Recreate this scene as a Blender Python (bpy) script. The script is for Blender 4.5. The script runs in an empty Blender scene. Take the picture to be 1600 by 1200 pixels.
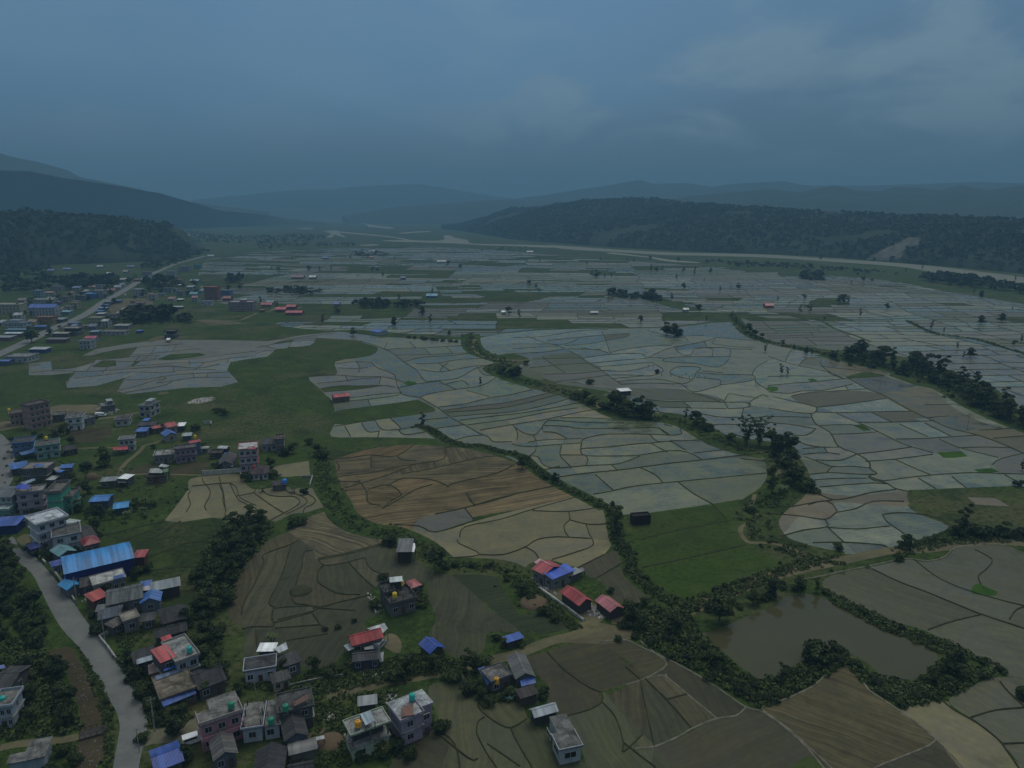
import bpy, math, random
import numpy as np
from mathutils import Vector, Matrix, noise as mnoise
from mathutils.geometry import delaunay_2d_cdt
random.seed(7)
RNG = np.random.default_rng(7)
SC = bpy.context.scene
COL = SC.collection
R = math.radians
# ------------------------------------------------------------------ camera
F, CX, CY, YH, H = 1142.0, 800.0, 600.0, 325.0, 110.0
PITCH = math.atan((CY - YH) / F)
SP, CP = math.sin(PITCH), math.cos(PITCH)
def ray(px, py):
 u, v = (px - CX) / F, (CY - py) / F
 return Vector((u, CP + v * SP, -SP + v * CP))
def P(px, py, z=0.0):
 """point of the horizontal plane at height z seen at photo pixel px, py"""
 d = ray(px, py)
 t = (z - H) / d.z
 return Vector((d.x * t, d.y * t, z))
def PD(px, py, dist):
 """point at horizontal distance dist in the direction of a photo pixel"""
 d = ray(px, py)
 t = dist / math.hypot(d.x, d.y)
 return Vector((d.x * t, d.y * t, H + d.z * t))
def T(x0, y0, s, pts):
 return [(x0 + x / s, y0 + y / s) for x, y in pts]
def Z1(p): return T(0, 700, 4.706, p)
def Z2(p): return T(0, 950, 4.706, p)
def Z3(p): return T(300, 950, 4.706, p)
def Z4(p): return T(600, 950, 4.706, p)
def Z5(p): return T(340, 720, 4.706, p)
def Z6(p): return T(680, 750, 4.706, p)
def Z7(p): return T(1000, 780, 2.6667, p)
def ZR(p): return T(0, 860, 6.154, p)
def ZA(p): return T(0, 500, 4, p)
def ZB(p): return T(400, 500, 4, p)
def ZC(p): return T(800, 500, 4, p)
def ZD(p): return T(1200, 500, 4, p)
def ZE(p): return T(1300, 520, 5.3333, p)
def ZP(p): return T(940, 880, 4.4444, p)
def YA(p): return T(0, 220, 4, p)
def YB(p): return T(400, 220, 4, p)
def YC(p): return T(800, 220, 4, p)
def YD(p): return T(1200, 220, 4, p)
cam_d = bpy.data.cameras.new('camera')
cam = bpy.data.objects.new('camera', cam_d)
COL.objects.link(cam)
cam.location = (0, 0, H)
cam.rotation_euler = (math.pi / 2 - PITCH, 0, 0)
cam_d.sensor_width = 36.0
cam_d.lens = F / 1600.0 * 36.0
cam_d.clip_start = 0.5
cam_d.clip_end = 60000
SC.camera = cam
# ------------------------------------------------------------------ materials
class NT:
 def __init__(s, name):
  s.m = bpy.data.materials.new(name)
  s.m.use_nodes = True
  s.t = s.m.node_tree
  s.n, s.l = s.t.nodes, s.t.links
  s.b = s.n['Principled BSDF']
 def node(s, typ, **kw):
  n = s.n.new(typ)
  for k, v in kw.items():
   setattr(n, k, v)
  return n
 def put(s, sock, v):
  if isinstance(v, bpy.types.NodeSocket):
   s.l.new(v, sock)
  elif isinstance(v, (tuple, list)) and len(v) == 3 and sock.type == 'RGBA':
   sock.default_value = (*v, 1)
  else:
   sock.default_value = v
 def math(s, op, a, b=0.0, c=None, clamp=False):
  n = s.node('ShaderNodeMath', operation=op, use_clamp=clamp)
  s.put(n.inputs[0], a); s.put(n.inputs[1], b)
  if c is not None: s.put(n.inputs[2], c)
  return n.outputs[0]
 def vmath(s, op, a, b):
  n = s.node('ShaderNodeVectorMath', operation=op)
  s.put(n.inputs[0], a); s.put(n.inputs[1], b)
  return n.outputs['Value'] if op == 'DOT_PRODUCT' else n.outputs[0]
 def mix(s, f, a, b, blend='MIX'):
  n = s.node('ShaderNodeMix', data_type='RGBA', blend_type=blend)
  s.put(n.inputs[0], f); s.put(n.inputs[6], a); s.put(n.inputs[7], b)
  return n.outputs[2]
 def noise(s, vec, scale, detail=3.0, rough=0.55, dist=0.0):
  n = s.node('ShaderNodeTexNoise')
  s.put(n.inputs['Vector'], vec)
  n.inputs['Scale'].default_value = scale
  n.inputs['Detail'].default_value = detail
  n.inputs['Roughness'].default_value = rough
  n.inputs['Distortion'].default_value = dist
  return n.outputs['Fac']
 def ramp(s, f, a, b, lo=0.0, hi=1.0):
  n = s.node('ShaderNodeMapRange')
  s.put(n.inputs[0], f)
  n.inputs[1].default_value = a; n.inputs[2].default_value = b
  n.inputs[3].default_value = lo; n.inputs[4].default_value = hi
  return n.outputs[0]
 def obj(s):
  return s.node('ShaderNodeTexCoord').outputs['Object']
 def pos(s):
  return s.node('ShaderNodeNewGeometry').outputs['Position']
 def scale(s, v, xyz):
  return s.vmath('MULTIPLY', v, xyz)
 def bump(s, h, strength, dist=0.1):
  n = s.node('ShaderNodeBump')
  n.inputs['Strength'].default_value = strength
  n.inputs['Distance'].default_value = dist
  s.put(n.inputs['Height'], h)
  s.l.new(n.outputs[0], s.b.inputs['Normal'])
 def out(s, col=None, rough=None, spec=None):
  if col is not None: s.put(s.b.inputs['Base Color'], col)
  if rough is not None: s.put(s.b.inputs['Roughness'], rough)
  if spec is not None: s.put(s.b.inputs['Specular IOR Level'], spec)
  return s.m
_mc = {}
def paint(c, rough=0.7):
 """weathered painted plaster"""
 c = tuple(x * .72 for x in c)
 k = ('paint', c, rough)
 if k in _mc: return _mc[k]
 t = NT('painted_plaster'); o = t.obj()
 n1 = t.noise(t.scale(o, (1, 1, .35)), 0.7, 5, .65)
 n2 = t.noise(t.scale(o, (3, 3, .25)), 1.6, 4, .6)
 col = t.mix(t.ramp(n1, .35, .72, 0, .7), tuple(x * .92 for x in c), tuple(x * .48 + .01 for x in c))
 col = t.mix(t.ramp(n2, .52, .72, 0, .7), col, tuple(x * .35 + .012 for x in c))
 _mc[k] = t.out(col, rough, .25)
 return _mc[k]
def concrete(c=(.17, .165, .155)):
 c = tuple(x * .75 for x in c)
 k = ('conc', c)
 if k in _mc: return _mc[k]
 t = NT('stained_concrete'); o = t.obj()
 n1 = t.noise(o, .45, 6, .7, .4); n2 = t.noise(o, 2.3, 5, .7)
 col = t.mix(t.ramp(n1, .36, .62), tuple(x * .36 for x in c), tuple(min(.8, x * 1.5) for x in c))
 col = t.mix(t.ramp(n2, .45, .7, 0, .7), col, tuple(x * .3 for x in c))
 _mc[k] = t.out(col, .85, .2)
 return _mc[k]
def metal(c, axis='x', rough=.42, rust=.25):
 """corrugated painted sheet: sheets of slightly different tone, ribs and some rust"""
 if max(c) < .7: c = tuple(x * .75 for x in c)
 k = ('metal', c, axis, rough, rust)
 if k in _mc: return _mc[k]
 t = NT('corrugated_sheet'); o = t.obj()
 sc = (1, .06, .06) if axis == 'x' else (.06, 1, .06)
 sheets = t.noise(t.scale(o, sc), 1.1, 2, .5)
 n = t.noise(o, .6, 5, .7)
 col = t.mix(t.ramp(sheets, .38, .62), tuple(x * .62 for x in c), tuple(min(.85, x * 1.18) for x in c))
 col = t.mix(t.ramp(t.noise(o, .25, 4, .6), .48, .66, 0, .35), col, tuple(x * .6 + .10 for x in c)); col = t.mix(t.ramp(n, .54, .70, 0, rust + .15), col, (.085, .06, .045))
 w = t.node('ShaderNodeTexWave', bands_direction=axis.upper())
 t.put(w.inputs['Vector'], o); w.inputs['Scale'].default_value = 1.3
 t.bump(w.outputs['Fac'], .5, .06)
 _mc[k] = t.out(col, rough, .4)
 return _mc[k]
def slate(c=(.045, .043, .045), axis='x'):
 c = tuple(x * .72 for x in c)
 k = ('slate', c, axis)
 if k in _mc: return _mc[k]
 t = NT('old_roof_sheets'); o = t.obj()
 sc = (1, .1, .1) if axis == 'x' else (.1, 1, .1)
 s1 = t.noise(t.scale(o, sc), 1.4, 3, .6); n = t.noise(o, .8, 6, .72)
 col = t.mix(t.ramp(s1, .35, .65), tuple(x * .6 for x in c), tuple(x * 1.5 for x in c))
 col = t.mix(t.ramp(n, .5, .75, 0, .55), col, tuple(x * 2.0 + .01 for x in c))
 t.bump(n, .4, .08)
 _mc[k] = t.out(col, .8, .25)
 return _mc[k]
def plain(c, rough=.5, spec=.4, name='coloured_plastic'):
 k = ('plain', c, rough, spec, name)
 if k in _mc: return _mc[k]
 t = NT(name); n = t.noise(t.obj(), 1.5, 3)
 _mc[k] = t.out(t.mix(t.ramp(n, .3, .7), tuple(x * .8 for x in c), c), rough, spec)
 return _mc[k]
def glass():
 k = 'glass'
 if k in _mc: return _mc[k]
 t = NT('dark_window_glass')
 n = t.noise(t.pos(), .35, 1)
 _mc[k] = t.out(t.mix(t.ramp(n, .4, .6), (.010, .011, .014), (.03, .033, .04)), .12, .5)
 return _mc[k]
# ------------------------------------------------------------------ mesh helpers
class MB:
 def __init__(s): s.v, s.f = [], []
 def poly(s, pts):
  k = len(s.v); s.v += [tuple(p) for p in pts]; s.f.append(tuple(range(k, k + len(pts))))
 def box(s, x0, x1, y0, y1, z0, z1):
  k = len(s.v)
  s.v += [(x0, y0, z0), (x1, y0, z0), (x1, y1, z0), (x0, y1, z0), (x0, y0, z1), (x1, y0, z1), (x1, y1, z1), (x0, y1, z1)]
  s.f += [tuple(k + i for i in q) for q in ((0, 3, 2, 1), (4, 5, 6, 7), (0, 1, 5, 4), (1, 2, 6, 5), (2, 3, 7, 6), (3, 0, 4, 7))]
  return s
 def slab(s, top, th):
  """closed plate: top outline (counter-clockwise), thickness th downwards"""
  k, n = len(s.v), len(top)
  s.v += [tuple(p) for p in top] + [(p[0], p[1], p[2] - th) for p in top]
  s.f.append(tuple(range(k, k + n)))
  s.f.append(tuple(range(k + 2 * n - 1, k + n - 1, -1)))
  for i in range(n):
   j = (i + 1) % n
   s.f.append((k + i, k + n + i, k + n + j, k + j))
  return s
 def lathe(s, prof, seg=14, c=(0, 0, 0)):
  k = len(s.v)
  for r, z in prof:
   for i in range(seg):
    a = 2 * math.pi * i / seg
    s.v.append((c[0] + r * math.cos(a), c[1] + r * math.sin(a), c[2] + z))
  for j in range(len(prof) - 1):
   for i in range(seg):
    a, b = k + j * seg + i, k + j * seg + (i + 1) % seg
    s.f.append((a, b, b + seg, a + seg))
  s.f.append(tuple(k + i for i in range(seg - 1, -1, -1)))
  s.f.append(tuple(k + (len(prof) - 1) * seg + i for i in range(seg)))
  return s
 def tube(s, pts, rad, seg=6):
  rs = rad if isinstance(rad, (list, tuple)) else [rad] * len(pts)
  k = len(s.v); pts = [Vector(p) for p in pts]
  for i, p in enumerate(pts):
   d = (pts[min(i + 1, len(pts) - 1)] - pts[max(i - 1, 0)]).normalized()
   a = d.orthogonal().normalized() if abs(d.z) < .9 else Vector((1, 0, 0))
   a = (a - d * a.dot(d)).normalized(); b = d.cross(a)
   for q in range(seg):
    an = 2 * math.pi * q / seg
    s.v.append(tuple(p + (a * math.cos(an) + b * math.sin(an)) * rs[i]))
  for j in range(len(pts) - 1):
   for q in range(seg):
    a, b = k + j * seg + q, k + j * seg + (q + 1) % seg
    s.f.append((a, b, b + seg, a + seg))
  s.f.append(tuple(k + i for i in range(seg - 1, -1, -1)))
  s.f.append(tuple(k + (len(pts) - 1) * seg + i for i in range(seg)))
  return s
 def mesh(s, name, mat, smooth=False):
  me = bpy.data.meshes.new(name)
  me.from_pydata(s.v, [], s.f)
  if mat: me.materials.append(mat)
  if smooth: me.polygons.foreach_set('use_smooth', [True] * len(me.polygons))
  me.update()
  return me
 def build(s, name, mat, parent=None, smooth=False, loc=None):
  return link(name, s.mesh(name, mat, smooth), parent, loc)
def link(name, me, parent=None, loc=None, rz=0.0, scale=None):
 o = bpy.data.objects.new(name, me)
 COL.objects.link(o)
 if parent: o.parent = parent
 if loc is not None: o.location = loc
 o.rotation_euler = (0, 0, rz)
 if scale is not None: o.scale = scale if not isinstance(scale, (int, float)) else (scale,) * 3
 return o
_labels = {}
def tag(o, label, cat, group=None):
 o['label'] = label; o['category'] = cat
 if group: o['group'] = group
 _labels.setdefault(label, []).append((o.name, group))
 return o
def thing(name, label, cat, loc, rz=0.0, group=None):
 return tag(link(name, None, None, loc, rz), label, cat, group)
def structure(o): o['kind'] = 'structure'; return o
def stuff(o): o['kind'] = 'stuff'; return o
def np_mesh(name, verts, faces, mat, cols=None, smooth=False):
 """verts (N,3), quads (M,4); cols: dict name -> (M,4) face colours spread to corners"""
 me = bpy.data.meshes.new(name)
 n, m, k = len(verts), len(faces), faces.shape[1]
 me.vertices.add(n); me.vertices.foreach_set('co', np.asarray(verts, np.float32).ravel())
 me.loops.add(m * k); me.loops.foreach_set('vertex_index', faces.astype(np.int32).ravel())
 me.polygons.add(m); me.polygons.foreach_set('loop_start', np.arange(0, m * k, k, dtype=np.int32))
 if smooth: me.polygons.foreach_set('use_smooth', np.ones(m, bool))
 me.update(calc_edges=True)
 if cols:
  for cn, c in cols.items():
   at = me.attributes.new(cn, 'FLOAT_COLOR', 'CORNER')
   at.data.foreach_set('color', np.repeat(np.asarray(c, np.float32), k, axis=0).ravel())
 me.materials.append(mat)
 return me
# ------------------------------------------------------------------ sky, sun
SUN_EL, SUN_AZ = R(62), R(25)      # azimuth from +Y (into the picture) towards +X
w = bpy.data.worlds.new('World'); SC.world = w; w.use_nodes = True
wt = w.node_tree; wn, wl = wt.nodes, wt.links
bg = wn['Background']
sky = wn.new('ShaderNodeTexSky'); sky.sky_type = 'NISHITA'; sky.sun_disc = False
sky.sun_elevation = SUN_EL; sky.sun_rotation = SUN_AZ
sky.air_density = 1.5; sky.dust_density = 3.0
tc = wn.new('ShaderNodeTexCoord')
def wnode(t, **k):
 n = wn.new(t)
 for a, b in k.items(): setattr(n, a, b)
 return n
def wput(s, v):
 if isinstance(v, bpy.types.NodeSocket): wl.new(v, s)
 else: s.default_value = v
def wmath(op, a, b=0.0, clamp=False):
 n = wnode('ShaderNodeMath', operation=op, use_clamp=clamp); wput(n.inputs[0], a); wput(n.inputs[1], b); return n.outputs[0]
def wmix(f, a, b, blend='MIX'):
 n = wnode('ShaderNodeMix', data_type='RGBA', blend_type=blend); wput(n.inputs[0], f)
 wput(n.inputs[6], a if not isinstance(a, tuple) else (*a, 1)); wput(n.inputs[7], b if not isinstance(b, tuple) else (*b, 1)); return n.outputs[2]
def wramp(f, a, b, lo=0., hi=1.):
 n = wnode('ShaderNodeMapRange', interpolation_type='SMOOTHSTEP'); wput(n.inputs[0], f)
 for i, v in enumerate((a, b, lo, hi)): n.inputs[i + 1].default_value = v
 return n.outputs[0]
sep = wnode('ShaderNodeSeparateXYZ'); wl.new(tc.outputs['Generated'], sep.inputs[0])
el = sep.outputs[2]
# project the direction on a cloud deck so that clouds shrink towards the horizon
inv = wmath('DIVIDE', 1.0, wmath('ADD', wmath('MAXIMUM', el, 0.0), 0.34))
comb = wnode('ShaderNodeCombineXYZ')
wl.new(wmath('MULTIPLY', sep.outputs[0], inv), comb.inputs[0]); wl.new(wmath('MULTIPLY', sep.outputs[1], inv), comb.inputs[1])
def wnoise(scale, detail, rough, off, dist=0.0, stretch=(1, 1, 1)):
 mp = wnode('ShaderNodeMapping'); wl.new(comb.outputs[0], mp.inputs[0]); mp.inputs['Location'].default_value = off
 mp.inputs['Scale'].default_value = stretch
 n = wnode('ShaderNodeTexNoise'); wl.new(mp.outputs[0], n.inputs['Vector'])
 n.inputs['Scale'].default_value = scale; n.inputs['Detail'].default_value = detail; n.inputs['Roughness'].default_value = rough
 n.inputs['Distortion'].default_value = dist
 return n.outputs['Fac']
SKY_LOW, SKY_MID, SKY_TOP = (.085, .165, .250), (.112, .245, .420), (.66, .72, .72)
base = wmix(wramp(el, 0.0, 0.16), SKY_LOW, SKY_MID)
base = wmix(wramp(el, 0.30, 0.75), base, SKY_TOP)
big = wnoise(1.5, 5, .5, (3.1, 1.3, 0), .3)                 # broad grey-blue masses
side = wramp(sep.outputs[0], .0, .45)                      # heavier rain cloud to the right
dark = wmath('MULTIPLY', wmath('ADD', wmath('MULTIPLY', wramp(big, .42, .62), .22), wmath('MULTIPLY', side, .75)), wramp(el, .42, .08))
base = wmix(wmath('MULTIPLY', dark, .64, True), base, (.044, .100, .165))
puff = wnoise(2.3, 7, .58, (0.35, 7.2, 0), .35)
pm = wmath('MULTIPLY', wmath('MULTIPLY', wramp(puff, .44, .64), wmath('ADD', wmath('MULTIPLY', wramp(sep.outputs[0], -.25, .22), .75), .25)), wmath('MULTIPLY', wramp(el, .02, .10), wramp(el, .5, .25)))
base = wmix(wmath('MULTIPLY', pm, .62), base, (.215, .325, .405))
wl.new(wmix(.86, sky.outputs[0], base), bg.inputs[0]) if False else None
nish = wmix(1.0, sky.outputs[0], (.08, .08, .08), 'MULTIPLY')
fin = wmix(.9, nish, base)
wl.new(fin, bg.inputs[0]); bg.inputs[1].default_value = 1.0
SUN_DIR = Vector((math.sin(SUN_AZ) * math.cos(SUN_EL), math.cos(SUN_AZ) * math.cos(SUN_EL), math.sin(SUN_EL)))
sl = bpy.data.lights.new('sun', 'SUN'); sl.energy = 1.4; sl.angle = R(35); sl.color = (1, .97, .88)
so = link('sun', sl); so.rotation_euler = (-SUN_DIR).to_track_quat('-Z', 'Y').to_euler()
SC.view_settings.view_transform = 'Standard'; SC.view_settings.look = 'None'
SC.view_settings.exposure = 0.0; SC.view_settings.gamma = 1.0
SC.cycles.use_denoising = True
SC.cycles.max_bounces = 6; SC.cycles.volume_bounces = 1; SC.cycles.diffuse_bounces = 3
SC.cycles.transparent_max_bounces = 8
# ================================================================== THE GROUND
# field blocks (later ones win), bunds between the cells, lanes; traced on the flat valley floor
def cr(pts, closed=False, n=3):
 """Catmull-Rom smoothing"""
 m = len(pts)
 if m < 3: return list(pts)
 out = []
 rng = range(m) if closed else range(m - 1)
 for i in rng:
  p0 = pts[(i - 1) % m] if closed or i > 0 else pts[0]
  p1, p2 = pts[i], pts[(i + 1) % m]
  p3 = pts[(i + 2) % m] if closed or i + 2 < m else pts[-1]
  for k in range(n):
   t = k / n
   out.append(tuple(.5 * (2 * p1[a] + (p2[a] - p0[a]) * t + (2 * p0[a] - 5 * p1[a] + 4 * p2[a] - p3[a]) * t * t + (3 * p1[a] - p0[a] - 3 * p2[a] + p3[a]) * t ** 3) for a in (0, 1)))
 if not closed: out.append(tuple(pts[-1]))
 return out
def G(pts): return [tuple(P(x, y)[:2]) for x, y in pts]
BLOCKS = []      # (type, ground polygon)
LINES = []       # (ground polyline, bund width or 0, bund material key)
def block(typ, px, smooth=True, bund=0.0, mat='grass'):
 g = G(px)
 if smooth: g = cr(g, True)
 BLOCKS.append((typ, np.array(g)))
 LINES.append((g + [g[0]], bund, mat))
def bund(px, wd=.9, mat='grass', smooth=True):
 g = G(px)
 g = cr(g) if smooth else g
 LINES.append((g, wd, mat))
 for a, b in ((g[1], g[0]), (g[-2], g[-1])):      # invisible prolongation closes the cell
  q = math.dist(a, b) or 1; e = .032 * math.hypot(*b); LINES.append(([b, (b[0] + (b[0] - a[0]) / q * e, b[1] + (b[1] - a[1]) / q * e)], 0, None))
def bunds(z, rows, wd=.9, mat='grass'):
 for r in rows: bund(z(r), wd, mat)
def offset(g, wl, wr=None):
 """closed outline of a ribbon round a ground polyline"""
 wr = wl if wr is None else wr
 L, Rr = [], []
 for i, p in enumerate(g):
  a, b = g[max(i - 1, 0)], g[min(i + 1, len(g) - 1)]
  dx, dy = b[0] - a[0], b[1] - a[1]; q = math.hypot(dx, dy) or 1
  nx, ny = -dy / q, dx / q
  f = (wl[i] if isinstance(wl, list) else wl); h = (wr[i] if isinstance(wr, list) else wr)
  L.append((p[0] + nx * f, p[1] + ny * f)); Rr.append((p[0] - nx * h, p[1] - ny * h))
 return L + Rr[::-1]
def ribbon(typ, px, wd, smooth=True):
 g = G(px)
 if smooth: g = cr(g)
 o = offset(g, wd / 2)
 BLOCKS.append((typ, np.array(o))); LINES.append((o + [o[0]], 0, None))
 return g
FARMIX = 'farmix'
# --- far plain, subdivided by rule
far_plain = [(310, 425), (340, 400), (440, 392), (620, 385), (735, 388), (860, 398), (1000, 409), (1100, 415), (1200, 424), (1330, 433), (1400, 440), (1460, 452), (1600, 475), (1800, 505),
             (1800, 700), (1625, 665), (1560, 610), (1470, 575), (1400, 555), (1310, 548), (1200, 533), (1165, 518), (1140, 500), (1050, 510), (1000, 512), (840, 514), (745, 526), (620, 520), (560, 515), (500, 516), (430, 506), (470, 492), (400, 472), (330, 470)]
block(FARMIX, far_plain)
# --- river flats and riverbed
block('flats', [(420, 352), (480, 344), (560, 343), (680, 350), (760, 372), (880, 382), (1000, 391), (1100, 396), (1100, 414), (1000, 408), (860, 397), (735, 387), (620, 384), (500, 382), (430, 372)])
block('sand', [(860, 383), (950, 389), (1050, 394.5), (1130, 396), (1200, 398), (1280, 403), (1360, 408), (1450, 415), (1520, 423), (1600, 433), (1720, 450), (1720, 478), (1600, 453), (1550, 444.5), (1500, 433), (1450, 424), (1400, 416), (1300, 409), (1200, 402.5), (1100, 399.5), (1030, 398), (950, 393), (880, 389)])
block('sand', YB([(1110, 625), (1180, 615), (1170, 595), (1210, 590), (1240, 605), (1320, 620), (1340, 640), (1440, 645), (1620, 648), (1840, 655), (1840, 668), (1600, 658), (1400, 652), (1300, 645), (1200, 640), (1000, 634), (820, 628), (800, 622), (960, 620)]))
block('sand', YB([(420, 565), (500, 560), (520, 566), (620, 575), (760, 588), (860, 600), (960, 618), (940, 622), (860, 606), (720, 592), (580, 580), (520, 578), (560, 600), (540, 602), (490, 585), (480, 600), (440, 603), (470, 580)]))
block('sand', YB([(370, 492), (500, 500), (560, 508), (640, 512), (700, 520), (740, 528), (800, 535), (860, 545), (840, 550), (740, 540), (700, 538), (690, 524), (600, 514), (480, 503)]))
block('sand', YB([(900, 575), (1010, 566), (1080, 565), (1090, 570), (1000, 574), (920, 580)]))
block('sand', YB([(640, 655), (700, 648), (760, 648), (760, 653), (690, 656)]))
block('sand', YB([(250, 546), (320, 543), (360, 546), (330, 553), (280, 552)]))
block('sand', YC([(640, 700), (900, 730), (1000, 745), (1160, 758), (1150, 763), (960, 752), (840, 728), (600, 704)]))
block('meadow', YD([(540, 775), (720, 780), (900, 800), (1000, 820), (960, 850), (800, 835), (600, 810), (300, 790), (0, 770), (0, 745), (300, 760)]))
# --- west paddies, ploughed purple-grey
block('purple', [(45, 568), (75, 565), (120, 560), (150, 545), (200, 537), (250, 531), (330, 531), (420, 533), (470, 524), (530, 518), (590, 526), (600, 534), (560, 537), (500, 541), (432, 545), (418, 557), (380, 562), (360, 566), (355, 578), (372, 597), (345, 604), (290, 606), (200, 616), (183, 611), (196, 590), (150, 603), (105, 606), (103, 598), (118, 582), (80, 586), (45, 586)], smooth=False)
block('meadow', ZA([(580, 290), (640, 255), (720, 255), (725, 285), (640, 295)]), smooth=False, bund=.8)
block('meadow', ZA([(980, 245), (1060, 215), (1250, 205), (1290, 220), (1200, 235), (1060, 250)]), smooth=False)
# --- centre block A
block('floodA', [(483, 590), (530, 586), (524, 565), (578, 556), (590, 543), (565, 534), (600, 527), (660, 530), (735, 532), (737, 548), (755, 558), (790, 567), (778, 580), (800, 592), (840, 602), (900, 627), (960, 655), (1020, 658), (1075, 664), (1130, 692), (1160, 703), (1202, 703), (1212, 716), (1196, 733), (1205, 752), (1190, 782), (1160, 786), (1000, 803), (955, 800), (925, 785), (880, 755), (830, 735), (795, 715), (740, 697), (700, 687), (640, 684), (570, 683), (518, 682), (522, 664), (523, 645), (518, 625), (500, 607)])
block('meadow', ZB([(480, 575), (700, 540), (900, 515), (1000, 500), (1040, 512), (1125, 565), (1000, 592), (850, 612), (700, 632), (480, 652)]))
block('purple', ZB([(330, 357), (500, 342), (500, 280), (600, 262), (720, 262), (830, 325), (870, 355), (900, 450), (760, 468), (600, 488), (470, 490), (400, 430)]))
block('bright', ZB([(920, 395), (950, 378), (1000, 388), (1005, 400), (960, 412)]), smooth=False)
block('bright', ZB([(1000, 775), (1030, 765), (1070, 770), (1060, 785), (1020, 790)]))
# --- block B near
block('floodB', [(830, 563), (800, 552), (768, 556), (745, 545), (740, 530), (840, 516), (1000, 513), (1050, 512), (1140, 503), (1165, 520), (1200, 536), (1280, 551), (1310, 560), (1360, 575), (1420, 585), (1480, 605), (1560, 650), (1640, 678), (1700, 690), (1700, 775), (1600, 764), (1430, 766), (1425, 772), (1418, 790), (1440, 805), (1482, 822), (1460, 838), (1420, 852), (1390, 862), (1340, 866), (1290, 862), (1240, 848), (1205, 830), (1192, 812), (1200, 795), (1200, 782), (1245, 768), (1268, 755), (1250, 735), (1236, 715), (1232, 695), (1180, 687), (1130, 678), (1090, 655), (1050, 645), (1020, 645), (990, 628), (960, 615), (905, 598), (850, 583), (810, 572)])
block('tan', [(1190, 812), (1200, 793), (1204, 783), (1260, 768), (1330, 775), (1425, 768), (1418, 790), (1380, 790), (1305, 785), (1308, 802), (1290, 812), (1250, 806), (1220, 836)])
block('mudgrey', ZC([(270, 395), (470, 425), (560, 440), (640, 450), (560, 470), (700, 480), (800, 480), (870, 505), (960, 500), (1320, 510), (1240, 470), (1120, 450), (1050, 430), (800, 425), (560, 420), (380, 390)]))
block('purplish', ZC([(190, 340), (560, 320), (660, 385), (1060, 405), (1040, 425), (560, 415), (440, 385), (270, 385)]))
block('riceling', ZC([(40, 300), (130, 270), (130, 235), (380, 205), (470, 255), (560, 315), (300, 330), (190, 350), (200, 375), (120, 365), (60, 340)]))
for q in ([(1045, 818), (1205, 818), (1250, 852), (1160, 862), (1095, 860)], [(530, 657), (590, 652), (640, 685), (600, 693)], [(0, 415), (60, 418), (65, 440), (20, 450), (-10, 430)], [(245, 370), (280, 365), (310, 378), (270, 388)]):
 block('bright', ZD(q), smooth=False)
block('bright', ZD([(1285, 935), (1400, 925), (1450, 950), (1330, 957)]), smooth=False)
block('meadow', ZD([(740, 340), (830, 332), (1000, 360), (1080, 410), (1060, 430), (930, 410), (860, 385)]))
block('clearwater', ZD([(510, 372), (620, 362), (740, 352), (800, 372), (870, 395), (930, 412), (860, 432), (720, 465), (620, 430)]), smooth=False)
block('mudwater', ZD([(720, 465), (940, 420), (1040, 440), (1100, 500), (1180, 560), (1260, 600), (1400, 660), (1600, 700), (1700, 720), (1700, 760), (1590, 830), (1450, 770), (1250, 705), (1050, 635), (900, 575)]))
block('mudwater', ZD([(330, 250), (450, 262), (600, 285), (760, 320), (730, 350), (600, 325), (450, 360), (370, 325)]))
block('mudgrey', ZD([(140, 480), (250, 455), (480, 440), (680, 455), (740, 488), (500, 525), (300, 545)]))
for q in ([(390, 715), (680, 700), (890, 790), (720, 820), (550, 838), (440, 790)], [(820, 745), (1070, 742), (1200, 800), (1200, 820), (1030, 828)], [(1070, 740), (1310, 720), (1590, 830), (1450, 862), (1200, 800)], [(1410, 905), (1450, 872), (1590, 838), (1700, 850), (1700, 965), (1450, 962)]):
 block('purplish', ZD(q), smooth=False)
# --- far right beyond the grove stays in the far plain; nearer fields
block('tanfield', [(298, 748), (340, 742), (375, 741), (384, 756), (400, 765), (440, 760), (462, 763), (493, 763), (508, 770), (518, 783), (519, 790), (500, 794), (478, 801), (455, 803), (430, 815), (408, 806), (388, 813), (364, 814), (340, 815), (262, 817), (270, 798), (285, 778), (294, 763)])
block('tanfield', ZB([(110, 920), (200, 900), (340, 880), (358, 890), (350, 930), (350, 975), (260, 975), (180, 980), (110, 965)]))
block('ridged', Z5([(520, 525), (600, 452), (700, 402), (800, 372), (890, 360), (915, 390), (930, 450), (980, 515), (1050, 545), (1200, 550), (1278, 562), (1270, 592), (1130, 632), (940, 682), (740, 720), (710, 682), (690, 655), (640, 602), (580, 560)]))
block('mudfield', Z5([(520, 527), (580, 562), (640, 604), (690, 657), (740, 722), (940, 684), (1130, 634), (1272, 594), (1310, 680), (1400, 735), (1560, 750), (1600, 800), (1540, 880), (1450, 900), (1260, 862), (1160, 930), (1120, 980), (1200, 1090), (1180, 1130), (1080, 1180), (1110, 1290), (1010, 1370), (920, 1410), (800, 1520), (480, 1500), (200, 1420), (200, 1230), (110, 1180), (70, 1100), (130, 900), (230, 750), (330, 622), (420, 562)]))
block('stubble', [(512, 745), (518, 722), (560, 706), (600, 698), (640, 695), (700, 698), (745, 704), (800, 721), (850, 748), (902, 774), (830, 792), (740, 808), (640, 829), (600, 829), (570, 819), (555, 800), (543, 780), (516, 762)])
block('purplish', Z6([(0, 250), (120, 232), (220, 215), (255, 250), (280, 290), (200, 320), (0, 385), (-100, 410), (-170, 400), (-130, 300)]))
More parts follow.
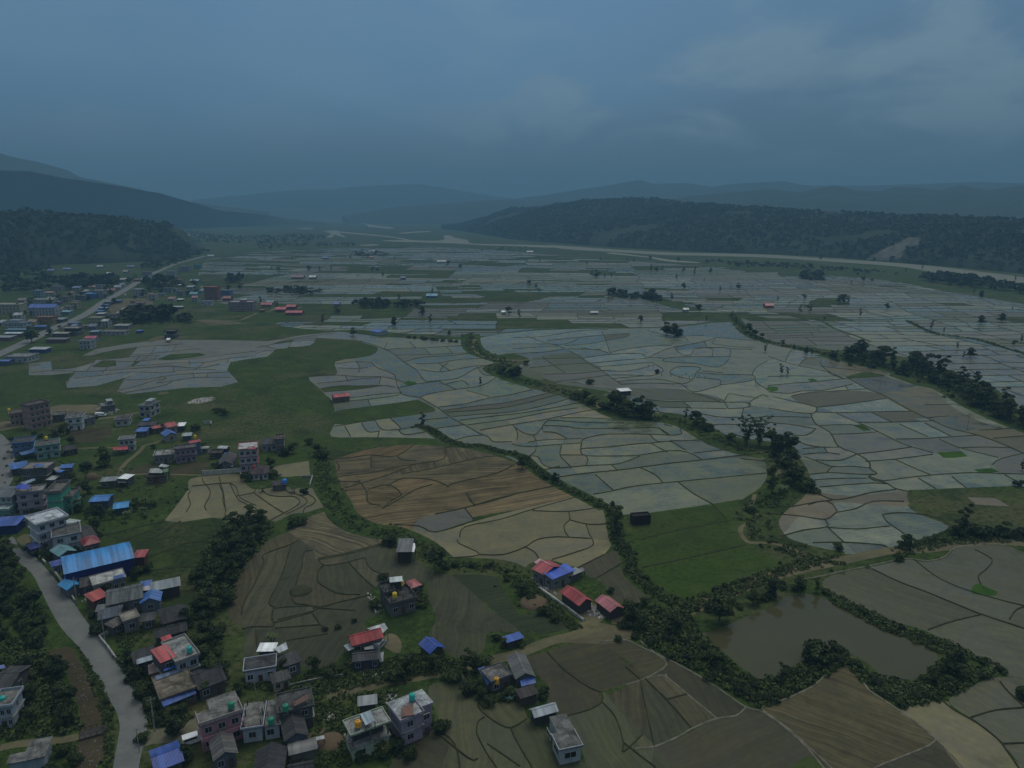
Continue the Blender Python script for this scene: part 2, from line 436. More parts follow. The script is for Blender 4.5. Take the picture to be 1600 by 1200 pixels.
block('tanfield', Z6([(-190, 370), (0, 385), (200, 330), (470, 255), (740, 190), (1040, 125), (1110, 150), (1200, 200), (1300, 260), (1310, 330), (1310, 420), (1250, 540), (1040, 640), (860, 590), (700, 610), (640, 650), (400, 625), (100, 610), (50, 560), (-90, 490)]))
block('mudfield', [(668, 905), (690, 897), (712, 902), (740, 928), (765, 951), (812, 986), (775, 986), (760, 992), (757, 1012), (745, 1024), (718, 1028), (700, 1020), (684, 1006), (670, 990), (682, 968), (672, 940)])
block('darkgreen', Z6([(150, 712), (250, 682), (400, 668), (540, 690), (612, 765), (590, 830), (640, 900), (760, 945), (900, 990), (1000, 1045), (980, 1090), (800, 1135), (690, 1105), (620, 1105), (380, 910)]))
block('mudfield', Z6([(1190, 722), (1400, 612), (1438, 592), (1442, 660), (1490, 780), (1600, 850), (1500, 900), (1350, 900), (1280, 830), (1240, 760)]))
block('mudfield', Z6([(1060, 642), (1240, 552), (1330, 515), (1425, 515), (1430, 570), (1190, 718), (1110, 690)]))
block('rice', Z7([(-38, 72), (0, 63), (120, 45), (300, 20), (440, 0), (436, 40), (425, 100), (440, 165), (560, 188), (690, 240), (600, 280), (450, 330), (250, 400), (170, 425), (100, 385), (20, 305), (-15, 255), (-30, 160)]))
block('meadow', Z7([(1120, -35), (1180, -40), (1700, -45), (1700, 130), (1600, 170), (1400, 180), (1300, 120), (1270, 90), (1150, 45), (1115, 0)]))
block('tan', Z7([(1365, -8), (1480, -5), (1540, 30), (1400, 22)]), smooth=False)
FR = [(770, 332), (850, 304), (1000, 275), (1110, 252), (1190, 262), (1270, 245), (1315, 208), (1400, 193), (1500, 193), (1560, 214), (1640, 240), (1760, 260), (1760, 800), (1640, 760), (1530, 735), (1480, 700), (1400, 662), (1300, 605), (1190, 548), (1060, 510), (960, 482), (860, 430), (770, 372)]
block('greymud', Z7(FR))
block('greymud', Z7([(1600, 150), (1540, 170), (1580, 190), (1700, 210), (1700, 140)]))
block('bright', Z7([(1380, 385), (1388, 362), (1412, 352), (1450, 370), (1487, 385), (1475, 403), (1400, 397)]))
block('ridgetan', Z7([(508, 872), (600, 835), (720, 780), (790, 715), (835, 690), (880, 705), (930, 762), (962, 802), (1080, 880), (1150, 935), (1232, 1005), (1100, 1070), (980, 1120), (900, 1180), (820, 1180), (700, 1040), (600, 950)]), bund=.8, mat='sandy')
block('tanfield', Z7([(1085, 878), (1260, 838), (1310, 880), (1400, 930), (1490, 1000), (1530, 1050), (1620, 1180), (1380, 1180), (1260, 1030), (1236, 1005), (1150, 935)]))
block('greymud', Z7([(1290, 830), (1400, 770), (1500, 742), (1760, 800), (1760, 1250), (1660, 1250), (1590, 1120), (1520, 1030), (1400, 925), (1320, 875)]))
block('mudfield', Z7([(1236, 1007), (1262, 1032), (1380, 1185), (1400, 1250), (900, 1250), (980, 1122), (1100, 1072)]))
block('darkmud', Z7([(60, 1040), (210, 970), (320, 915), (400, 905), (440, 870), (500, 885), (600, 950), (700, 1040), (800, 1140), (860, 1250), (140, 1250)]))
block('rice', Z7([(625, 1122), (710, 1070), (790, 1135), (820, 1190), (560, 1190)]))
block('darkmud', Z7([(-160, 592), (-60, 588), (0, 620), (120, 672), (250, 742), (350, 805), (438, 866), (400, 903), (320, 915), (210, 835), (100, 735), (20, 745), (-45, 680)]))
block('mudfield', Z7([(20, 747), (100, 731), (200, 815), (320, 915), (215, 955), (160, 990), (60, 1032), (0, 1036), (-70, 897), (-160, 805), (-140, 818)]))
block('darkmud', Z4([(1050, 362), (1200, 325), (1350, 272), (1560, 240), (1660, 300), (1800, 420), (1920, 510), (1600, 615), (1600, 680), (1500, 752), (1310, 802), (1240, 740), (1200, 690), (1200, 570), (1120, 480)]))
block('greenmud', Z4([(1310, 804), (1500, 754), (1600, 690), (1602, 620), (1660, 660), (1900, 925), (2000, 1020), (2160, 1230), (2100, 1350), (1400, 1350), (1470, 1240), (1490, 1180), (1440, 1000), (1380, 880)]))
block('greenmud', Z4([(330, 575), (480, 530), (600, 490), (640, 570), (680, 655), (710, 670), (860, 650), (1000, 700), (1050, 790), (1066, 815), (1200, 920), (1250, 1090), (1400, 1100), (1500, 1170), (1530, 1350), (0, 1350), (40, 1180), (160, 950), (390, 890), (400, 800), (350, 690)]))
block('darkmud', Z4([(160, 950), (390, 890), (440, 900), (480, 1000), (420, 1180), (380, 1350), (60, 1350), (60, 1150)]))
# small plots between the houses on the left
for q in ([(800, 940), (900, 905), (1000, 905), (1060, 930), (1040, 965), (830, 968)], [(1080, 925), (1150, 905), (1230, 890), (1310, 880), (1290, 950), (1180, 960), (1080, 965)], [(440, 700), (540, 680), (700, 672), (650, 750), (520, 765), (440, 745)]):
 block('plot', ZA(q))
block('plot', ZA([(320, 665), (400, 655), (410, 690), (340, 695)]))
block('rice', ZA([(330, 870), (460, 845), (500, 870), (400, 900), (330, 900)])); block('rice', ZB([(40, 810), (180, 805), (340, 830), (330, 870), (180, 900), (60, 880)]))
block('rice', Z1([(1040, 910), (1240, 890), (1260, 920), (1090, 970), (1050, 960)])); block('rice', Z1([(1060, 500), (1150, 490), (1160, 520), (1090, 530)]))
# terraces of short grass west of the grove
block('terrace', Z1([(740, 640), (900, 605), (1180, 540), (1330, 545), (1640, 520), (1600, 760), (1560, 840), (1480, 900), (1300, 960), (1200, 975), (1050, 970), (1040, 880), (1060, 800), (980, 740), (900, 690)]))
# bare ground
block('dirt', Z1([(120, 668), (205, 630), (290, 690), (340, 740), (250, 760), (180, 730)])); block('dirt', ZA([(260, 580), (340, 535), (500, 530), (600, 530), (640, 560), (500, 600), (330, 630), (100, 665), (0, 680), (0, 640), (150, 620)]))
block('dirt', Z4([(30, 190), (90, 200), (130, 260), (110, 330), (40, 310), (-30, 250)])); block('dirt', Z6([(690, 690), (760, 720), (860, 770), (960, 800), (1150, 900), (1280, 970), (1200, 1050), (1140, 1060), (1050, 980), (900, 870), (760, 780)]))
block('dirt', Z6([(1080, 1095), (1200, 1050), (1400, 1090), (1500, 1140), (1300, 1200), (1100, 1200), (900, 1190), (1000, 1140)])); block('dirt', Z3([(900, 900), (1010, 880), (1070, 960), (1020, 1040), (930, 1030), (850, 960)]))
block('dirt', YA([(1240, 1118), (1380, 1122), (1500, 1135), (1480, 1145), (1300, 1140)])); block('dirt', YA([(680, 1010), (800, 985), (900, 985), (960, 1020), (860, 1060), (700, 1070)]))
block('dirt', ZA([(930, 125), (1000, 100), (1160, 100), (1150, 112), (1000, 125), (940, 138)])); block('dirt', ZA([(980, 462), (1010, 450), (1060, 455), (1020, 466)])); block('dirt', ZA([(1160, 520), (1220, 490), (1330, 480), (1340, 500), (1240, 525)]))
# stream bed beside the road, pond
block('streambed', Z2([(330, 330), (420, 300), (520, 290), (600, 420), (680, 570), (742, 760), (745, 880), (775, 960), (760, 1100), (700, 1176), (690, 1350), (540, 1350), (560, 1176), (575, 1000), (600, 900), (590, 780), (550, 650), (500, 480), (420, 380)]))
block('pond', Z7([(248, 590), (255, 560), (310, 548), (400, 508), (470, 478), (560, 438), (620, 403), (700, 396), (770, 413), (860, 458), (960, 508), (1060, 558), (1160, 600), (1240, 642), (1225, 690), (1160, 740), (1080, 762), (1010, 738), (960, 692), (900, 652), (840, 640), (760, 652), (690, 668), (640, 692), (570, 742), (500, 748), (430, 708), (380, 662), (330, 622), (290, 610)]))
# --- grass bands along streams and canals
BANDS = {}
def band(name, px, wd, typ='meadow'): BANDS[name] = ribbon(typ, px, wd)
band('stream', [(735, 522), (737, 540), (752, 553), (790, 566), (772, 576), (800, 590), (840, 602), (900, 618), (960, 640), (1020, 651), (1075, 662), (1130, 692), (1180, 706), (1215, 712), (1232, 740), (1222, 768), (1190, 792), (1178, 815), (1200, 846), (1260, 868), (1320, 880)], 17)
band('canal', ZB([(1010, 660), (1060, 672), (1110, 700), (1180, 745), (1280, 782), (1400, 788), (1450, 802), (1520, 822), (1650, 850), (1720, 910), (1800, 970), (1900, 1030), (2000, 1080), (2100, 1130), (2190, 1180)]), 7)
band('canal_low', [(955, 792), (962, 815), (968, 845), (985, 870), (990, 895), (1010, 915), (1040, 935), (1065, 945)], 7)
band('green_strip', [(500, 700), (504, 730), (510, 760), (526, 785), (535, 805), (560, 822), (590, 830), (620, 835), (660, 855), (690, 880), (720, 884), (770, 886), (800, 895), (815, 920), (840, 955)], 11)
band('grove', [(1290, 553), (1360, 568), (1430, 585), (1490, 608), (1545, 638), (1600, 662), (1680, 690)], 26)
band('hedge_far', [(1145, 492), (1165, 518), (1200, 534), (1280, 551), (1310, 557)], 12)
band('mid_road', ZD([(870, 5), (1000, 68), (1100, 92), (1300, 120), (1450, 165), (1640, 220)]), 6)
band('mid_path', ZD([(-140, -50), (0, -10), (300, 0), (420, 55), (540, 95), (640, 135)]), 3.5)
band('far_island', YC([(600, 965), (700, 965), (800, 970), (900, 990), (960, 1010), (1060, 1040), (1180, 1060)]), 26)
band('far_grove', YD([(940, 870), (1100, 870), (1250, 895), (1420, 920), (1560, 945), (1700, 970)]), 55)
FARGREEN = []
for q in ([(40, 960), (110, 930), (190, 940), (215, 1000), (190, 1030), (60, 1040)], [(260, 1052), (420, 1062), (640, 1082), (800, 1120), (720, 1150), (500, 1140), (300, 1112)], [(1000, 1070), (1350, 1058), (1620, 1048), (1620, 1085), (1500, 1130), (1320, 1108), (1100, 1130), (960, 1130)], [(0, 690), (180, 680), (400, 690), (420, 720), (300, 760), (120, 755), (0, 740)], [(250, 960), (320, 960), (420, 1000), (380, 1000)]):
 FARGREEN.append(np.array(G(YC(q))))
for q in ([(1200, 1100), (1330, 1070), (1480, 1090), (1620, 1120), (1700, 1170), (1400, 1190), (1220, 1130)], [(1150, 900), (1250, 840), (1330, 860), (1420, 880), (1440, 940), (1330, 960), (1180, 940)], [(640, 970), (860, 940), (1050, 960), (1150, 980), (1160, 1020), (1000, 1050), (800, 1095), (700, 1085), (620, 1040)], [(700, 800), (1000, 790), (1250, 810), (1200, 840), (1000, 870), (900, 900), (760, 890)]):
 FARGREEN.append(np.array(G(YB(q))))
FARGREEN.append(np.array(G(YD([(200, 935), (330, 945), (420, 980), (380, 1020), (300, 1045), (200, 1050), (320, 1010)]))))
# --- lanes (dirt), main road (asphalt)
ribbon('lane', Z4([(-420, 640), (-200, 600), (0, 540), (200, 510), (480, 460), (600, 430), (780, 385), (1000, 330), (1200, 250), (1400, 200), (1500, 160), (1590, 140)]), 3.6)
ribbon('lane', Z7([(-120, 500), (60, 500), (190, 468), (300, 420), (400, 380), (520, 330), (640, 298), (780, 268), (900, 243), (1050, 212), (1150, 212), (1290, 197), (1400, 181), (1520, 178), (1700, 195)]), 4.5)
ribbon('lane', Z7([(480, -20), (465, 30), (490, 80), (450, 100), (420, 120), (425, 150), (450, 178), (490, 182), (560, 185), (650, 215), (720, 245), (800, 270)]), 1.6)
ribbon('lane', ZA([(0, 690), (120, 665), (300, 645), (420, 630), (560, 622), (720, 605), (860, 580), (1000, 560)]), 3.4)
ribbon('lane', ZA([(750, 970), (765, 920), (800, 880), (850, 840), (890, 800), (900, 785), (960, 770), (1020, 745), (1035, 700), (1030, 660)]), 2.0); ribbon('lane', ZA([(480, 802), (560, 800), (700, 798)]), 1.6); ribbon('lane', ZA([(830, 968), (940, 960), (1080, 965), (1270, 970)]), 1.3)
ribbon('lane', T(280, 420, 10, [(160, 800), (350, 805), (600, 812), (800, 808), (960, 800), (1080, 750), (1220, 690)]), 3.2); ribbon('lane', T(280, 420, 10, [(1280, 670), (1420, 660), (1500, 600)]), 3); ribbon('lane', T(280, 420, 10, [(440, 875), (700, 872), (850, 858), (1000, 850), (1180, 845)]), 3.4)
ribbon('lane', YB([(1250, 860), (1275, 885), (1280, 910)]), 3); ribbon('lane', [(905, 607), (925, 622), (935, 635), (950, 642)], 2.2); ribbon('lane', [(742, 530), (740, 545), (760, 558), (800, 563), (828, 562)], 3); ribbon('lane', [(1165, 700), (1225, 715), (1240, 712), (1232, 722), (1218, 735), (1215, 745)], 1.5)
ribbon('lane', Z6([(1090, 1040), (1130, 1075), (1180, 1100)]), 3); ribbon('lane', Z2([(0, 1030), (130, 1000), (300, 985), (480, 965), (600, 940)]), 2.2)
ribbon('gravel', Z2([(1060, 960), (1150, 940), (1260, 930), (1400, 890), (1440, 860), (1560, 770)]), 5.0)
ROADL = ZR([(95, 30), (130, 80), (300, 215), (385, 370), (490, 580), (600, 760), (750, 920), (850, 1070), (915, 1190)]) + Z2([(720, 500), (770, 620), (850, 750), (878, 850), (880, 900), (862, 1000), (830, 1176), (815, 1350)])
ROADR = ZR([(180, -25), (300, 30), (440, 170), (540, 290), (700, 490), (800, 640), (950, 830), (1080, 1000), (1190, 1190)]) + Z2([(920, 490), (990, 620), (1050, 720), (1083, 800), (1078, 900), (1045, 1050), (1020, 1176), (1000, 1350)])
block('road', [(10, 850), (18, 838), (25, 845)] + ROADR + ROADL[::-1])
ribbon('road', [(-40, 570), (-10, 557), (8, 549), (28, 540), (60, 525), (85, 512), (110, 502), (128, 494), (148, 482), (165, 470), (185, 459), (205, 447), (218, 439), (235, 429), (252, 422), (275, 412), (300, 405.5), (320, 400)], 10.5)
ribbon('road', [(-40, 790), (0, 760), (8, 735), (10, 715), (4, 695), (-10, 680)], 6.5)
# --- bunds seen in the photograph
bunds(ZB, [[(340, 355), (500, 345), (640, 355), (780, 355), (860, 370), (925, 388)], [(500, 275), (610, 262), (715, 265)], [(510, 300), (640, 303), (700, 298)], [(385, 395), (520, 385), (640, 370), (780, 358)], [(405, 430), (520, 412), (650, 412), (780, 408), (870, 420)], [(425, 450), (560, 440), (700, 425), (790, 410)], [(490, 478), (600, 485), (760, 465), (905, 456)], [(480, 520), (600, 505), (710, 495), (880, 472), (905, 456)], [(720, 262), (760, 300), (830, 325), (870, 350), (880, 400), (905, 452), (930, 470), (1025, 485)],
 [(1025, 485), (1090, 460), (1250, 435), (1410, 410), (1500, 360)], [(1060, 385), (1140, 380), (1260, 365), (1340, 320), (1400, 295), (1480, 285)], [(880, 425), (1000, 400), (1140, 382)], [(800, 185), (960, 175), (1060, 175), (1200, 165), (1370, 155)], [(870, 220), (1090, 215), (1320, 205)], [(920, 265), (1030, 235), (1180, 225), (1330, 210)], [(1000, 275), (1130, 270), (1300, 245), (1560, 240)], [(1030, 310), (1130, 325), (1220, 315), (1350, 290), (1500, 280)], [(650, 130), (760, 165), (850, 205), (920, 260), (1000, 310), (1030, 350), (1060, 385)],
 [(1055, 180), (1090, 215)], [(1140, 270), (1210, 315)], [(1145, 385), (1210, 415), (1255, 435)], [(1190, 400), (1290, 380), (1330, 410)], [(1380, 290), (1420, 340), (1490, 350)], [(1315, 440), (1460, 480)], [(1120, 680), (1220, 665), (1310, 655)], [(1055, 625), (1200, 610)], [(1230, 755), (1320, 730), (1420, 720)], [(490, 665), (560, 655), (640, 640), (740, 628)], [(555, 660), (590, 725)], [(660, 645), (700, 700), (770, 695)], [(745, 628), (790, 685), (890, 685), (1010, 665)], [(840, 615), (890, 660), (905, 680)], [(770, 695), (760, 738)], [(890, 685), (930, 718), (1060, 700)], [(630, 265), (650, 300), (640, 330)], [(560, 350), (575, 385)], [(780, 360), (770, 400)], [(700, 495), (715, 535)], [(1150, 325), (1160, 300), (1200, 270)],
 [(820, 140), (800, 185)], [(960, 140), (1000, 175)], [(1190, 170), (1230, 210)]])
bunds(ZB, [[(1025, 485), (1130, 545), (1220, 610), (1300, 655), (1400, 710), (1450, 730), (1490, 762), (1600, 760)], [(1140, 545), (1300, 525), (1450, 490), (1600, 465), (1790, 420)], [(1170, 565), (1400, 535), (1600, 510), (1890, 440)], [(1190, 578), (1400, 562), (1600, 540), (1930, 455)], [(1230, 605), (1400, 590), (1600, 575), (1800, 535), (2000, 480)], [(1270, 628), (1450, 605), (1600, 590), (1800, 560), (2020, 520), (2070, 530)], [(1320, 657), (1450, 640), (1600, 620), (1800, 580), (2010, 550)], [(1400, 690), (1600, 655), (1820, 620), (2030, 575), (2160, 555)]], 1.1)
bunds(ZC, [[(220, 625), (450, 640), (700, 645)], [(190, 690), (190, 665), (210, 640), (230, 625)], [(200, 660), (330, 665), (450, 680), (800, 675), (910, 675), (980, 715)], [(300, 612), (480, 612), (700, 625)], [(920, 675), (980, 720), (1060, 710), (1050, 680), (1080, 660)], [(435, 785), (440, 750), (500, 730), (600, 715), (860, 715), (980, 722)], [(430, 805), (600, 795), (780, 775), (870, 770), (960, 760)], [(428, 825), (470, 850), (700, 850), (800, 845), (960, 820), (1060, 820), (1130, 840), (1190, 875)], [(430, 785), (430, 830)], [(870, 770), (920, 800), (970, 825)], [(860, 715), (910, 760), (990, 760), (1060, 800), (1085, 812)], [(985, 755), (1100, 755), (1240, 745)],
 [(950, 650), (1000, 665)], [(1140, 832), (1400, 805), (1600, 802)], [(0, 655), (60, 700), (130, 720), (160, 705), (190, 670)], [(30, 750), (35, 710), (20, 672)], [(135, 720), (150, 752)], [(195, 700), (270, 705), (340, 740)], [(0, 775), (60, 790), (160, 790), (260, 780), (430, 770)], [(100, 765), (180, 752), (330, 745), (440, 740)], [(150, 790), (145, 820), (110, 850)], [(310, 785), (300, 845), (340, 890), (370, 920)], [(300, 845), (460, 845)], [(460, 850), (475, 870), (465, 905)], [(0, 830), (80, 850), (160, 855), (190, 900), (250, 925), (370, 920), (480, 910), (620, 905), (700, 890), (800, 850)], [(620, 905), (660, 940)], [(180, 942), (300, 915)], [(520, 965), (640, 1070)], [(800, 925), (860, 950), (910, 980), (940, 1015)], [(1040, 1015), (1140, 1090), (1260, 1155)], [(1430, 868), (1500, 875), (1620, 885)]])
bunds(ZC, [[(280, 985), (450, 960), (660, 940), (850, 915), (1000, 895), (1190, 875), (1400, 850), (1600, 830)], [(510, 1090), (620, 1070), (760, 1040), (940, 1020), (1100, 1005), (1300, 985), (1620, 955)]], 1.3)
bunds(ZC, [[(90, 100), (200, 140), (300, 165), (400, 215), (470, 265), (560, 315), (620, 360), (680, 400)], [(0, 110), (180, 105), (400, 70), (600, 60)], [(0, 150), (200, 150), (330, 150), (420, 115)], [(0, 180), (220, 165), (290, 165)], [(0, 210), (200, 200), (330, 180)], [(220, 130), (400, 110), (560, 95), (720, 85)], [(330, 160), (480, 150), (580, 130), (720, 105), (730, 80)], [(560, 75), (580, 110), (595, 150), (610, 205)], [(350, 180), (520, 185), (600, 205)], [(430, 175), (520, 185), (560, 180)], [(440, 238), (620, 215), (800, 210), (840, 235), (870, 225), (960, 185), (1040, 165), (1200, 135), (1280, 110)], [(610, 205), (700, 185), (850, 165), (1000, 160)], [(480, 272), (700, 250), (840, 240)], [(510, 295), (700, 280), (870, 265)], [(560, 315), (720, 320), (860, 290)],
 [(600, 345), (760, 345), (860, 350), (930, 330), (940, 305), (870, 265)], [(630, 367), (820, 350)], [(660, 385), (900, 370), (1060, 400)], [(680, 405), (850, 395), (1060, 400), (1130, 370), (1150, 330), (1180, 300), (1110, 290), (1030, 295), (990, 320), (1000, 340), (1060, 360), (1120, 370)], [(850, 235), (950, 240), (950, 260), (1140, 272)], [(950, 240), (1080, 230), (1250, 230), (1370, 228)], [(1020, 180), (1060, 215), (1110, 220), (1130, 195), (1150, 175), (1250, 180), (1250, 225)], [(1150, 180), (1250, 172), (1360, 180), (1360, 225)], [(1200, 130), (1220, 165)], [(1270, 120), (1250, 145), (1330, 160), (1500, 175)], [(1360, 180), (1500, 185)], [(1140, 272), (1290, 295), (1360, 240)], [(1160, 330), (1310, 340), (1500, 345), (1520, 385)], [(1150, 360), (1300, 375), (1310, 405), (1500, 380)], [(1190, 320), (1320, 330)],
 [(1060, 400), (1130, 450), (1250, 425), (1310, 405)], [(1130, 455), (1250, 490), (1320, 515), (1350, 465), (1420, 470), (1540, 490)], [(800, 480), (860, 500), (1000, 510), (1200, 510), (1330, 515), (1470, 515), (1480, 545), (1350, 555)], [(860, 500), (900, 550), (930, 585)], [(930, 545), (1100, 550), (1340, 555)], [(1070, 510), (1120, 550)], [(1330, 515), (1350, 552)], [(890, 570), (1000, 590)], [(1120, 570), (1280, 605), (1430, 610), (1450, 620)], [(1450, 550), (1440, 580), (1450, 620), (1600, 600)], [(1230, 655), (1400, 655), (1440, 690)], [(1500, 345), (1515, 310), (1550, 280), (1600, 255)], [(1520, 385), (1570, 420), (1600, 440)], [(1480, 540), (1490, 510), (1560, 470), (1600, 480)], [(1370, 705), (1450, 730), (1560, 700)], [(840, 60), (1000, 100), (1200, 95)], [(1000, 60), (1060, 90), (1100, 130)], [(1280, 110), (1400, 120), (1540, 130)], [(200, 340), (400, 335), (560, 318)], [(280, 385), (420, 370), (600, 345)], [(110, 300), (300, 280), (480, 270)], [(130, 245), (300, 240), (440, 238)], [(240, 270), (330, 330)], [(190, 230), (240, 270)]])
bunds(ZD, [[(0, 225), (80, 255), (190, 285), (370, 325), (480, 370)], [(110, 255), (130, 210), (150, 190)], [(190, 285), (240, 240), (330, 235)], [(330, 260), (340, 290), (400, 335), (460, 365)], [(330, 290), (460, 305), (600, 320), (730, 350)], [(0, 410), (160, 395), (300, 385), (450, 370), (620, 360), (730, 350)], [(0, 355), (140, 350), (360, 352), (430, 350)], [(0, 450), (130, 460), (210, 445), (350, 440), (530, 400)], [(150, 475), (250, 455), (480, 440), (620, 430)], [(480, 410), (500, 435)], [(300, 545), (500, 525), (740, 490)], [(300, 575), (420, 580), (650, 575), (900, 570)], [(0, 550), (150, 575), (270, 585)], [(0, 605), (150, 605), (270, 610)], [(0, 640), (150, 655), (300, 680)], [(300, 680), (240, 720), (150, 720)], [(430, 585), (560, 640), (680, 695), (780, 745), (870, 785), (1030, 830)], [(560, 640), (760, 640), (900, 635), (1040, 630)], [(650, 580), (780, 640)],
 [(325, 660), (520, 655), (640, 690)], [(820, 650), (1000, 730)], [(980, 645), (1140, 725)], [(800, 745), (1000, 740), (1310, 720)], [(400, 715), (560, 710), (680, 700)], [(1070, 745), (1200, 800), (1440, 860)], [(1190, 800), (1350, 795), (1530, 800)], [(1400, 905), (1450, 870), (1590, 835), (1700, 820)], [(550, 840), (720, 820), (900, 795)], [(610, 885), (800, 870), (1030, 840)], [(800, 875), (900, 920), (1020, 970)], [(640, 980), (720, 1005), (880, 985), (1080, 965), (1280, 955), (1450, 960), (1650, 966)], [(940, 990), (1050, 1055)], [(1150, 980), (1240, 1050)], [(1480, 970), (1560, 1010), (1640, 1040)], [(180, 755), (240, 780), (330, 795), (440, 795)], [(215, 805), (340, 795)], [(220, 840), (360, 830), (450, 840)], [(300, 875), (420, 880), (480, 870), (550, 840)], [(230, 855), (300, 880), (400, 915), (520, 915), (640, 925)], [(260, 965), (390, 955), (560, 965), (660, 965)],
 [(290, 1000), (450, 990), (620, 990)], [(320, 1045), (500, 1030), (640, 1020), (740, 1025)], [(370, 950), (390, 925), (420, 915)], [(350, 795), (370, 825)], [(980, 530), (1080, 530), (1160, 525)], [(1000, 610), (1130, 600)], [(1320, 690), (1500, 680), (1700, 650)], [(1410, 740), (1600, 725)]])
bunds(ZD, [[(510, 370), (620, 430), (720, 470), (830, 530), (900, 570), (1040, 635), (1150, 680), (1310, 720), (1450, 770), (1590, 830), (1700, 880)], [(30, 480), (160, 510), (300, 545), (290, 580), (270, 590), (300, 650), (390, 705), (440, 790), (550, 835), (630, 885), (640, 930), (680, 960), (630, 975), (660, 1000), (740, 1020), (800, 1055), (900, 1075)], [(260, 1070), (330, 1095), (410, 1125), (520, 1110), (640, 1080), (800, 1060)]], 1.3)
bunds(Z7, [[(530, 35), (640, 30), (720, 15), (800, 5)], [(640, 35), (630, 0)], [(700, 25), (760, 8), (800, 20), (820, 50), (810, 60), (770, 85), (660, 70), (535, 60)], [(770, 85), (780, 115), (680, 130), (590, 155)], [(820, 55), (900, 40), (970, 10), (1100, 10)], [(785, 120), (850, 180)], [(780, 118), (900, 125), (1010, 115), (1040, 112)], [(1010, 65), (1030, 95), (1080, 130), (1140, 170), (1200, 160), (1290, 120), (1260, 85), (1150, 60), (1060, 58), (1010, 65)], [(720, 182), (850, 180), (1000, 190), (1030, 200)]])
bunds(Z7, [[(0, 170), (150, 130), (370, 90)], [(10, 285), (200, 245), (440, 190)], [(300, 20), (360, 80)]], 1.4)
bunds(Z7, [[(965, 290), (1080, 345), (1200, 390), (1320, 440), (1420, 480), (1600, 540), (1700, 580)], [(1140, 250), (1230, 320), (1300, 355), (1380, 385), (1500, 420), (1620, 450)], [(1395, 210), (1460, 245), (1465, 265), (1440, 295), (1410, 320), (1420, 355)], [(1200, 545), (1300, 510), (1430, 480)], [(1540, 500), (1570, 460), (1640, 440)], [(1380, 910), (1480, 880), (1620, 868)], [(1500, 760), (1540, 810), (1640, 900)], [(1510, 1020), (1640, 1015)], [(110, 835), (195, 812)], [(20, 747), (110, 835), (215, 955)], [(0, 755), (60, 1035)], [(-60, 700), (0, 750)]], .7)
bunds(Z7, [[(-170, 596), (-60, 588), (0, 615), (120, 670), (250, 740), (350, 805), (440, 867), (520, 892), (620, 960), (720, 1050), (800, 1125), (860, 1200)], [(0, 590), (60, 640), (112, 690), (20, 748), (-60, 775)], [(440, 868), (400, 903), (320, 915), (215, 957), (160, 990), (60, 1032), (-20, 1040)], [(680, 335), (770, 318), (850, 300), (1000, 270), (1100, 248), (1200, 258), (1270, 240), (1310, 205), (1400, 190), (1500, 190), (1560, 212), (1640, 240)], [(112, 733), (20, 746)], [(100, 733), (200, 815), (320, 915)], [(1236, 1005), (1330, 1100), (1380, 1180)], [(1090, 880), (1236, 1005)]], .8, 'sandy')
bunds(Z7, [[(1260, 840), (1310, 880), (1400, 930), (1490, 1000), (1530, 1050), (1620, 1180)]], .9)
bunds(Z5, [[(10, 170), (40, 240), (40, 300), (60, 360), (55, 400), (95, 430)], [(90, 165), (130, 250), (170, 300), (280, 350), (315, 400)], [(140, 262), (265, 235), (275, 215)], [(265, 235), (340, 290), (420, 345), (490, 385)], [(330, 215), (370, 250), (460, 265), (560, 265), (605, 300), (570, 340), (480, 390), (370, 450)], [(500, 210), (520, 230), (580, 245), (650, 280), (655, 310), (600, 350), (500, 395)], [(640, 235), (690, 260), (720, 290), (700, 320), (640, 350), (630, 385)], [(590, 585), (530, 620), (400, 665), (330, 700), (340, 740), (300, 840), (260, 930), (200, 1030), (175, 1130)], [(540, 625), (510, 720), (480, 820), (430, 930), (385, 1010), (385, 1060), (430, 1085)], [(700, 660), (640, 670), (625, 720), (620, 780), (590, 850), (575, 920), (550, 1000), (570, 1050), (650, 1060), (760, 1075), (900, 1040), (1120, 990)],
 [(740, 720), (790, 770), (960, 745), (1080, 715), (1100, 760), (1150, 810), (1260, 850)], [(790, 770), (745, 800), (735, 880), (790, 930), (900, 980), (1050, 985)], [(960, 745), (1060, 850), (1150, 930)], [(760, 1075), (650, 1070), (430, 1085), (400, 1120), (395, 1176)], [(440, 1170), (690, 1110), (760, 1075)], [(690, 1110), (740, 1176)]], .7)
bund(Z5([(740, 722), (940, 684), (1130, 634), (1272, 594)]), 1.8)
bunds(ZA, [[(1265, 985), (1270, 1010), (1310, 1060), (1310, 1100), (1280, 1160), (1290, 1190)], [(1190, 1070), (1175, 1100), (1190, 1150), (1165, 1200)], [(1200, 1040), (1350, 1025), (1440, 1020)], [(1370, 980), (1385, 1040), (1400, 1100), (1410, 1200)], [(1440, 1020), (1480, 1050), (1500, 1110), (1600, 1160)]], .7)
bunds(Z3, [[(600, 0), (590, 60), (600, 110), (590, 140), (440, 140), (370, 160)], [(600, 110), (880, 35), (890, 0)], [(880, 35), (940, 120), (990, 160)], [(610, 150), (940, 125)], [(470, 160), (480, 320)], [(700, 240), (1000, 190)], [(890, 0), (1200, 20)]], .7)
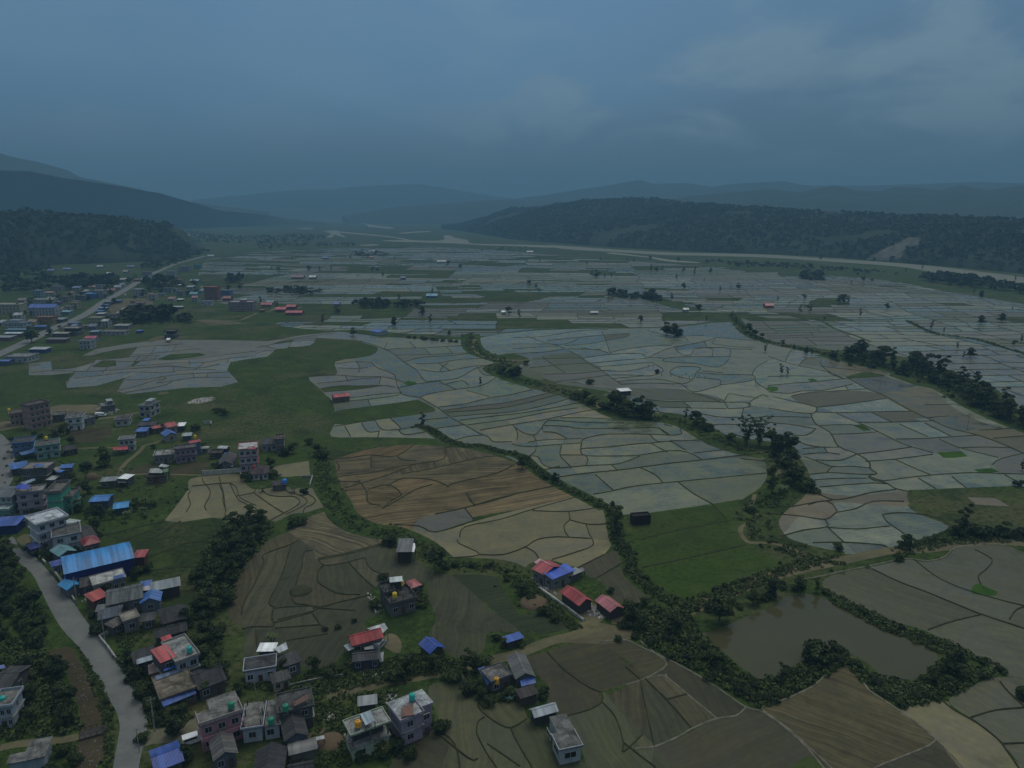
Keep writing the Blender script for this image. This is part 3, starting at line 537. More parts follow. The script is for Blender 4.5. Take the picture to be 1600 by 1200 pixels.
bunds(Z4, [[(710, 672), (690, 720), (740, 780), (840, 850), (935, 882), (1050, 815)], [(680, 920), (690, 840), (740, 802)], [(680, 920), (750, 1060), (830, 1180), (860, 1300)], [(935, 882), (960, 950), (1040, 1090), (1090, 1180), (1120, 1300)], [(600, 490), (640, 570), (690, 680), (720, 720)], [(400, 890), (520, 1000), (560, 1180), (570, 1300)], [(1600, 615), (1602, 690), (1500, 752), (1310, 802)], [(1200, 325), (1330, 460), (1500, 580), (1600, 620)], [(1600, 690), (1700, 800), (1760, 980), (1760, 1060), (1900, 930)], [(1760, 990), (1900, 1100), (1980, 1160), (2050, 1230)], [(380, 910), (620, 1105), (690, 1110)], [(760, 1000), (1000, 1165)]], .7)
bunds(Z6, [[(180, 420), (220, 345), (480, 290), (720, 215), (1040, 125)], [(165, 440), (180, 470), (330, 550), (100, 575)], [(725, 215), (740, 228), (980, 232), (1190, 205)], [(980, 232), (990, 290), (950, 330), (955, 380), (985, 420)], [(990, 295), (1110, 325), (1210, 328), (1290, 320)], [(1110, 328), (1135, 400), (1160, 480), (1010, 540), (860, 585)], [(330, 550), (500, 550), (660, 495), (750, 440), (900, 420), (1140, 432)], [(665, 495), (730, 530), (760, 575)], [(1240, 550), (1060, 640)], [(1190, 720), (1430, 575)], [(-300, 330), (-120, 340), (0, 385), (220, 325)]], .8)
bunds(Z6, [[(0, 252), (220, 205), (480, 130), (700, 80), (900, 40)], [(220, 210), (290, 300)], [(230, 95), (290, 190)]], 1.0)
# stubble field ditches
bunds(ZB, [[(450, 870), (600, 860), (700, 845), (780, 850), (880, 850), (1000, 770)], [(430, 1000), (560, 975), (720, 955), (880, 920), (1000, 900), (1170, 870), (1180, 800)], [(500, 885), (520, 930), (440, 985)], [(720, 850), (720, 920)], [(660, 1020), (820, 970), (1000, 900)], [(640, 1000), (690, 1070), (700, 1140), (780, 1160)], [(560, 1050), (660, 1020)], [(700, 1060), (830, 1030), (910, 1090), (860, 1120), (800, 1170)], [(820, 1040), (920, 990), (1100, 1000), (1200, 1040)], [(880, 850), (920, 875), (1000, 880)], [(1100, 1030), (1000, 1060), (880, 1130), (790, 1180)], [(1200, 1045), (1240, 1020), (1500, 960), (1620, 900)], [(1320, 1090), (1360, 1150), (1450, 1140), (1620, 1090)], [(1180, 800), (1250, 790), (1380, 800)], [(920, 960), (1100, 930), (1400, 860), (1560, 850)], [(650, 1010), (560, 1010), (440, 1020)]], 1.3)
# terraces and west paddies
bunds(Z1, [[(740, 650), (900, 610), (1200, 540)], [(1000, 740), (1080, 670), (1180, 630), (1290, 560), (1330, 540)], [(1060, 810), (1270, 740), (1380, 700), (1600, 680)], [(1060, 910), (1200, 890), (1390, 875), (1500, 880)], [(860, 690), (1000, 650), (1100, 610)]], 1.1)
bunds(ZA, [[(600, 215), (720, 190), (870, 170), (1000, 160), (1140, 150)], [(610, 222), (830, 218), (1000, 205), (1180, 185), (1250, 180)], [(490, 250), (690, 245), (870, 225), (1000, 225)], [(720, 260), (840, 260), (960, 250), (1100, 250), (1290, 235), (1430, 215), (1600, 195)], [(800, 290), (960, 280), (1100, 268), (1280, 265), (1430, 240), (1600, 225)], [(820, 305), (960, 295), (1080, 290), (1250, 300), (1370, 275)], [(320, 310), (460, 300), (590, 262)], [(190, 330), (330, 318), (470, 320), (600, 320), (820, 305)], [(470, 365), (640, 345), (820, 325), (1000, 330), (1200, 310), (1350, 310)], [(790, 375), (930, 370), (1080, 345), (1220, 335), (1430, 325)], [(1000, 350), (1040, 365), (980, 395), (1080, 380), (1220, 360), (1440, 360)], [(740, 440), (850, 415), (960, 380), (1040, 365)], [(780, 455), (1000, 415), (1080, 385)], [(820, 350), (770, 375), (740, 435)], [(860, 170), (820, 215)], [(970, 170), (940, 215)], [(1100, 165), (1080, 190)], [(870, 230), (840, 262)], [(700, 262), (640, 330)], [(590, 262), (540, 320)], [(320, 265), (330, 318)], [(1180, 255), (1190, 280)], [(1080, 290), (1090, 330)], [(1280, 265), (1220, 310)], [(1210, 335), (1210, 360)], [(1300, 330), (1290, 355)], [(1430, 240), (1420, 270)], [(470, 320), (440, 350), (420, 400)], [(930, 225), (880, 258)], [(985, 228), (960, 250)]], .9, 'mud')
bunds(ZB, [[(0, 175), (60, 165), (130, 185)], [(60, 165), (200, 125), (400, 115), (640, 130)], [(130, 150), (300, 130), (480, 128)], [(0, 210), (80, 190), (130, 195)], [(240, 115), (200, 170)], [(380, 110), (340, 160), (200, 172)], [(0, 130), (240, 112), (500, 80)]], .9, 'mud')
# --- subdivision of the far plain
def warp(p, amp=11.0, s=.011):
 q = Vector((p[0] * s, p[1] * s, .0)); q2 = Vector((p[0] * s, p[1] * s, 7.3))
 return (p[0] + mnoise.noise(q) * amp + mnoise.noise(q * 3.1) * amp * .25, p[1] + mnoise.noise(q2) * amp + mnoise.noise(q2 * 3.1) * amp * .25)
cuts = []
def lerp2(a, b, t): return (a[0] + (b[0] - a[0]) * t, a[1] + (b[1] - a[1]) * t)
def split(q, depth, rnd):
 a, b, c, d = q
 lx = .5 * (math.dist(a, b) + math.dist(d, c)); ly = .5 * (math.dist(b, c) + math.dist(a, d))
 cx, cy = sum(p[0] for p in q) / 4, sum(p[1] for p in q) / 4
 dist = math.hypot(cx, cy)
 area = lx * ly
 target = 760 if dist < 1200 else 1150
 target *= 1 + .7 * mnoise.noise(Vector((cx * .004, cy * .004, 2)))
 if area < target * (1 + .9 * rnd.random()): return
 if max(abs(cx), 0) > cy * .82 + 160 and cy > 0: return
 want = 2.3 + 1.5 * mnoise.noise(Vector((cx * .0035, cy * .0035, 5)))
 if depth < 3: want = 1.0
 t1, t2 = .5 + .16 * (rnd.random() - .5), .5 + .16 * (rnd.random() - .5)
 if rnd.random() < .25: t1 = t2 = rnd.choice((.36, .64))
 if lx > ly * want:
  e, f = lerp2(a, b, t1), lerp2(d, c, t2); cuts.append((e, f, area)); split((a, e, f, d), depth + 1, rnd); split((e, b, c, f), depth + 1, rnd)
 else:
  e, f = lerp2(a, d, t1), lerp2(b, c, t2); cuts.append((e, f, area)); split((a, b, f, e), depth + 1, rnd); split((e, f, c, d), depth + 1, rnd)
rnd = random.Random(5)
split(((-1500, 480), (1500, 380), (1750, 2500), (-1300, 2700)), 0, rnd)
fp = np.array(cr(G(far_plain), True))
def inside(poly, pts):
 x, y = pts[:, 0], pts[:, 1]; c = np.zeros(len(pts), bool)
 x0, y0 = poly[:, 0], poly[:, 1]; x1, y1 = np.roll(x0, -1), np.roll(y0, -1)
 for i in range(len(poly)):
  m = (y0[i] > y) != (y1[i] > y)
  if m.any(): c ^= m & (x < (x1[i] - x0[i]) * (y - y0[i]) / ((y1[i] - y0[i]) or 1e-9) + x0[i])
 return c
# other blocks keep the rule-made bunds out
keepout = [b for t, b in BLOCKS if t != FARMIX]
for e, f, area in cuts:
 L = math.dist(e, f); n = max(2, int(L / 13))
 pts = [warp(lerp2(e, f, i / n)) for i in range(n + 1)]
 mid = np.array([lerp2(pts[i], pts[i + 1], .5) for i in range(n)])
 ok = inside(fp, mid)
 if ok.any():
  for kb in keepout:
   lo, hi = kb.min(0) - 1, kb.max(0) + 1
   near = ok & (mid > lo).all(1) & (mid < hi).all(1)
   if near.any(): ok &= ~(near & inside(kb, mid))
 run = []
 wdt = 1.5 if area > 30000 else 1.05
 for i in range(n):
  if ok[i]:
   if not run: run = [pts[i]]
   run.append(pts[i + 1])
  elif run: LINES.append((run, wdt, 'grass')); run = []
 if run: LINES.append((run, wdt, 'grass'))
# --- planar partition
BOX = [(-9000, -150), (9000, -150), (9000, 17000), (-9000, 17000)]
pv, pe = [], []
def addline(g):
 k = len(pv); pv.extend(g); pe.extend((k + i, k + i + 1) for i in range(len(g) - 1))
addline(BOX + [BOX[0]])
# coarse grid so that triangles stay moderate
for g, wd, mt in LINES: addline(g)
vo, eo, fo, ov, oe, of = delaunay_2d_cdt([Vector(p) for p in pv], pe, [], 0, 0.02, True)
V2 = np.array([(v.x, v.y) for v in vo]); TRI = np.array([tuple(f) for f in fo if len(f) == 3])
hard = set()
for (a, b), o in zip(eo, oe):
 if len(o): hard.add((a, b) if a < b else (b, a))
par = list(range(len(TRI)))
def find(i):
 while par[i] != i: par[i] = par[par[i]]; i = par[i]
 return i
seen = {}
for i, t in enumerate(TRI):
 for a, b in ((t[0], t[1]), (t[1], t[2]), (t[2], t[0])):
  k = (int(min(a, b)), int(max(a, b)))
  if k in hard: continue
  j = seen.get(k)
  if j is None: seen[k] = i
  else:
   ra, rb = find(i), find(j)
   if ra != rb: par[ra] = rb
comp = np.array([find(i) for i in range(len(TRI))])
A, B, C = V2[TRI[:, 0]], V2[TRI[:, 1]], V2[TRI[:, 2]]
area = .5 * np.abs((B[:, 0] - A[:, 0]) * (C[:, 1] - A[:, 1]) - (B[:, 1] - A[:, 1]) * (C[:, 0] - A[:, 0]))
ids, inv_ = np.unique(comp, return_inverse=True)
carea = np.bincount(inv_, area)
order = np.lexsort((-area, inv_)); first = np.unique(inv_[order], return_index=True)[1]
rep = ((A + B + C) / 3)[order[first]]
ctype = np.array(['meadow'] * len(ids), dtype=object)
for typ, poly in BLOCKS:
 ctype[inside(poly, rep)] = typ
def to_px(x, y, z=0.0):
 dy, dz = y, z - H
 dep = dy * CP - dz * SP
 return CX + F * x / dep, CY - F * (dy * SP + dz * CP) / dep
# type: object name, colours, (wet, furrow, leafy)
TYPES = {
 'meadow': ('ground', [(.040, .064, .019)], (0, 0, 1)), 'flats': ('ground', [(.040, .060, .026)], (0, 0, .9)), 'terrace': ('ground', [(.034, .050, .018)], (0, .15, .9)),
 'rice': ('rice_field', [(.046, .078, .018), (.050, .082, .019)], (0, .3, .72)), 'bright': ('rice_field', [(.045, .105, .016)], (0, 0, .2)),
 'darkgreen': ('ploughed_field', [(.040, .050, .030)], (.15, .8, .3)),
 'floodA': ('paddy_field', [(.155, .150, .108), (.132, .136, .100), (.112, .128, .086), (.158, .142, .098), (.098, .108, .078), (.130, .136, .110), (.085, .092, .076)], (.64, .25, 0)),
 'floodB': ('paddy_field', [(.142, .150, .124), (.124, .136, .114), (.112, .132, .104), (.155, .158, .130), (.096, .110, .090), (.138, .134, .118), (.082, .092, .080)], (.70, .25, 0)),
 'riceling': ('paddy_field', [(.075, .095, .045), (.085, .095, .055), (.10, .105, .065)], (.5, .2, 0)),
 'purple': ('paddy_field', [(.128, .124, .120), (.142, .136, .130), (.108, .106, .104), (.120, .112, .104)], (.62, .4, 0)), 'purplish': ('paddy_field', [(.088, .088, .086), (.098, .095, .092)], (.45, .35, 0)),
 'mudwater': ('paddy_field', [(.120, .104, .062), (.105, .096, .060)], (.55, .1, 0)), 'clearwater': ('paddy_field', [(.060, .058, .050)], (.85, 0, 0)),
 'mudgrey': ('paddy_field', [(.085, .085, .068), (.075, .080, .062)], (.45, .9, .1)),
 'tan': ('paddy_field', [(.150, .125, .100), (.135, .110, .088), (.120, .105, .092)], (.35, .35, 0)), 'tanfield': ('paddy_field', [(.150, .132, .088), (.138, .124, .082), (.158, .138, .094)], (.4, .35, 0)),
 'greymud': ('paddy_field', [(.098, .096, .070), (.090, .090, .066), (.084, .086, .064)], (.4, .7, 0)), 'greenmud': ('paddy_field', [(.080, .080, .050), (.072, .076, .047), (.066, .072, .044)], (.3, .7, .05)),
 'mudfield': ('ploughed_field', [(.082, .072, .052), (.074, .067, .048), (.070, .068, .050), (.062, .064, .046)], (.2, .8, .05)), 'darkmud': ('ploughed_field', [(.058, .053, .036), (.052, .050, .034)], (.25, .6, .1)), 'plot': ('ploughed_field', [(.075, .068, .050)], (0, 1, .2)),
 'ridged': ('ploughed_field', [(.120, .105, .080)], (.1, 1.6, 0)), 'ridgetan': ('ploughed_field', [(.098, .085, .058)], (.15, 1.0, 0)),
 'stubble': ('stubble_field', [(.150, .110, .074), (.135, .104, .072), (.112, .094, .070), (.155, .120, .084), (.105, .090, .070)], (0, 1.5, .12)),
 'sand': ('riverbed', [(.19, .19, .178), (.17, .172, .164)], (.2, .2, 0)), 'dirt': ('bare_ground', [(.150, .130, .098)], (0, .2, .15)), 'streambed': ('stream_bed', [(.085, .068, .048)], (.1, .2, .15)),
 'lane': ('lane', [(.135, .118, .084)], (0, 0, .12)), 'gravel': ('lane', [(.16, .15, .125)], (0, 0, .05)), 'road': ('road', [(.115, .118, .118)], (0, .1, 0)), 'pond': ('pond', [(.022, .024, .014)], (1, 0, 0)),
}
rnd = random.Random(11)
ccol = np.zeros((len(ids), 4)); cpar = np.zeros((len(ids), 4)); cdir = np.zeros((len(ids), 4)); cname = []
ctri = {}
for i, (t, (x, y)) in enumerate(zip(ctype, rep)):
 if t == FARMIX:
  px, py = to_px(x, y)
  nz = mnoise.noise(Vector((x * .006, y * .006, 1.0)))
  pm = min(.9, max(.03, (620 - px) / 700)) + .25 * nz + (.22 if py < 425 else 0)
  r = rnd.random()
  if r < .82 and any(inside(q, np.array([[x, y]]))[0] for q in FARGREEN): t = 'meadow'
  elif r < pm + .04: t = rnd.choice(('meadow', 'meadow', 'meadow', 'flats', 'riceling'))
  else: t = rnd.choices(('floodB', 'purplish', 'riceling', 'purple', 'mudwater'), (9, 1.2, 1.2, 1.6 if px < 1500 else 2.5, .6))[0]
 if t == 'purple' and rnd.random() < .13 and carea[i] < 2500: t = 'meadow'
 if t in ('floodA', 'floodB') and rnd.random() < .035 and carea[i] < 1500: t = rnd.choice(('riceling', 'meadow', 'mudgrey'))
 nm, cols, par_ = TYPES[t]
 c = rnd.choice(cols); k = 1 + .30 * (rnd.random() - .5)
 if t in ('meadow', 'flats', 'road', 'pond', 'lane'): k = 1
 k *= .82 if t in ('floodA', 'floodB', 'sand', 'lane', 'gravel', 'tan', 'tanfield', 'purple', 'clearwater', 'purplish') else .76 if t in ('mudfield', 'greymud', 'greenmud', 'ridgetan', 'ridged', 'darkmud', 'stubble') else .66
 ccol[i] = (c[0] * k * .98, c[1] * k * 1.0, c[2] * k * .84, 1)
 wet = par_[0] * (1 + .5 * (rnd.random() - .5)) if 0 < par_[0] < 1 else par_[0]
 cpar[i] = (wet, par_[1] / 2, par_[2], 1)
 an = rnd.gauss(.25, .25) + (math.pi / 2 if rnd.random() < .15 else 0)
 if t in ('greenmud', 'mudfield', 'ridgetan', 'greymud'): an = rnd.gauss(1.75 if x < 60 else 2.6, .18)
 if t == 'ridged': an = -.5
 cdir[i] = (math.cos(an) * .5 + .5, math.sin(an) * .5 + .5, rnd.random(), 1)
 cname.append(nm)
cname = np.array(cname, dtype=object)
# one material reads the cell colours: wetness, furrows and leaf cover differ per field
t = NT('field_soil'); pos = t.pos()
def attr(n):
 a = t.node('ShaderNodeAttribute'); a.attribute_name = n; return a.outputs['Color']
def sepc(c):
 s = t.node('ShaderNodeSeparateColor'); t.l.new(c, s.inputs[0]); return s.outputs
acol, apar, adir = attr('cell_colour'), sepc(attr('cell_nature')), sepc(attr('cell_direction'))
wet, fur, veg = apar[0], t.math('MULTIPLY', apar[1], 2.0), apar[2]
ca, sa = t.ramp(adir[0], 0, 1, -1, 1), t.ramp(adir[1], 0, 1, -1, 1)
sp = t.node('ShaderNodeSeparateXYZ'); t.l.new(pos, sp.inputs[0])
uu = t.math('ADD', t.math('MULTIPLY', sp.outputs[0], ca), t.math('MULTIPLY', sp.outputs[1], sa))
ww = t.math('SUBTRACT', t.math('MULTIPLY', sp.outputs[1], ca), t.math('MULTIPLY', sp.outputs[0], sa))
n50, n8, n2, n05 = t.noise(pos, .018, 4), t.noise(pos, .11, 5, .6), t.noise(pos, .55, 4, .6), t.noise(pos, 2.2, 3, .6)
ww2 = t.math('ADD', ww, t.math('MULTIPLY', t.math('SUBTRACT', n50, .5), 14.0))
cb = t.node('ShaderNodeCombineXYZ'); t.put(cb.inputs[0], t.math('MULTIPLY', uu, .03)); t.put(cb.inputs[1], t.math('MULTIPLY', ww2, 1.15)); t.put(cb.inputs[2], adir[2])
streak = t.noise(cb.outputs[0], 1.0, 4, .62, .35)
cb2 = t.node('ShaderNodeCombineXYZ'); t.put(cb2.inputs[0], t.math('MULTIPLY', uu, .012)); t.put(cb2.inputs[1], t.math('MULTIPLY', ww2, .09))
broad = t.noise(cb2.outputs[0], 1.0, 3, .5, .5)
# soil
soil = t.mix(1.0, acol, t.mix(t.ramp(n8, .3, .7), (.74, .76, .80), (1.24, 1.22, 1.16)), 'MULTIPLY')
soil = t.mix(1.0, soil, t.mix(t.ramp(broad, .35, .65), (.92, .93, .93), (1.07, 1.06, 1.04)), 'MULTIPLY')
fs = t.mix(t.ramp(streak, .36, .64), (.46, .47, .48), (1.55, 1.50, 1.42))
soil = t.mix(1.0, soil, t.mix(t.math('MINIMUM', t.math('MULTIPLY', fur, .6), 1.0), (1, 1, 1), fs), 'MULTIPLY')
soil = t.mix(t.ramp(t.noise(pos, .045, 6, .68), .54, .72, 0, .6), soil, t.mix(1.0, soil, (.62, .78, .60), 'MULTIPLY'))
soil = t.mix(t.math('MULTIPLY', t.ramp(n05, .45, .7), .22), soil, t.mix(1.0, soil, (.5, .5, .5), 'MULTIPLY'))
soil = t.mix(1.0, soil, t.mix(t.ramp(n2, .3, .7), (.86, .86, .87), (1.13, 1.12, 1.10)), 'MULTIPLY')
soil = t.mix(t.ramp(t.noise(pos, .075, 5, .7, .6), .57, .66, 0, .5), soil, t.mix(1.0, soil, (.55, .52, .48), 'MULTIPLY'))
# leaf cover
gr = t.mix(1.0, acol, t.mix(t.ramp(n2, .32, .68), (.52, .56, .55), (1.5, 1.5, 1.4)), 'MULTIPLY')
gr = t.mix(1.0, gr, t.mix(t.ramp(n05, .35, .65), (.7, .7, .7), (1.3, 1.3, 1.3)), 'MULTIPLY')
gr = t.mix(t.ramp(n8, .50, .66, 0, .75), gr, (.052, .074, .018))
gr = t.mix(t.math('MULTIPLY', t.ramp(n50, .50, .62), t.ramp(n2, .35, .65)), gr, (.072, .064, .034))
gr = t.mix(t.ramp(t.noise(pos, .055, 5, .65), .54, .62, 0, .8), gr, (.014, .026, .009))
weeds = t.mix(t.math('MULTIPLY', t.ramp(n2, .52, .66), veg), soil, (.020, .034, .011))
col = t.mix(t.ramp(veg, .5, .95), weeds, gr)
pw = t.math('MULTIPLY', wet, t.ramp(t.math('ADD', n8, t.math('MULTIPLY', streak, .5)), .45, .95, 1.25, .45), None, True)
rough = t.ramp(pw, .05, .75, .92, .10)
t.b.inputs['IOR'].default_value = 1.36
spec = t.ramp(pw, 0, .6, .12, .5)
hb = t.math('MULTIPLY', t.math('ADD', t.math('MULTIPLY', streak, fur), t.math('MULTIPLY', n05, .6)), t.math('SUBTRACT', 1.0, pw, None, True))
t.bump(hb, .22, .12)
M_FIELD = t.out(col, rough, spec)  # 
# open water and asphalt have materials of their own
t = NT('murky_pond_water'); pos = t.pos()
n = t.noise(pos, .05, 3); wv = t.noise(t.scale(pos, (1, 1, 1)), 1.6, 3)
t.bump(wv, .02, .03); t.b.inputs['IOR'].default_value = 1.33
M_POND = t.out(t.mix(t.ramp(n, .3, .7), (.052, .050, .024), (.042, .042, .021)), .08, .28)
t = NT('worn_asphalt'); pos = t.pos()
n1, n2_, n3 = t.noise(pos, .16, 6, .7), t.noise(pos, 1.5, 4, .7), t.noise(pos, 12, 2)
c = t.mix(t.ramp(n1, .34, .66), (.085, .088, .087), (.135, .136, .132)); c = t.mix(t.ramp(n2_, .5, .72, 0, .5), c, (.16, .155, .14)); c = t.mix(t.ramp(n3, .3, .7, 0, .3), c, (.05, .05, .05))
t.bump(n3, .3, .02)
M_ROAD = t.out(c, .8, .3)
MATS = {'pond': M_POND, 'road': M_ROAD}
for nm in sorted(set(cname)):
 sel = (cname == nm)[inv_]
 tr = TRI[sel]
 used, re = np.unique(tr, return_inverse=True)
 vz = np.zeros(len(used))
 verts = np.column_stack([V2[used], vz]); faces = re.reshape(tr.shape)
 # keep every face turned up
 a, b, c_ = verts[faces[:, 0]], verts[faces[:, 1]], verts[faces[:, 2]]
 neg = ((b[:, 0] - a[:, 0]) * (c_[:, 1] - a[:, 1]) - (b[:, 1] - a[:, 1]) * (c_[:, 0] - a[:, 0])) < 0
 faces[neg] = faces[neg][:, ::-1]
 ci = inv_[sel]
 me = np_mesh(nm, verts, faces, MATS.get(nm, M_FIELD), {'cell_colour': ccol[ci], 'cell_nature': cpar[ci], 'cell_direction': cdir[ci]})
 structure(link(nm, me))
# --- the bunds as low earth ridges
t = NT('grassy_bund'); pos = t.pos()
n1, n2_ = t.noise(pos, .35, 4, .6), t.noise(pos, 1.6, 3, .6)
c = t.mix(t.ramp(n1, .35, .65), (.022, .027, .013), (.042, .045, .023)); c = t.mix(t.ramp(n2_, .5, .75, 0, .6), c, (.060, .050, .032))
M_BUND = {'grass': t.out(c, .95, .1)}
t = NT('bare_bund'); n1 = t.noise(t.pos(), .5, 4, .6)
M_BUND['sandy'] = t.out(t.mix(t.ramp(n1, .35, .65), (.10, .092, .066), (.19, .175, .135)), .95, .1)
t = NT('muddy_bund'); n1 = t.noise(t.pos(), .5, 4, .6)
M_BUND['mud'] = t.out(t.mix(t.ramp(n1, .35, .65), (.045, .048, .030), (.075, .068, .055)), .95, .1)
bv = {k: ([], []) for k in M_BUND}
def P_NEAR(g): return math.hypot(*g[len(g) // 2]) < 330
rnd = random.Random(3)
for g, wd, mt in LINES:
 if not wd: continue
 V, Fc = bv[mt]
 if wd < 1.6: wd *= .40 if P_NEAR(g) else .50
 hgt = (.26 if mt != 'sandy' else .22) + .08 * rnd.random(); k = len(V); n = len(g)
 for i, p in enumerate(g):
  a, b = g[max(i - 1, 0)], g[min(i + 1, n - 1)]
  dx, dy = b[0] - a[0], b[1] - a[1]; q = math.hypot(dx, dy) or 1
  ww_ = wd / 2 * (1 + .3 * mnoise.noise(Vector((p[0] * .09, p[1] * .09, 0))))
  nx, ny = -dy / q * ww_, dx / q * ww_
  hh = hgt * (1 + .3 * mnoise.noise(Vector((p[0] * .2, p[1] * .2, 4))))
  V += [(p[0] + nx * 1.2, p[1] + ny * 1.2, -.02), (p[0] + nx * .45, p[1] + ny * .45, hh), (p[0] - nx * .45, p[1] - ny * .45, hh), (p[0] - nx * 1.2, p[1] - ny * 1.2, -.02)]
 for i in range(n - 1):
  for j in range(3):
   a = k + i * 4 + j; Fc.append((a, a + 4, a + 5, a + 1))
for k, (V, Fc) in bv.items():
 me = np_mesh('field_bund', np.array(V), np.array(Fc), M_BUND[k], smooth=False)
 structure(link('field_bund', me))
# ================================================================== HILLS AND HAZE
t = NT('forested_hillside'); pos = t.pos()
n1, n2_, n3 = t.noise(pos, .004, 5, .6), t.noise(pos, .035, 5, .65), t.noise(pos, .15, 3, .6)
hc = t.mix(t.ramp(n2_, .3, .7), (.008, .014, .008), (.030, .040, .020)); hc = t.mix(t.ramp(n1, .5, .64, 0, .6), hc, (.036, .048, .026)); hc = t.mix(t.ramp(n3, .4, .7, 0, .5), hc, (.012, .020, .010))
M_HILL = t.out(hc, .95, .1)
def resample(pl, n):
 d = [0]
 for a, b in zip(pl, pl[1:]): d.append(d[-1] + math.dist(a, b))
 out, j = [], 0
 for i in range(n):
  s = d[-1] * i / (n - 1)
  while j < len(pl) - 2 and d[j + 1] < s: j += 1
  f = (s - d[j]) / ((d[j + 1] - d[j]) or 1); out.append(tuple(pl[j][k] + (pl[j + 1][k] - pl[j][k]) * f for k in range(len(pl[0]))))
 return out
HILLS = {}
def hill(name, foot, crest, ns, nt, rough=6.0, back=900, prof=.75, seed=0.0, lower=0.0):
 """foot: ground points; crest: 3-D points; the slope continues behind the crest"""
 Fp = resample([tuple(p)[:2] + (0.0,) for p in foot], ns); Cp = [(x, y, z - lower) for x, y, z in resample([tuple(p) for p in crest], ns)]
 V, nT = [], nt + 8
 for i in range(ns):
  f, c = Vector(Fp[i]), Vector(Cp[i])
  dirv = (c - f); dirv.z = 0; dirv.normalize()
  for j in range(nT):
   if j <= nt:
    u = j / nt; p = f.lerp(c, u); z = c.z * (u ** prof if prof != 1 else u) * (1 - .0 * u)
   else:
    u = (j - nt) / (nT - 1 - nt); p = c + Vector((c.x, c.y, 0)).normalized() * back * u; z = c.z * (1 - u) ** 1.3
   e = min(1.0, min(j / nt, 1) * 2.2) * (1 if j <= nt else (1 - u))
   q = Vector((p.x * .0022, p.y * .0022, seed))
   dz = (mnoise.noise(q) * 1.0 + mnoise.noise(q * 2.7) * .6 + mnoise.noise(q * 7.1) * .28) * rough * 3.2 * e * (.25 if j >= nt * .9 and j <= nt + 1 else 1)
   dz += mnoise.noise(Vector((p.x * .05, p.y * .05, seed))) * rough * .22 * min(1, e)
   V.append((p.x, p.y, max(z + dz, -2 if j == 0 or j == nT - 1 else .5)))
 Fc = [(i * nT + j, (i + 1) * nT + j, (i + 1) * nT + j + 1, i * nT + j + 1) for i in range(ns - 1) for j in range(nT - 1)]
 V = np.array(V); me = np_mesh(name, V, np.array(Fc), M_HILL, smooth=True)
 structure(link(name, me)); HILLS[seed] = (V.reshape(ns, nT, 3), nt)
def crest(px, dist):
 ds = dist if isinstance(dist, list) else [dist] * len(px)
 return [PD(x, y, d) for (x, y), d in zip(px, ds)]
def footd(xs, ds): return [PD(x, YH, d) for x, d in zip(xs, ds)]
# near wooded ridge across the river, right
nr_px = [(690, 352), (720, 347), (760, 338), (800, 320), (835, 320), (870, 316), (900, 312), (940, 309), (987, 305), (1020, 305), (1062, 310), (1100, 313), (1150, 315), (1200, 319), (1300, 323), (1400, 327), (1500, 329), (1600, 332), (1750, 334), (1950, 336)]
nr_d = [4300, 4100, 3900, 3700, 3550, 3400, 3250, 3100, 3000, 2950, 2850, 2750, 2650, 2550, 2400, 2300, 2200, 2100, 2000, 2000]
nr_foot = [P(x, y) for x, y in ((690, 358), (720, 361), (800, 374), (880, 381), (950, 386), (1100, 394), (1200, 397), (1300, 402), (1400, 410), (1450, 414), (1520, 420), (1600, 428), (1700, 438), (1900, 455))]
hill('hills', nr_foot, crest(nr_px, nr_d), 260, 60, 6.5, 900, .62, 1.0, 15)
# blue ridges behind it
hill('hills', footd([1000, 1150, 1300, 1500, 1700, 2000], [3900, 3800, 3600, 3400, 3200, 3000]), crest([(1000, 318), (1080, 306), (1150, 300), (1200, 295), (1250, 300), (1305, 289), (1340, 297), (1375, 298), (1400, 291), (1438, 293), (1470, 297), (1500, 289), (1545, 297), (1590, 291), (1650, 288), (1750, 296), (1900, 290), (2050, 300)], 4900), 180, 26, 5.0, 900, .8, 2.0)
hill('hills', footd([760, 1000, 1300, 1600, 2000], [6500, 6300, 6000, 5800, 5600]), crest([(720, 318), (800, 311), (850, 305), (900, 297), (950, 290), (1000, 281), (1020, 287), (1075, 286), (1112, 292), (1150, 287), (1195, 284), (1225, 283), (1260, 290), (1350, 290), (1425, 288), (1480, 286), (1525, 284), (1600, 287), (1700, 280), (1850, 290), (2050, 285)], 7400), 200, 20, 4.0, 1200, .85, 3.0)
# head of the valley
hill('hills', footd([330, 450, 600, 760, 900], [8200, 8200, 8200, 8200, 8200]), crest([(300, 312), (380, 305), (420, 300), (475, 296), (520, 296), (560, 291), (600, 289), (650, 287), (687, 292), (725, 299), (762, 305), (820, 312), (900, 314)], 9800), 140, 18, 4.0, 1500, .85, 4.0)
hill('hills', footd([545, 620, 700, 800, 900], [5600, 5400, 5200, 5000, 4800]), crest([(535, 337), (560, 334), (600, 326), (650, 320), (700, 318), (750, 314), (800, 313), (860, 312), (920, 314)], 6300), 120, 20, 3.0, 900, .8, 5.0)
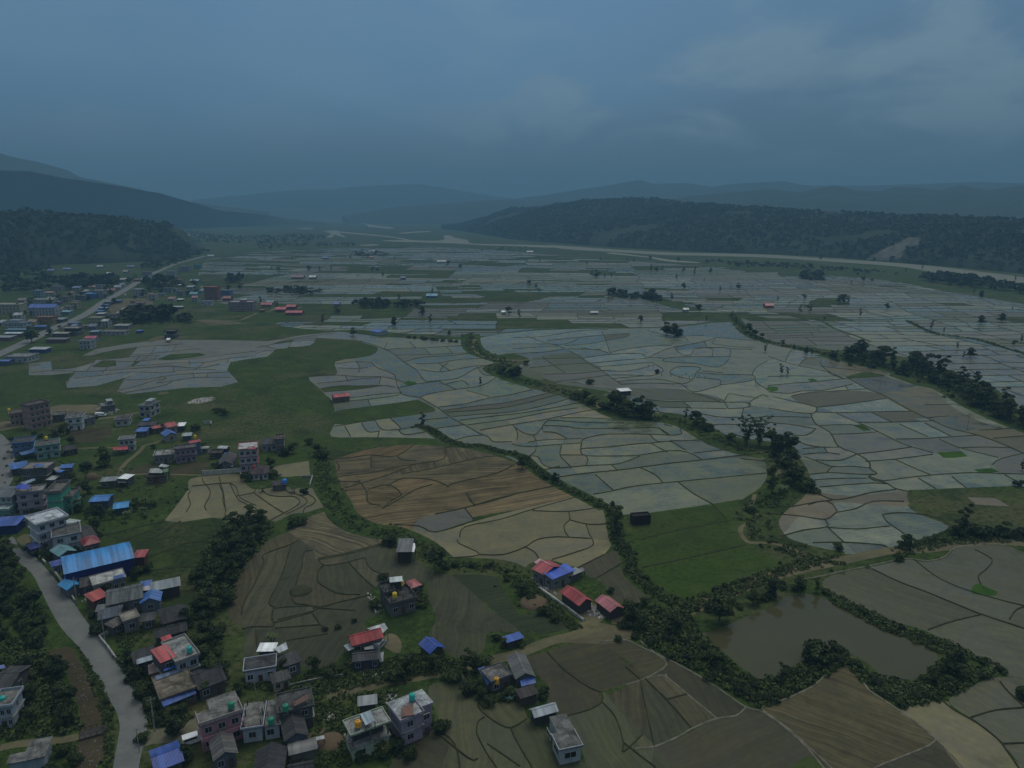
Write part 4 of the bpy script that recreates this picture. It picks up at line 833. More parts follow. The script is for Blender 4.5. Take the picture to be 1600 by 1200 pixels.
# left side
hill('hills', footd([-500, -200, 0, 150, 300, 420], [4300, 4500, 4700, 4900, 5100, 5300]), crest([(-500, 215), (-300, 222), (-150, 232), (0, 240), (50, 251), (105, 266), (125, 277), (160, 283), (220, 296), (290, 315), (420, 331)], 5900), 180, 30, 7.0, 1200, .9, 6.0)
hill('hills', [P(x, y) for x, y in ((-330, 372), (-100, 370), (0, 366), (100, 362), (200, 358), (300, 356), (380, 354), (430, 353), (510, 352))], crest([(-400, 262), (-200, 263), (-60, 265), (0, 267), (50, 268), (100, 279), (160, 286), (215, 296), (250, 302), (282, 311), (320, 322), (350, 330), (400, 334), (445, 341), (510, 349)], [3700, 3700, 3750, 3800, 3850, 3900, 4000, 4100, 4200, 4300, 4500, 4700, 4900, 5100, 5200]), 180, 34, 6.0, 800, .85, 7.0)
nl_foot = [P(x, y) for x, y in ((-260, 455), (-120, 445), (-20, 432), (40, 418), (100, 413), (180, 411), (250, 408), (285, 402), (306, 396))]
hill('hills', nl_foot, crest([(-260, 322), (-120, 322), (0, 323), (50, 319), (100, 325), (160, 329), (215, 336), (262, 344), (287, 356), (305, 376), (318, 392)], [1850, 1850, 1850, 1880, 1900, 1950, 2000, 2050, 2080, 2100, 2100]), 120, 44, 6.0, 500, .7, 8.0, 13)
# --- the woods on the nearer slopes: thousands of crowns that read as one mass
t = NT('forest_canopy'); a = t.node('ShaderNodeAttribute'); a.attribute_name = 'leaf_tone'; sp_ = t.node('ShaderNodeSeparateColor'); t.l.new(a.outputs['Color'], sp_.inputs[0])
fc = t.mix(sp_.outputs[0], (.006, .012, .006), (.040, .053, .021)); fc = t.mix(t.math('MULTIPLY', sp_.outputs[1], .5), fc, (.050, .052, .022))
M_CANOPY = t.out(fc, .9, .1)
def leaf_quads(cen, rad, nq, size, rng, flat=.75, up=.35):
 """cards spread over ellipsoids: cen (N,3), rad (N,), nq cards each"""
 N = len(cen); M = N * nq
 d = rng.normal(size=(M, 3)); d /= np.linalg.norm(d, axis=1, keepdims=True)
 d[:, 2] = np.abs(d[:, 2]) * .9 - .12
 r = rng.uniform(.62, 1.06, (M, 1))
 c = np.repeat(cen, nq, 0); R_ = np.repeat(rad, nq)[:, None]
 p = c + d * r * R_ * np.array([1, 1, flat])
 nrm = d * .8 + rng.normal(size=(M, 3)) * .45 + np.array([0, 0, up]); nrm /= np.linalg.norm(nrm, axis=1, keepdims=True)
 ax = rng.normal(size=(M, 3)); ax -= nrm * (ax * nrm).sum(1, keepdims=True); ax /= np.linalg.norm(ax, axis=1, keepdims=True)
 ay = np.cross(nrm, ax)
 sz = np.repeat(size if isinstance(size, np.ndarray) else np.full(N, size), nq)[:, None] * rng.uniform(.6, 1.35, (M, 1))
 ax *= sz * .5; ay *= sz * .5 * rng.uniform(.6, 1, (M, 1))
 j = lambda: 1 + rng.uniform(-.3, .3, (M, 1))
 V = np.stack([p - ax * j() - ay * j(), p + ax * j() - ay * j(), p + ax * j() + ay * j(), p - ax * j() + ay * j()], 1).reshape(-1, 3)
 Fq = np.arange(M * 4).reshape(M, 4)
 return V, Fq
def canopy(name, cen, rad, nq, size, label=None, mat=None, seed=1):
 rng = np.random.default_rng(seed)
 V, Fq = leaf_quads(cen, rad, nq, size, rng)
 big_ = np.array([mnoise.noise(Vector((p[0] * .011, p[1] * .011, 2))) + .5 * mnoise.noise(Vector((p[0] * .03, p[1] * .03, 6))) for p in cen])
 tone = np.clip(np.repeat(rng.beta(1.4, 2.2, len(cen)) * .75 + .28 * big_, nq) + rng.uniform(-.1, .25, len(Fq)), 0, 1)
 hue = np.repeat((rng.uniform(0, 1, len(cen)) > .82).astype(float), nq)
 c = np.column_stack([tone, hue, np.zeros(len(Fq)), np.ones(len(Fq))])
 o = stuff(link(name, np_mesh(name, V, Fq, mat or M_CANOPY, {'leaf_tone': c})))
 if label: tag(o, label, 'forest')
 return o
def slope_points(seed, step, keep=None, umax=1.02):
 Vg, nt = HILLS[seed]; pts = []
 rng = np.random.default_rng(int(seed) + 40)
 ns = Vg.shape[0]
 for i in range(ns - 1):
  wdt = np.linalg.norm(Vg[i + 1, nt // 2, :2] - Vg[i, nt // 2, :2]); dep = np.linalg.norm(Vg[i, nt, :2] - Vg[i, 0, :2])
  n = rng.poisson(wdt * dep / step ** 2)
  for _ in range(n):
   a, b = rng.random(), rng.random() * umax * nt
   j = int(b); fb = b - j
   p = (Vg[i, j] * (1 - fb) + Vg[i, j + 1] * fb) * (1 - a) + (Vg[i + 1, j] * (1 - fb) + Vg[i + 1, j + 1] * fb) * a
   pts.append(p)
 return np.array(pts)
pr = slope_points(1.0, 11.0)
px_, py_ = to_px(pr[:, 0], pr[:, 1], pr[:, 2])
scar = inside(np.array(YD([(590, 745), (700, 690), (820, 640), (880, 600), (950, 610), (940, 650), (880, 670), (840, 700), (830, 735), (720, 750)])), np.column_stack([px_, py_]))
glade = np.array([mnoise.noise(Vector((p[0] * .006, p[1] * .006, 3))) for p in pr]) > .42
glade |= inside(np.array(YD([(1000, 790), (1150, 730), (1400, 740), (1700, 770), (1700, 900), (1300, 830)])), np.column_stack([px_, py_])) & (RNG.random(len(pr)) < .75)
pr = pr[~scar & ~glade]
rr = RNG.uniform(3.2, 6.0, len(pr)); cen = pr + np.column_stack([np.zeros((len(pr), 2)), rr * .75])
canopy('forest', cen, rr, 9, rr * .85, 'dense dark forest covering the long ridge across the river', seed=3)
pl_ = slope_points(8.0, 10.5)
gl = np.array([mnoise.noise(Vector((p[0] * .008, p[1] * .008, 9))) for p in pl_]) > .38
pl_ = pl_[~gl]; rr = RNG.uniform(3.2, 6.0, len(pl_)); cen = pl_ + np.column_stack([np.zeros((len(pl_), 2)), rr * .75])
canopy('forest', cen, rr, 11, rr * .8, 'dark wooded hill above the town beside the straight road', seed=5)
# bare landslip in the right-hand ridge
t = NT('landslip_earth'); n1 = t.noise(t.pos(), .06, 5, .6)
M_SLIP = t.out(t.mix(t.ramp(n1, .35, .65), (.045, .045, .036), (.115, .11, .092)), .95, .1)
Vg, nt_ = HILLS[1.0]
VX, VY = to_px(Vg[..., 0], Vg[..., 1], Vg[..., 2])
scp = np.array(YD([(590, 750), (700, 690), (820, 640), (880, 600), (950, 610), (940, 650), (880, 670), (840, 700), (830, 740), (720, 755)]))
Vs, Fs = [], []
for i in range(Vg.shape[0] - 1):
 for j in range(nt_):
  for sa in range(2):
   for sb in range(2):
    def bl(a, b): return (Vg[i, j] * (1 - b) + Vg[i, j + 1] * b) * (1 - a) + (Vg[i + 1, j] * (1 - b) + Vg[i + 1, j + 1] * b) * a
    q = [bl(sa * .5, sb * .5), bl(sa * .5 + .5, sb * .5), bl(sa * .5 + .5, sb * .5 + .5), bl(sa * .5, sb * .5 + .5)]
    m = sum(q) / 4; mx, my = to_px(m[0], m[1], m[2])
    if 1330 < mx < 1450 and 360 < my < 415 and inside(scp, np.array([[mx, my]]))[0]:
     k = len(Vs); Vs += [v + np.array([0, 0, .9]) for v in q]; Fs.append((k, k + 1, k + 2, k + 3))
if Fs: structure(link('landslip', np_mesh('landslip', np.array(Vs), np.array(Fs), M_SLIP)))
# --- humid air
hz = MB().box(-6200, 6200, -400, 13500, -3, 640)
t = NT('humid_air'); t.n.remove(t.b)
pv_ = t.node('ShaderNodeVolumePrincipled'); pv_.inputs['Color'].default_value = (.205, .395, .565, 1); pv_.inputs['Density'].default_value = HAZE = .00021; pv_.inputs['Anisotropy'].default_value = 0.0
t.l.new(pv_.outputs[0], t.n['Material Output'].inputs['Volume'])
stuff(hz.build('haze', t.m))
# ================================================================== BUILDINGS
def rgb(*a): return tuple(a)
WHITE, CREAM, GREY, DGREY, BRICK = (.62, .63, .64), (.52, .49, .38), (.22, .22, .215), (.10, .10, .10), (.20, .13, .10)
BLUE, BRIGHT, NAVY, RED, SILVER, DARK, RUST = (.028, .095, .37), (.035, .22, .56), (.015, .022, .13), (.42, .055, .055), (.50, .53, .55), (.042, .041, .043), (.16, .075, .05)
WHITEMETAL = (.80, .82, .85)
_wm = {}
def win_meshes(w, h, fc):
 k = (round(w, 2), round(h, 2), fc)
 if k not in _wm:
  f = MB(); t = .09
  f.box(-w / 2 - t, w / 2 + t, -.09, .02, -h / 2 - t, -h / 2); f.box(-w / 2 - t, w / 2 + t, -.09, .02, h / 2, h / 2 + t)
  f.box(-w / 2 - t, -w / 2, -.09, .02, -h / 2, h / 2); f.box(w / 2, w / 2 + t, -.09, .02, -h / 2, h / 2); f.box(-.03, .03, -.07, .02, -h / 2, h / 2)
  p = MB(); p.box(-w / 2, w / 2, -.035, .015, -h / 2, h / 2)
  _wm[k] = (f.mesh('window', plain(fc, .6, .3, 'window_frame_paint')), p.mesh('pane', glass()))
 return _wm[k]
def add_window(root, x, y, z, rz, w, h, fc):
 a, b = win_meshes(w, h, fc)
 o = link('window', a, root, (x, y, z), rz); link('pane', b, o)
_pm = {}
def add_post(root, x, y, z, hgt, mat, name='rooftop_column', r=.13):
 k = (round(hgt, 1), mat.name, r, name)
 if k not in _pm: _pm[k] = MB().box(-r, r, -r, r, 0, hgt).mesh(name, mat)
 link(name, _pm[k], root, (x, y, z))
def roof_mesh(style, w, d, h, oh, rise, mat, root, inner=None):
 x0, x1, y0, y1 = -oh, w + oh, -oh, d + oh
 m = MB()
 if style in ('gx', 'gable'):
  e = h - rise * oh / (d / 2)
  m.slab([(x0, y0, e + .12), (x1, y0, e + .12), (x1, d / 2, h + rise + .12), (x0, d / 2, h + rise + .12)], .1)
  m.slab([(x0, d / 2, h + rise + .12), (x1, d / 2, h + rise + .12), (x1, y1, e + .12), (x0, y1, e + .12)], .1)
  m.box(x0, x1, d / 2 - .14, d / 2 + .14, h + rise + .10, h + rise + .17)
 elif style == 'gy':
  e = h - rise * oh / (w / 2)
  m.slab([(x0, y0, e + .12), (w / 2, y0, h + rise + .12), (w / 2, y1, h + rise + .12), (x0, y1, e + .12)], .1)
  m.slab([(w / 2, y0, h + rise + .12), (x1, y0, e + .12), (x1, y1, e + .12), (w / 2, y1, h + rise + .12)], .1)
  m.box(w / 2 - .14, w / 2 + .14, y0, y1, h + rise + .10, h + rise + .17)
 elif style == 'hip':
  k = min(w, d) / 2 + oh; e = h + .02
  if w >= d: a, b = (x0 + k, d / 2, h + rise), (x1 - k, d / 2, h + rise)
  else: a, b = (w / 2, y0 + k, h + rise), (w / 2, y1 - k, h + rise)
  c = [(x0, y0, e), (x1, y0, e), (x1, y1, e), (x0, y1, e)]
  if w >= d: m.poly([c[0], c[1], b, a]); m.poly([c[1], c[2], b]); m.poly([c[2], c[3], a, b]); m.poly([c[3], c[0], a])
  else: m.poly([c[0], c[1], a]); m.poly([c[1], c[2], b, a]); m.poly([c[2], c[3], b]); m.poly([c[3], c[0], a, b])
  m.poly([c[3], c[2], c[1], c[0]])
  m.box(x0, x1, y0, y0 + .08, e - .15, e - .004); m.box(x0, x1, y1 - .08, y1, e - .15, e - .004); m.box(x0, x0 + .08, y0 + .08, y1 - .08, e - .15, e - .004); m.box(x1 - .08, x1, y0 + .08, y1 - .08, e - .15, e - .004)
 elif style == 'shed':
  m.slab([(x0, y0, h + .12), (x1, y0, h + .12), (x1, y1, h + rise + .12), (x0, y1, h + rise + .12)], .1)
 elif style == 'arch':
  n = 10; pr = [(y0 + (y1 - y0) * i / n, h - .1 + rise * math.sin(math.pi * i / n)) for i in range(n + 1)]
  for (ya, za), (yb, zb) in zip(pr, pr[1:]): m.slab([(x0, ya, za + .12), (x1, ya, za + .12), (x1, yb, zb + .12), (x0, yb, zb + .12)], .1)
 o = m.build('roof', mat, root)
 return o
def house(name, label, A, B, C, h, st=1, wall=WHITE, roof='flat', rcol=None, rise=None, oh=.45, win=None, wcol=(.30, .30, .30), side=True, trim=None, parapet=.7, cols=0, cut=None,
          cap=None, door=True, porch=False, group=None, cat='house', panels=(), balcony=False, rmat=None, tanks=(), open_top=False, awn=None, z=None, big=1.0):
 """A, B: photo pixels of the near eave corners, C: far right corner, at height h"""
 a, b, c = P(*A, h), P(*B, h), P(*C, h)
 ux = (b - a); w = ux.length; ux.normalize(); uy = Vector((-ux.y, ux.x, 0))
 d = max((c - b).dot(uy), 1.6); ang = math.atan2(ux.y, ux.x)
 root = thing(name, label, cat, (a.x, a.y, 0), ang, group)
 def loc(v): q = v - Vector((a.x, a.y, 0)); return Vector((q.dot(ux), q.dot(uy), q.z))
 wm = paint(wall) if isinstance(wall, tuple) else wall
 rise = (min(w, d) * .26 if roof in ('gx', 'hip') else w * .26 if roof == 'gy' else d * .18 if roof == 'shed' else 1.2) if rise is None else rise
 if roof == 'gx': rise = rise if rise else d * .26
 m = MB()
 rects = cut or [(0, 1, 0, 1)]
 zt = h - (.9 if open_top else 0)
 if not open_top:
  for r in rects: m.box(w * r[0], w * r[1], d * r[2], d * r[3], -.3, h)
 else:
  for r in rects: m.box(w * r[0], w * r[1], d * r[2], d * r[3], -.3, h - 3.0)
 if roof == 'gx':
  for x in (0.02, w - .18): m.slab([(x, 0, h), (x + .16, 0, h), (x + .16, d / 2, h + rise - .02), (x, d / 2, h + rise - .02)], .0) if False else m.poly([(x, 0, h), (x, d, h), (x, d / 2, h + rise)])
 if roof == 'gy':
  for y in (0.02, d - .02): m.poly([(0, y, h), (w, y, h), (w / 2, y, h + rise)])
 if roof == 'shed':
  for x in (.02, w - .02): m.poly([(x, 0, h), (x, d, h), (x, d, h + rise)])
  m.poly([(0, d - .02, h), (w, d - .02, h), (w, d - .02, h + rise), (0, d - .02, h + rise)])
 if roof == 'arch':
  n = 10
  for x in (.03, w - .03): m.poly([(x, d * i / n, h - .1 + rise * math.sin(math.pi * i / n)) for i in range(n + 1)])
 m.build('wall', wm, root)
 tr = paint(trim) if trim else concrete((.26, .26, .25))
 if roof == 'flat':
  rm = rmat or (concrete(rcol) if rcol else concrete())
  m = MB()
  for i, r in enumerate(rects):
   x0, x1, y0, y1 = [w * r[0], w * r[1], d * r[2], d * r[3]]
   m.box(x0 - (oh if r[0] == 0 else 0), x1 + (oh if r[1] == 1 else 0), y0 - (oh if r[2] == 0 else 0), y1 + (oh if r[3] == 1 else 0), h, h + .2 + .003 * i)
  m.build('roof', rm, root)
  if parapet:
   m = MB(); e = oh - .03; t_ = .16
   r = rects[0]; x0, x1, y0, y1 = w * r[0] - e, w * r[1] + e, d * r[2] - e, d * (max(q[3] for q in rects)) + e
   if cut: y1 = d * r[3]
   m.box(x0, x1, y0, y0 + t_, h + .19, h + .2 + parapet); m.box(x0, x0 + t_, y0 + t_, y1, h + .19, h + .2 + parapet); m.box(x1 - t_, x1, y0 + t_, y1, h + .19, h + .2 + parapet)
   if not cut: m.box(x0 + t_, x1 - t_, y1 - t_, y1, h + .19, h + .2 + parapet)
   m.build('parapet', paint(trim or tuple(min(.7, x * 1.0) for x in (wall if isinstance(wall, tuple) else GREY))), root)
 elif roof:
  if rmat is None:
   ax = 'y' if roof == 'gy' else 'x'
   rmat = slate(rcol, ax) if rcol is not None and max(rcol) < .12 and rcol != NAVY else metal(rcol or SILVER, ax)
  roof_mesh(roof, w, d, h, oh, rise, rmat, root)
 if st > 1:
  fh = h / st
  for k in range(1, st):
   m = MB(); e = .35
   if cut is None: m.box(-e, w + e, -e, d + e, fh * k - .09, fh * k + .09)
   else: m.box(w * rects[0][0] - e, w * rects[0][1] + e, d * rects[0][2] - e, d * rects[0][3], fh * k - .09, fh * k + .09)
   m.build('floor_slab', tr, root)
 if open_top:       # top storey still an open frame
  pm = concrete((.13, .125, .12)); n = max(2, int(w / 3.2))
  for i in range(n + 1):
   for y in (.15, d - .15): add_post(root, .15 + (w - .3) * i / n, y, h - 3.0, 3.0, pm, 'column', .15)
  MB().box(w * .08, w * .92, d * .35, d * .9, h - 3.0, h - .004).build('inner_wall', paint((.07, .065, .06)), root)
  MB().box(-.3, w + .3, -.3, d + .3, h - 3.1, h - 2.92).build('floor_slab', tr, root)
 fh = h / st
 nw = win if win is not None else max(1, int(w / 3.1))
 if nw:
  ww, wh = min(1.35 * big, w / nw * .55), min(1.3, fh * .44)
  for s in range(st if not open_top else st - 1):
   for i in range(nw):
    x = w * (i + .5) / nw; z_ = fh * s + fh * .52
    if s == 0 and door and i == nw // 2 and nw > 1:
     MB().box(x - .5, x + .5, -.05, .02, -.1, min(2.1, fh * .72)).build('door', plain((.06, .04, .03), .6, .3, 'door_paint'), root); continue
    add_window(root, x, 0, z_, 0, ww, wh, wcol)
   if side:
    ns = max(1, int(d / 4.2))
    xs = (w, math.pi / 2) if (a.x + b.x) < 0 else (0, -math.pi / 2)
    for i in range(ns): add_window(root, xs[0], d * (i + .5) / ns, fh * s + fh * .52, xs[1], ww, wh, wcol)
 if balcony and st > 1:
  for k in range(1, st):
   m = MB(); z0 = fh * k + .09
   m.box(-.3, w + .3, -1.3, -.36, z0 - .16, z0); m.box(-.3, w + .3, -1.3, -1.2, z0, z0 + .85)
   m.build('balcony', paint(wall), root)
 if cols:
  pm = concrete((.12, .118, .115)); n = max(2, int(w / 3.4))
  for i in range(n + 1):
   for y in ((.2, d / 2, d - .2) if d > 6 else (.2, d - .2)): add_post(root, .2 + (w - .4) * i / n, y, h + .19, cols, pm, 'rooftop_column', .12)
 if cap:            # stair head on the roof: (x0, x1, y0, y1, height, colour)
  x0, x1, y0, y1, ch, cc = cap
  m = MB(); m.box(w * x0, w * x1, d * y0, d * y1, h + .19, h + ch); o = m.build('stair_head', paint(wall if isinstance(wall, tuple) else GREY), root)
  m = MB(); m.slab([(w * x0 - .3, d * y0 - .3, h + ch + .1), (w * x1 + .3, d * y0 - .3, h + ch + .1), (w * x1 + .3, d * y1 + .3, h + ch + .35), (w * x0 - .3, d * y1 + .3, h + ch + .35)], .1)
  m.build('stair_roof', metal(cc), o)
 for p in panels:   # loose roof sheets, awnings: (part name, pixel outline, heights, colour)
  pn, px, zs, cc = p
  zs = zs if isinstance(zs, (list, tuple)) else [zs] * len(px)
  pts = [loc(P(x, y, z_)) for (x, y), z_ in zip(px, zs)]
  n_ = sum(((pts[i] - pts[0]).cross(pts[i + 1] - pts[0]) for i in range(1, len(pts) - 1)), Vector())
  if n_.z < 0: pts = pts[::-1]
  o = MB().slab(pts, .08).build(pn, cc if isinstance(cc, bpy.types.Material) else metal(cc), root)
  zmin = min(zs)
  base_z = h + .19 if zmin > h + .6 else -.1
  for q in pts: add_post(root, q.x * .96 + sum(v.x for v in pts) / len(pts) * .04, q.y * .96 + sum(v.y for v in pts) / len(pts) * .04, base_z, max(.2, q.z - base_z - .09), concrete((.12, .12, .12)), 'post', .07)
 for px, zz, cc, lb in tanks: water_tank(px, h + .2 if zz is None else zz, cc, lb)
 return root
_tk = {}
def water_tank(px, z, cc, lb, s=1.0):
 if cc not in _tk:
  m = MB(); prof = [(.62, 0), (.66, .08)]
  for i in range(4): prof += [(.66, .1 + i * .3), (.70, .16 + i * .3), (.70, .26 + i * .3), (.66, .32 + i * .3)]
  prof += [(.64, 1.36), (.48, 1.52), (.24, 1.6)]
  m.lathe(prof, 14)
  l = MB().lathe([(.25, 1.59), (.27, 1.68), (.18, 1.73)], 12)
  st = MB()
  for x in (-.5, .5):
   for y in (-.5, .5): st.box(x - .05, x + .05, y - .05, y + .05, -.5, -.002)
  st.box(-.6, .6, -.6, .6, -.06, -.001)
  _tk[cc] = (m.mesh('tank_body', plain(cc, .45, .4), True), l.mesh('lid', plain(tuple(x * .7 for x in cc), .45, .4)), st.mesh('stand', concrete((.14, .14, .14))))
 p = P(*px, z + .5)
 r = thing('water_tank', lb, 'water tank', (p.x, p.y, z + .5), 0)
 r.scale = (.95 * s,) * 3
 for n, me in zip(('tank_body', 'lid', 'stand'), _tk[cc]): link(n, me, r)
def z2(*p): return Z2(list(p))
def z3(*p): return Z3(list(p))
def z4(*p): return Z4(list(p))
def z1(*p): return Z1(list(p))
def z6(*p): return Z6(list(p))
def S(x0, y0, s):
 return lambda *p: T(x0, y0, s, list(p))
q720, q600, q200, q330, q560, q440, q140, q280, q860 = S(0, 720, 10), S(0, 600, 6), S(200, 640, 10), S(330, 670, 10), S(560, 830, 10), S(0, 440, 10), S(140, 380, 10), S(280, 420, 10), S(140, 860, 10)
YEL, GRN, TURQ, BLU, REDT, ORA = (.62, .42, .02), (.02, .22, .13), (.02, .36, .32), (.02, .20, .62), (.45, .04, .03), (.62, .30, .02)
SLAB = (.20, .20, .19)
# ---- bottom row
house('pink_house', 'pink two storey house with long bare concrete roof terrace and green tank', *z3((65, 865), (360, 764), (292, 628)), 6.4, 2, (.46, .22, .27), cut=[(0, 1, 0, .56), (.30, 1, .56, 1)], trim=(.40, .33, .33), tanks=[(z3((290, 735))[0], None, GRN, 'green water tank on the roof terrace of the pink house')], win=3, balcony=True)
house('twin_house', 'low white and pale blue house with bare roof columns beside the pink house', *z3((372, 892), (640, 852), (590, 690)), 3.4, 1, (.45, .50, .58), cols=1.6, parapet=.35, cut=[(0, .52, 0, 1), (.6, 1, 0, 1)], tanks=[(z3((582, 850))[0], None, GRN, 'green water tank on the white house with roof columns')], win=2, door=False)
house('unfinished_house', 'dark unfinished concrete building with rusty roof sheet behind the slate roofed house', *z3((640, 775), (885, 718), (868, 598)), 5.2, 2, (.11, .105, .10), rcol=(.08, .08, .08), cols=1.4, parapet=.3, panels=[('roof_sheet', z3((745, 690), (850, 632), (862, 668), (752, 722)), 6.6, RUST), ('awning', z3((780, 770), (875, 748), (880, 785), (800, 800)), 3.2, (.05, .16, .10))], tanks=[(z3((690, 752))[0], None, GRN, 'green water tank on the dark unfinished building')], win=2)
house('slate_house', 'narrow dark slate roofed house standing gable end to the viewer by the pink house', *z3((692, 968), (842, 925), (795, 772)), 3.6, 1, (.10, .11, .16), 'gy', DARK, win=1)
house('barrel_shed', 'grey barrel roofed shed with a bright blue side sheet', *z3((725, 1072), (905, 1028), (892, 962)), 2.6, 1, (.16, .15, .14), 'arch', (.17, .17, .165), rise=.7, win=0, side=False, panels=[('side_sheet', z3((880, 970), (905, 962), (930, 1020), (905, 1028)), 2.4, BLUE), ('roof_sheet', z3((895, 950), (970, 935), (975, 960), (905, 975)), 2.2, SILVER)])
house('gable_house', 'weathered grey gabled house in front of the pink house', *z3((170, 1110), (322, 1058), (250, 915)), 3.2, 1, (.13, .14, .17), 'gy', (.095, .092, .092), win=2)
house('dark_barn', 'long black slate barn at the bottom edge below the pink house', *z3((455, 1240), (660, 1210), (590, 1040)), 3.4, 1, (.08, .08, .09), 'gy', (.034, .034, .038), win=0)
house('black_hut', 'small black roofed hut at the bottom edge right of the slate barn', *z3((720, 1230), (880, 1200), (850, 1130)), 2.8, 1, (.08, .08, .09), 'gx', (.03, .03, .034), win=0)
house('yellow_tank_house', 'pale green two storey house with open upper floor and one yellow roof tank', *z3((1176, 935), (1445, 836), (1396, 744)), 6.4, 2, (.42, .50, .36), open_top=True, rcol=(.24, .24, .235), parapet=.25, win=2, door=False, tanks=[(z3((1220, 872))[0], None, ORA, 'yellow water tank on the pale green house with open upper floor')], panels=[('stair_roof', z3((1236, 780), (1312, 752), (1346, 828), (1276, 862)), [8.0, 8.3, 8.3, 8.0], (.34, .42, .48))])
house('roof_shed', 'small dark shed with grey sheet roof behind the pale green house', *z3((1232, 715), (1348, 700), (1338, 655)), 4.2, 1, (.07, .07, .07), 'shed', (.26, .28, .30), win=0, rise=.3, side=False)
house('lilac_house', 'lilac two storey house with blotchy white roof and turquoise tank', *z4((128, 830), (372, 728), (334, 588)), 6.2, 2, (.36, .29, .38), cut=[(0, .62, 0, 1), (.62, 1, .22, 1)], rcol=(.32, .34, .36), parapet=.3, win=2, tanks=[(z4((207, 672))[0], None, TURQ, 'turquoise water tank on the blotchy white roof')], panels=[('roof_sheet', z4((128, 735), (210, 702), (220, 785), (130, 800)), 7.0, RUST)])
house('courtyard_house', 'flat grey roofed house with long blue lean-to and yellow ball tank', *z4((792, 542), (928, 492), (884, 406)), 3.4, 1, (.12, .12, .13), rcol=(.15, .145, .14), parapet=.25, win=2, panels=[('lean_to_roof', z4((690, 442), (738, 427), (796, 545), (758, 562)), [2.6, 3.2, 3.2, 2.6], BLUE)], tanks=[(z4((828, 552))[0], 2.0, ORA, 'orange yellow water tank beside the blue lean-to')])
house('gable_house', 'long grey gabled house with bright blue porch roof beside the lane', *z4((975, 512), (1098, 492), (1008, 352)), 3.3, 1, (.12, .12, .12), 'gy', (.12, .12, .115), win=1, panels=[('porch_roof', z4((1000, 532), (1102, 500), (1120, 550), (1010, 577)), [2.9, 2.9, 2.4, 2.4], BLUE)])
house('brown_shed', 'low rusty brown shed behind the silver arched shed', *z4((1010, 660), (1122, 625), (1100, 582)), 2.4, 1, (.08, .06, .05), 'shed', (.045, .038, .036), win=0, side=False)
house('silver_shed', 'small shed with shiny silver arched roof at the head of the long concrete house', *z4((1112, 792), (1266, 748), (1250, 697)), 2.8, 1, (.06, .06, .06), 'gx', (.42, .46, .50), win=0, side=False, rise=.7)
house('concrete_house', 'long narrow single storey house with stained concrete roof in the fields', *z4((1296, 1042), (1446, 1010), (1322, 795)), 3.6, 1, (.42, .47, .50), cut=[(.0, 1, 0, .5), (.22, 1, .5, 1)], rcol=(.135, .135, .13), parapet=.2, win=1, big=2)
house('blue_hut', 'small open hut with steep blue gable roof among the ploughed fields', *z4((340, 325), (432, 286), (370, 220)), 2.7, 1, (.07, .07, .06), 'gy', (.028, .075, .36), win=0, side=False, rise=1.0)
house('blue_shelter', 'tiny low shelter with patched blue roof beside the dirt lane', *z4((910, 250), (1016, 216), (1000, 186)), 2.2, 1, (.06, .06, .06), 'shed', (.045, .11, .42), win=0, side=False, rise=.2)
# ---- the two farmyards above the lane
house('white_farmhouse', 'white farmhouse with dark slate roof and dark windows above the lane', *z3((388, 466), (608, 430), (598, 352)), 3.7, 1, (.50, .53, .60), rcol=(.065, .065, .068), parapet=.25, win=3, wcol=(.45, .48, .55))
house('rear_shed', 'small shed with gleaming white sheet roof behind the white farmhouse', *z3((490, 315), (597, 313), (592, 272)), 4.0, 1, (.07, .07, .07), 'shed', WHITEMETAL, win=0, side=False, rise=.3)
house('farmhouse_wing', 'dark slate hip roofed wing with white framed window beside the white farmhouse', *z3((682, 424), (792, 388), (768, 312)), 3.4, 1, (.16, .16, .18), 'hip', (.05, .05, .052), win=1, wcol=(.6, .6, .62), panels=[('roof_sheet', z3((600, 300), (690, 250), (706, 300), (640, 330)), 4.6, SILVER)])
house('cream_hut', 'little cream hut with pyramid slate roof in front of the white farmhouse', *z3((600, 548), (716, 514), (692, 456)), 2.6, 1, (.40, .38, .28), 'hip', (.06, .058, .058), win=2, side=False)
house('red_roof_house', 'grey farmhouse under a long red gable roof beside silver sheds', *z3((1180, 266), (1394, 208), (1368, 158)), 3.3, 1, (.17, .15, .14), 'gx', (.40, .05, .05), win=3, rise=1.3, panels=[('roof_sheet', z3((1285, 150), (1415, 110), (1440, 150), (1395, 190)), 3.6, SILVER), ('roof_sheet', z3((1115, 275), (1170, 255), (1195, 295), (1150, 315)), 2.4, (.45, .48, .52)), ('roof_sheet', z3((1265, 290), (1330, 272), (1338, 300), (1270, 306)), 2.0, (.25, .27, .29))])
house('blue_wall_house', 'low navy walled house with dark roof in front of the red roofed farmhouse', *z3((1190, 385), (1372, 366), (1368, 316)), 3.0, 1, (.035, .045, .14), 'gx', (.06, .06, .064), win=3, panels=[('side_sheet', z3((1375, 328), (1410, 320), (1406, 392), (1366, 388)), [3.0, 2.4, 1.2, 1.4], SILVER)])
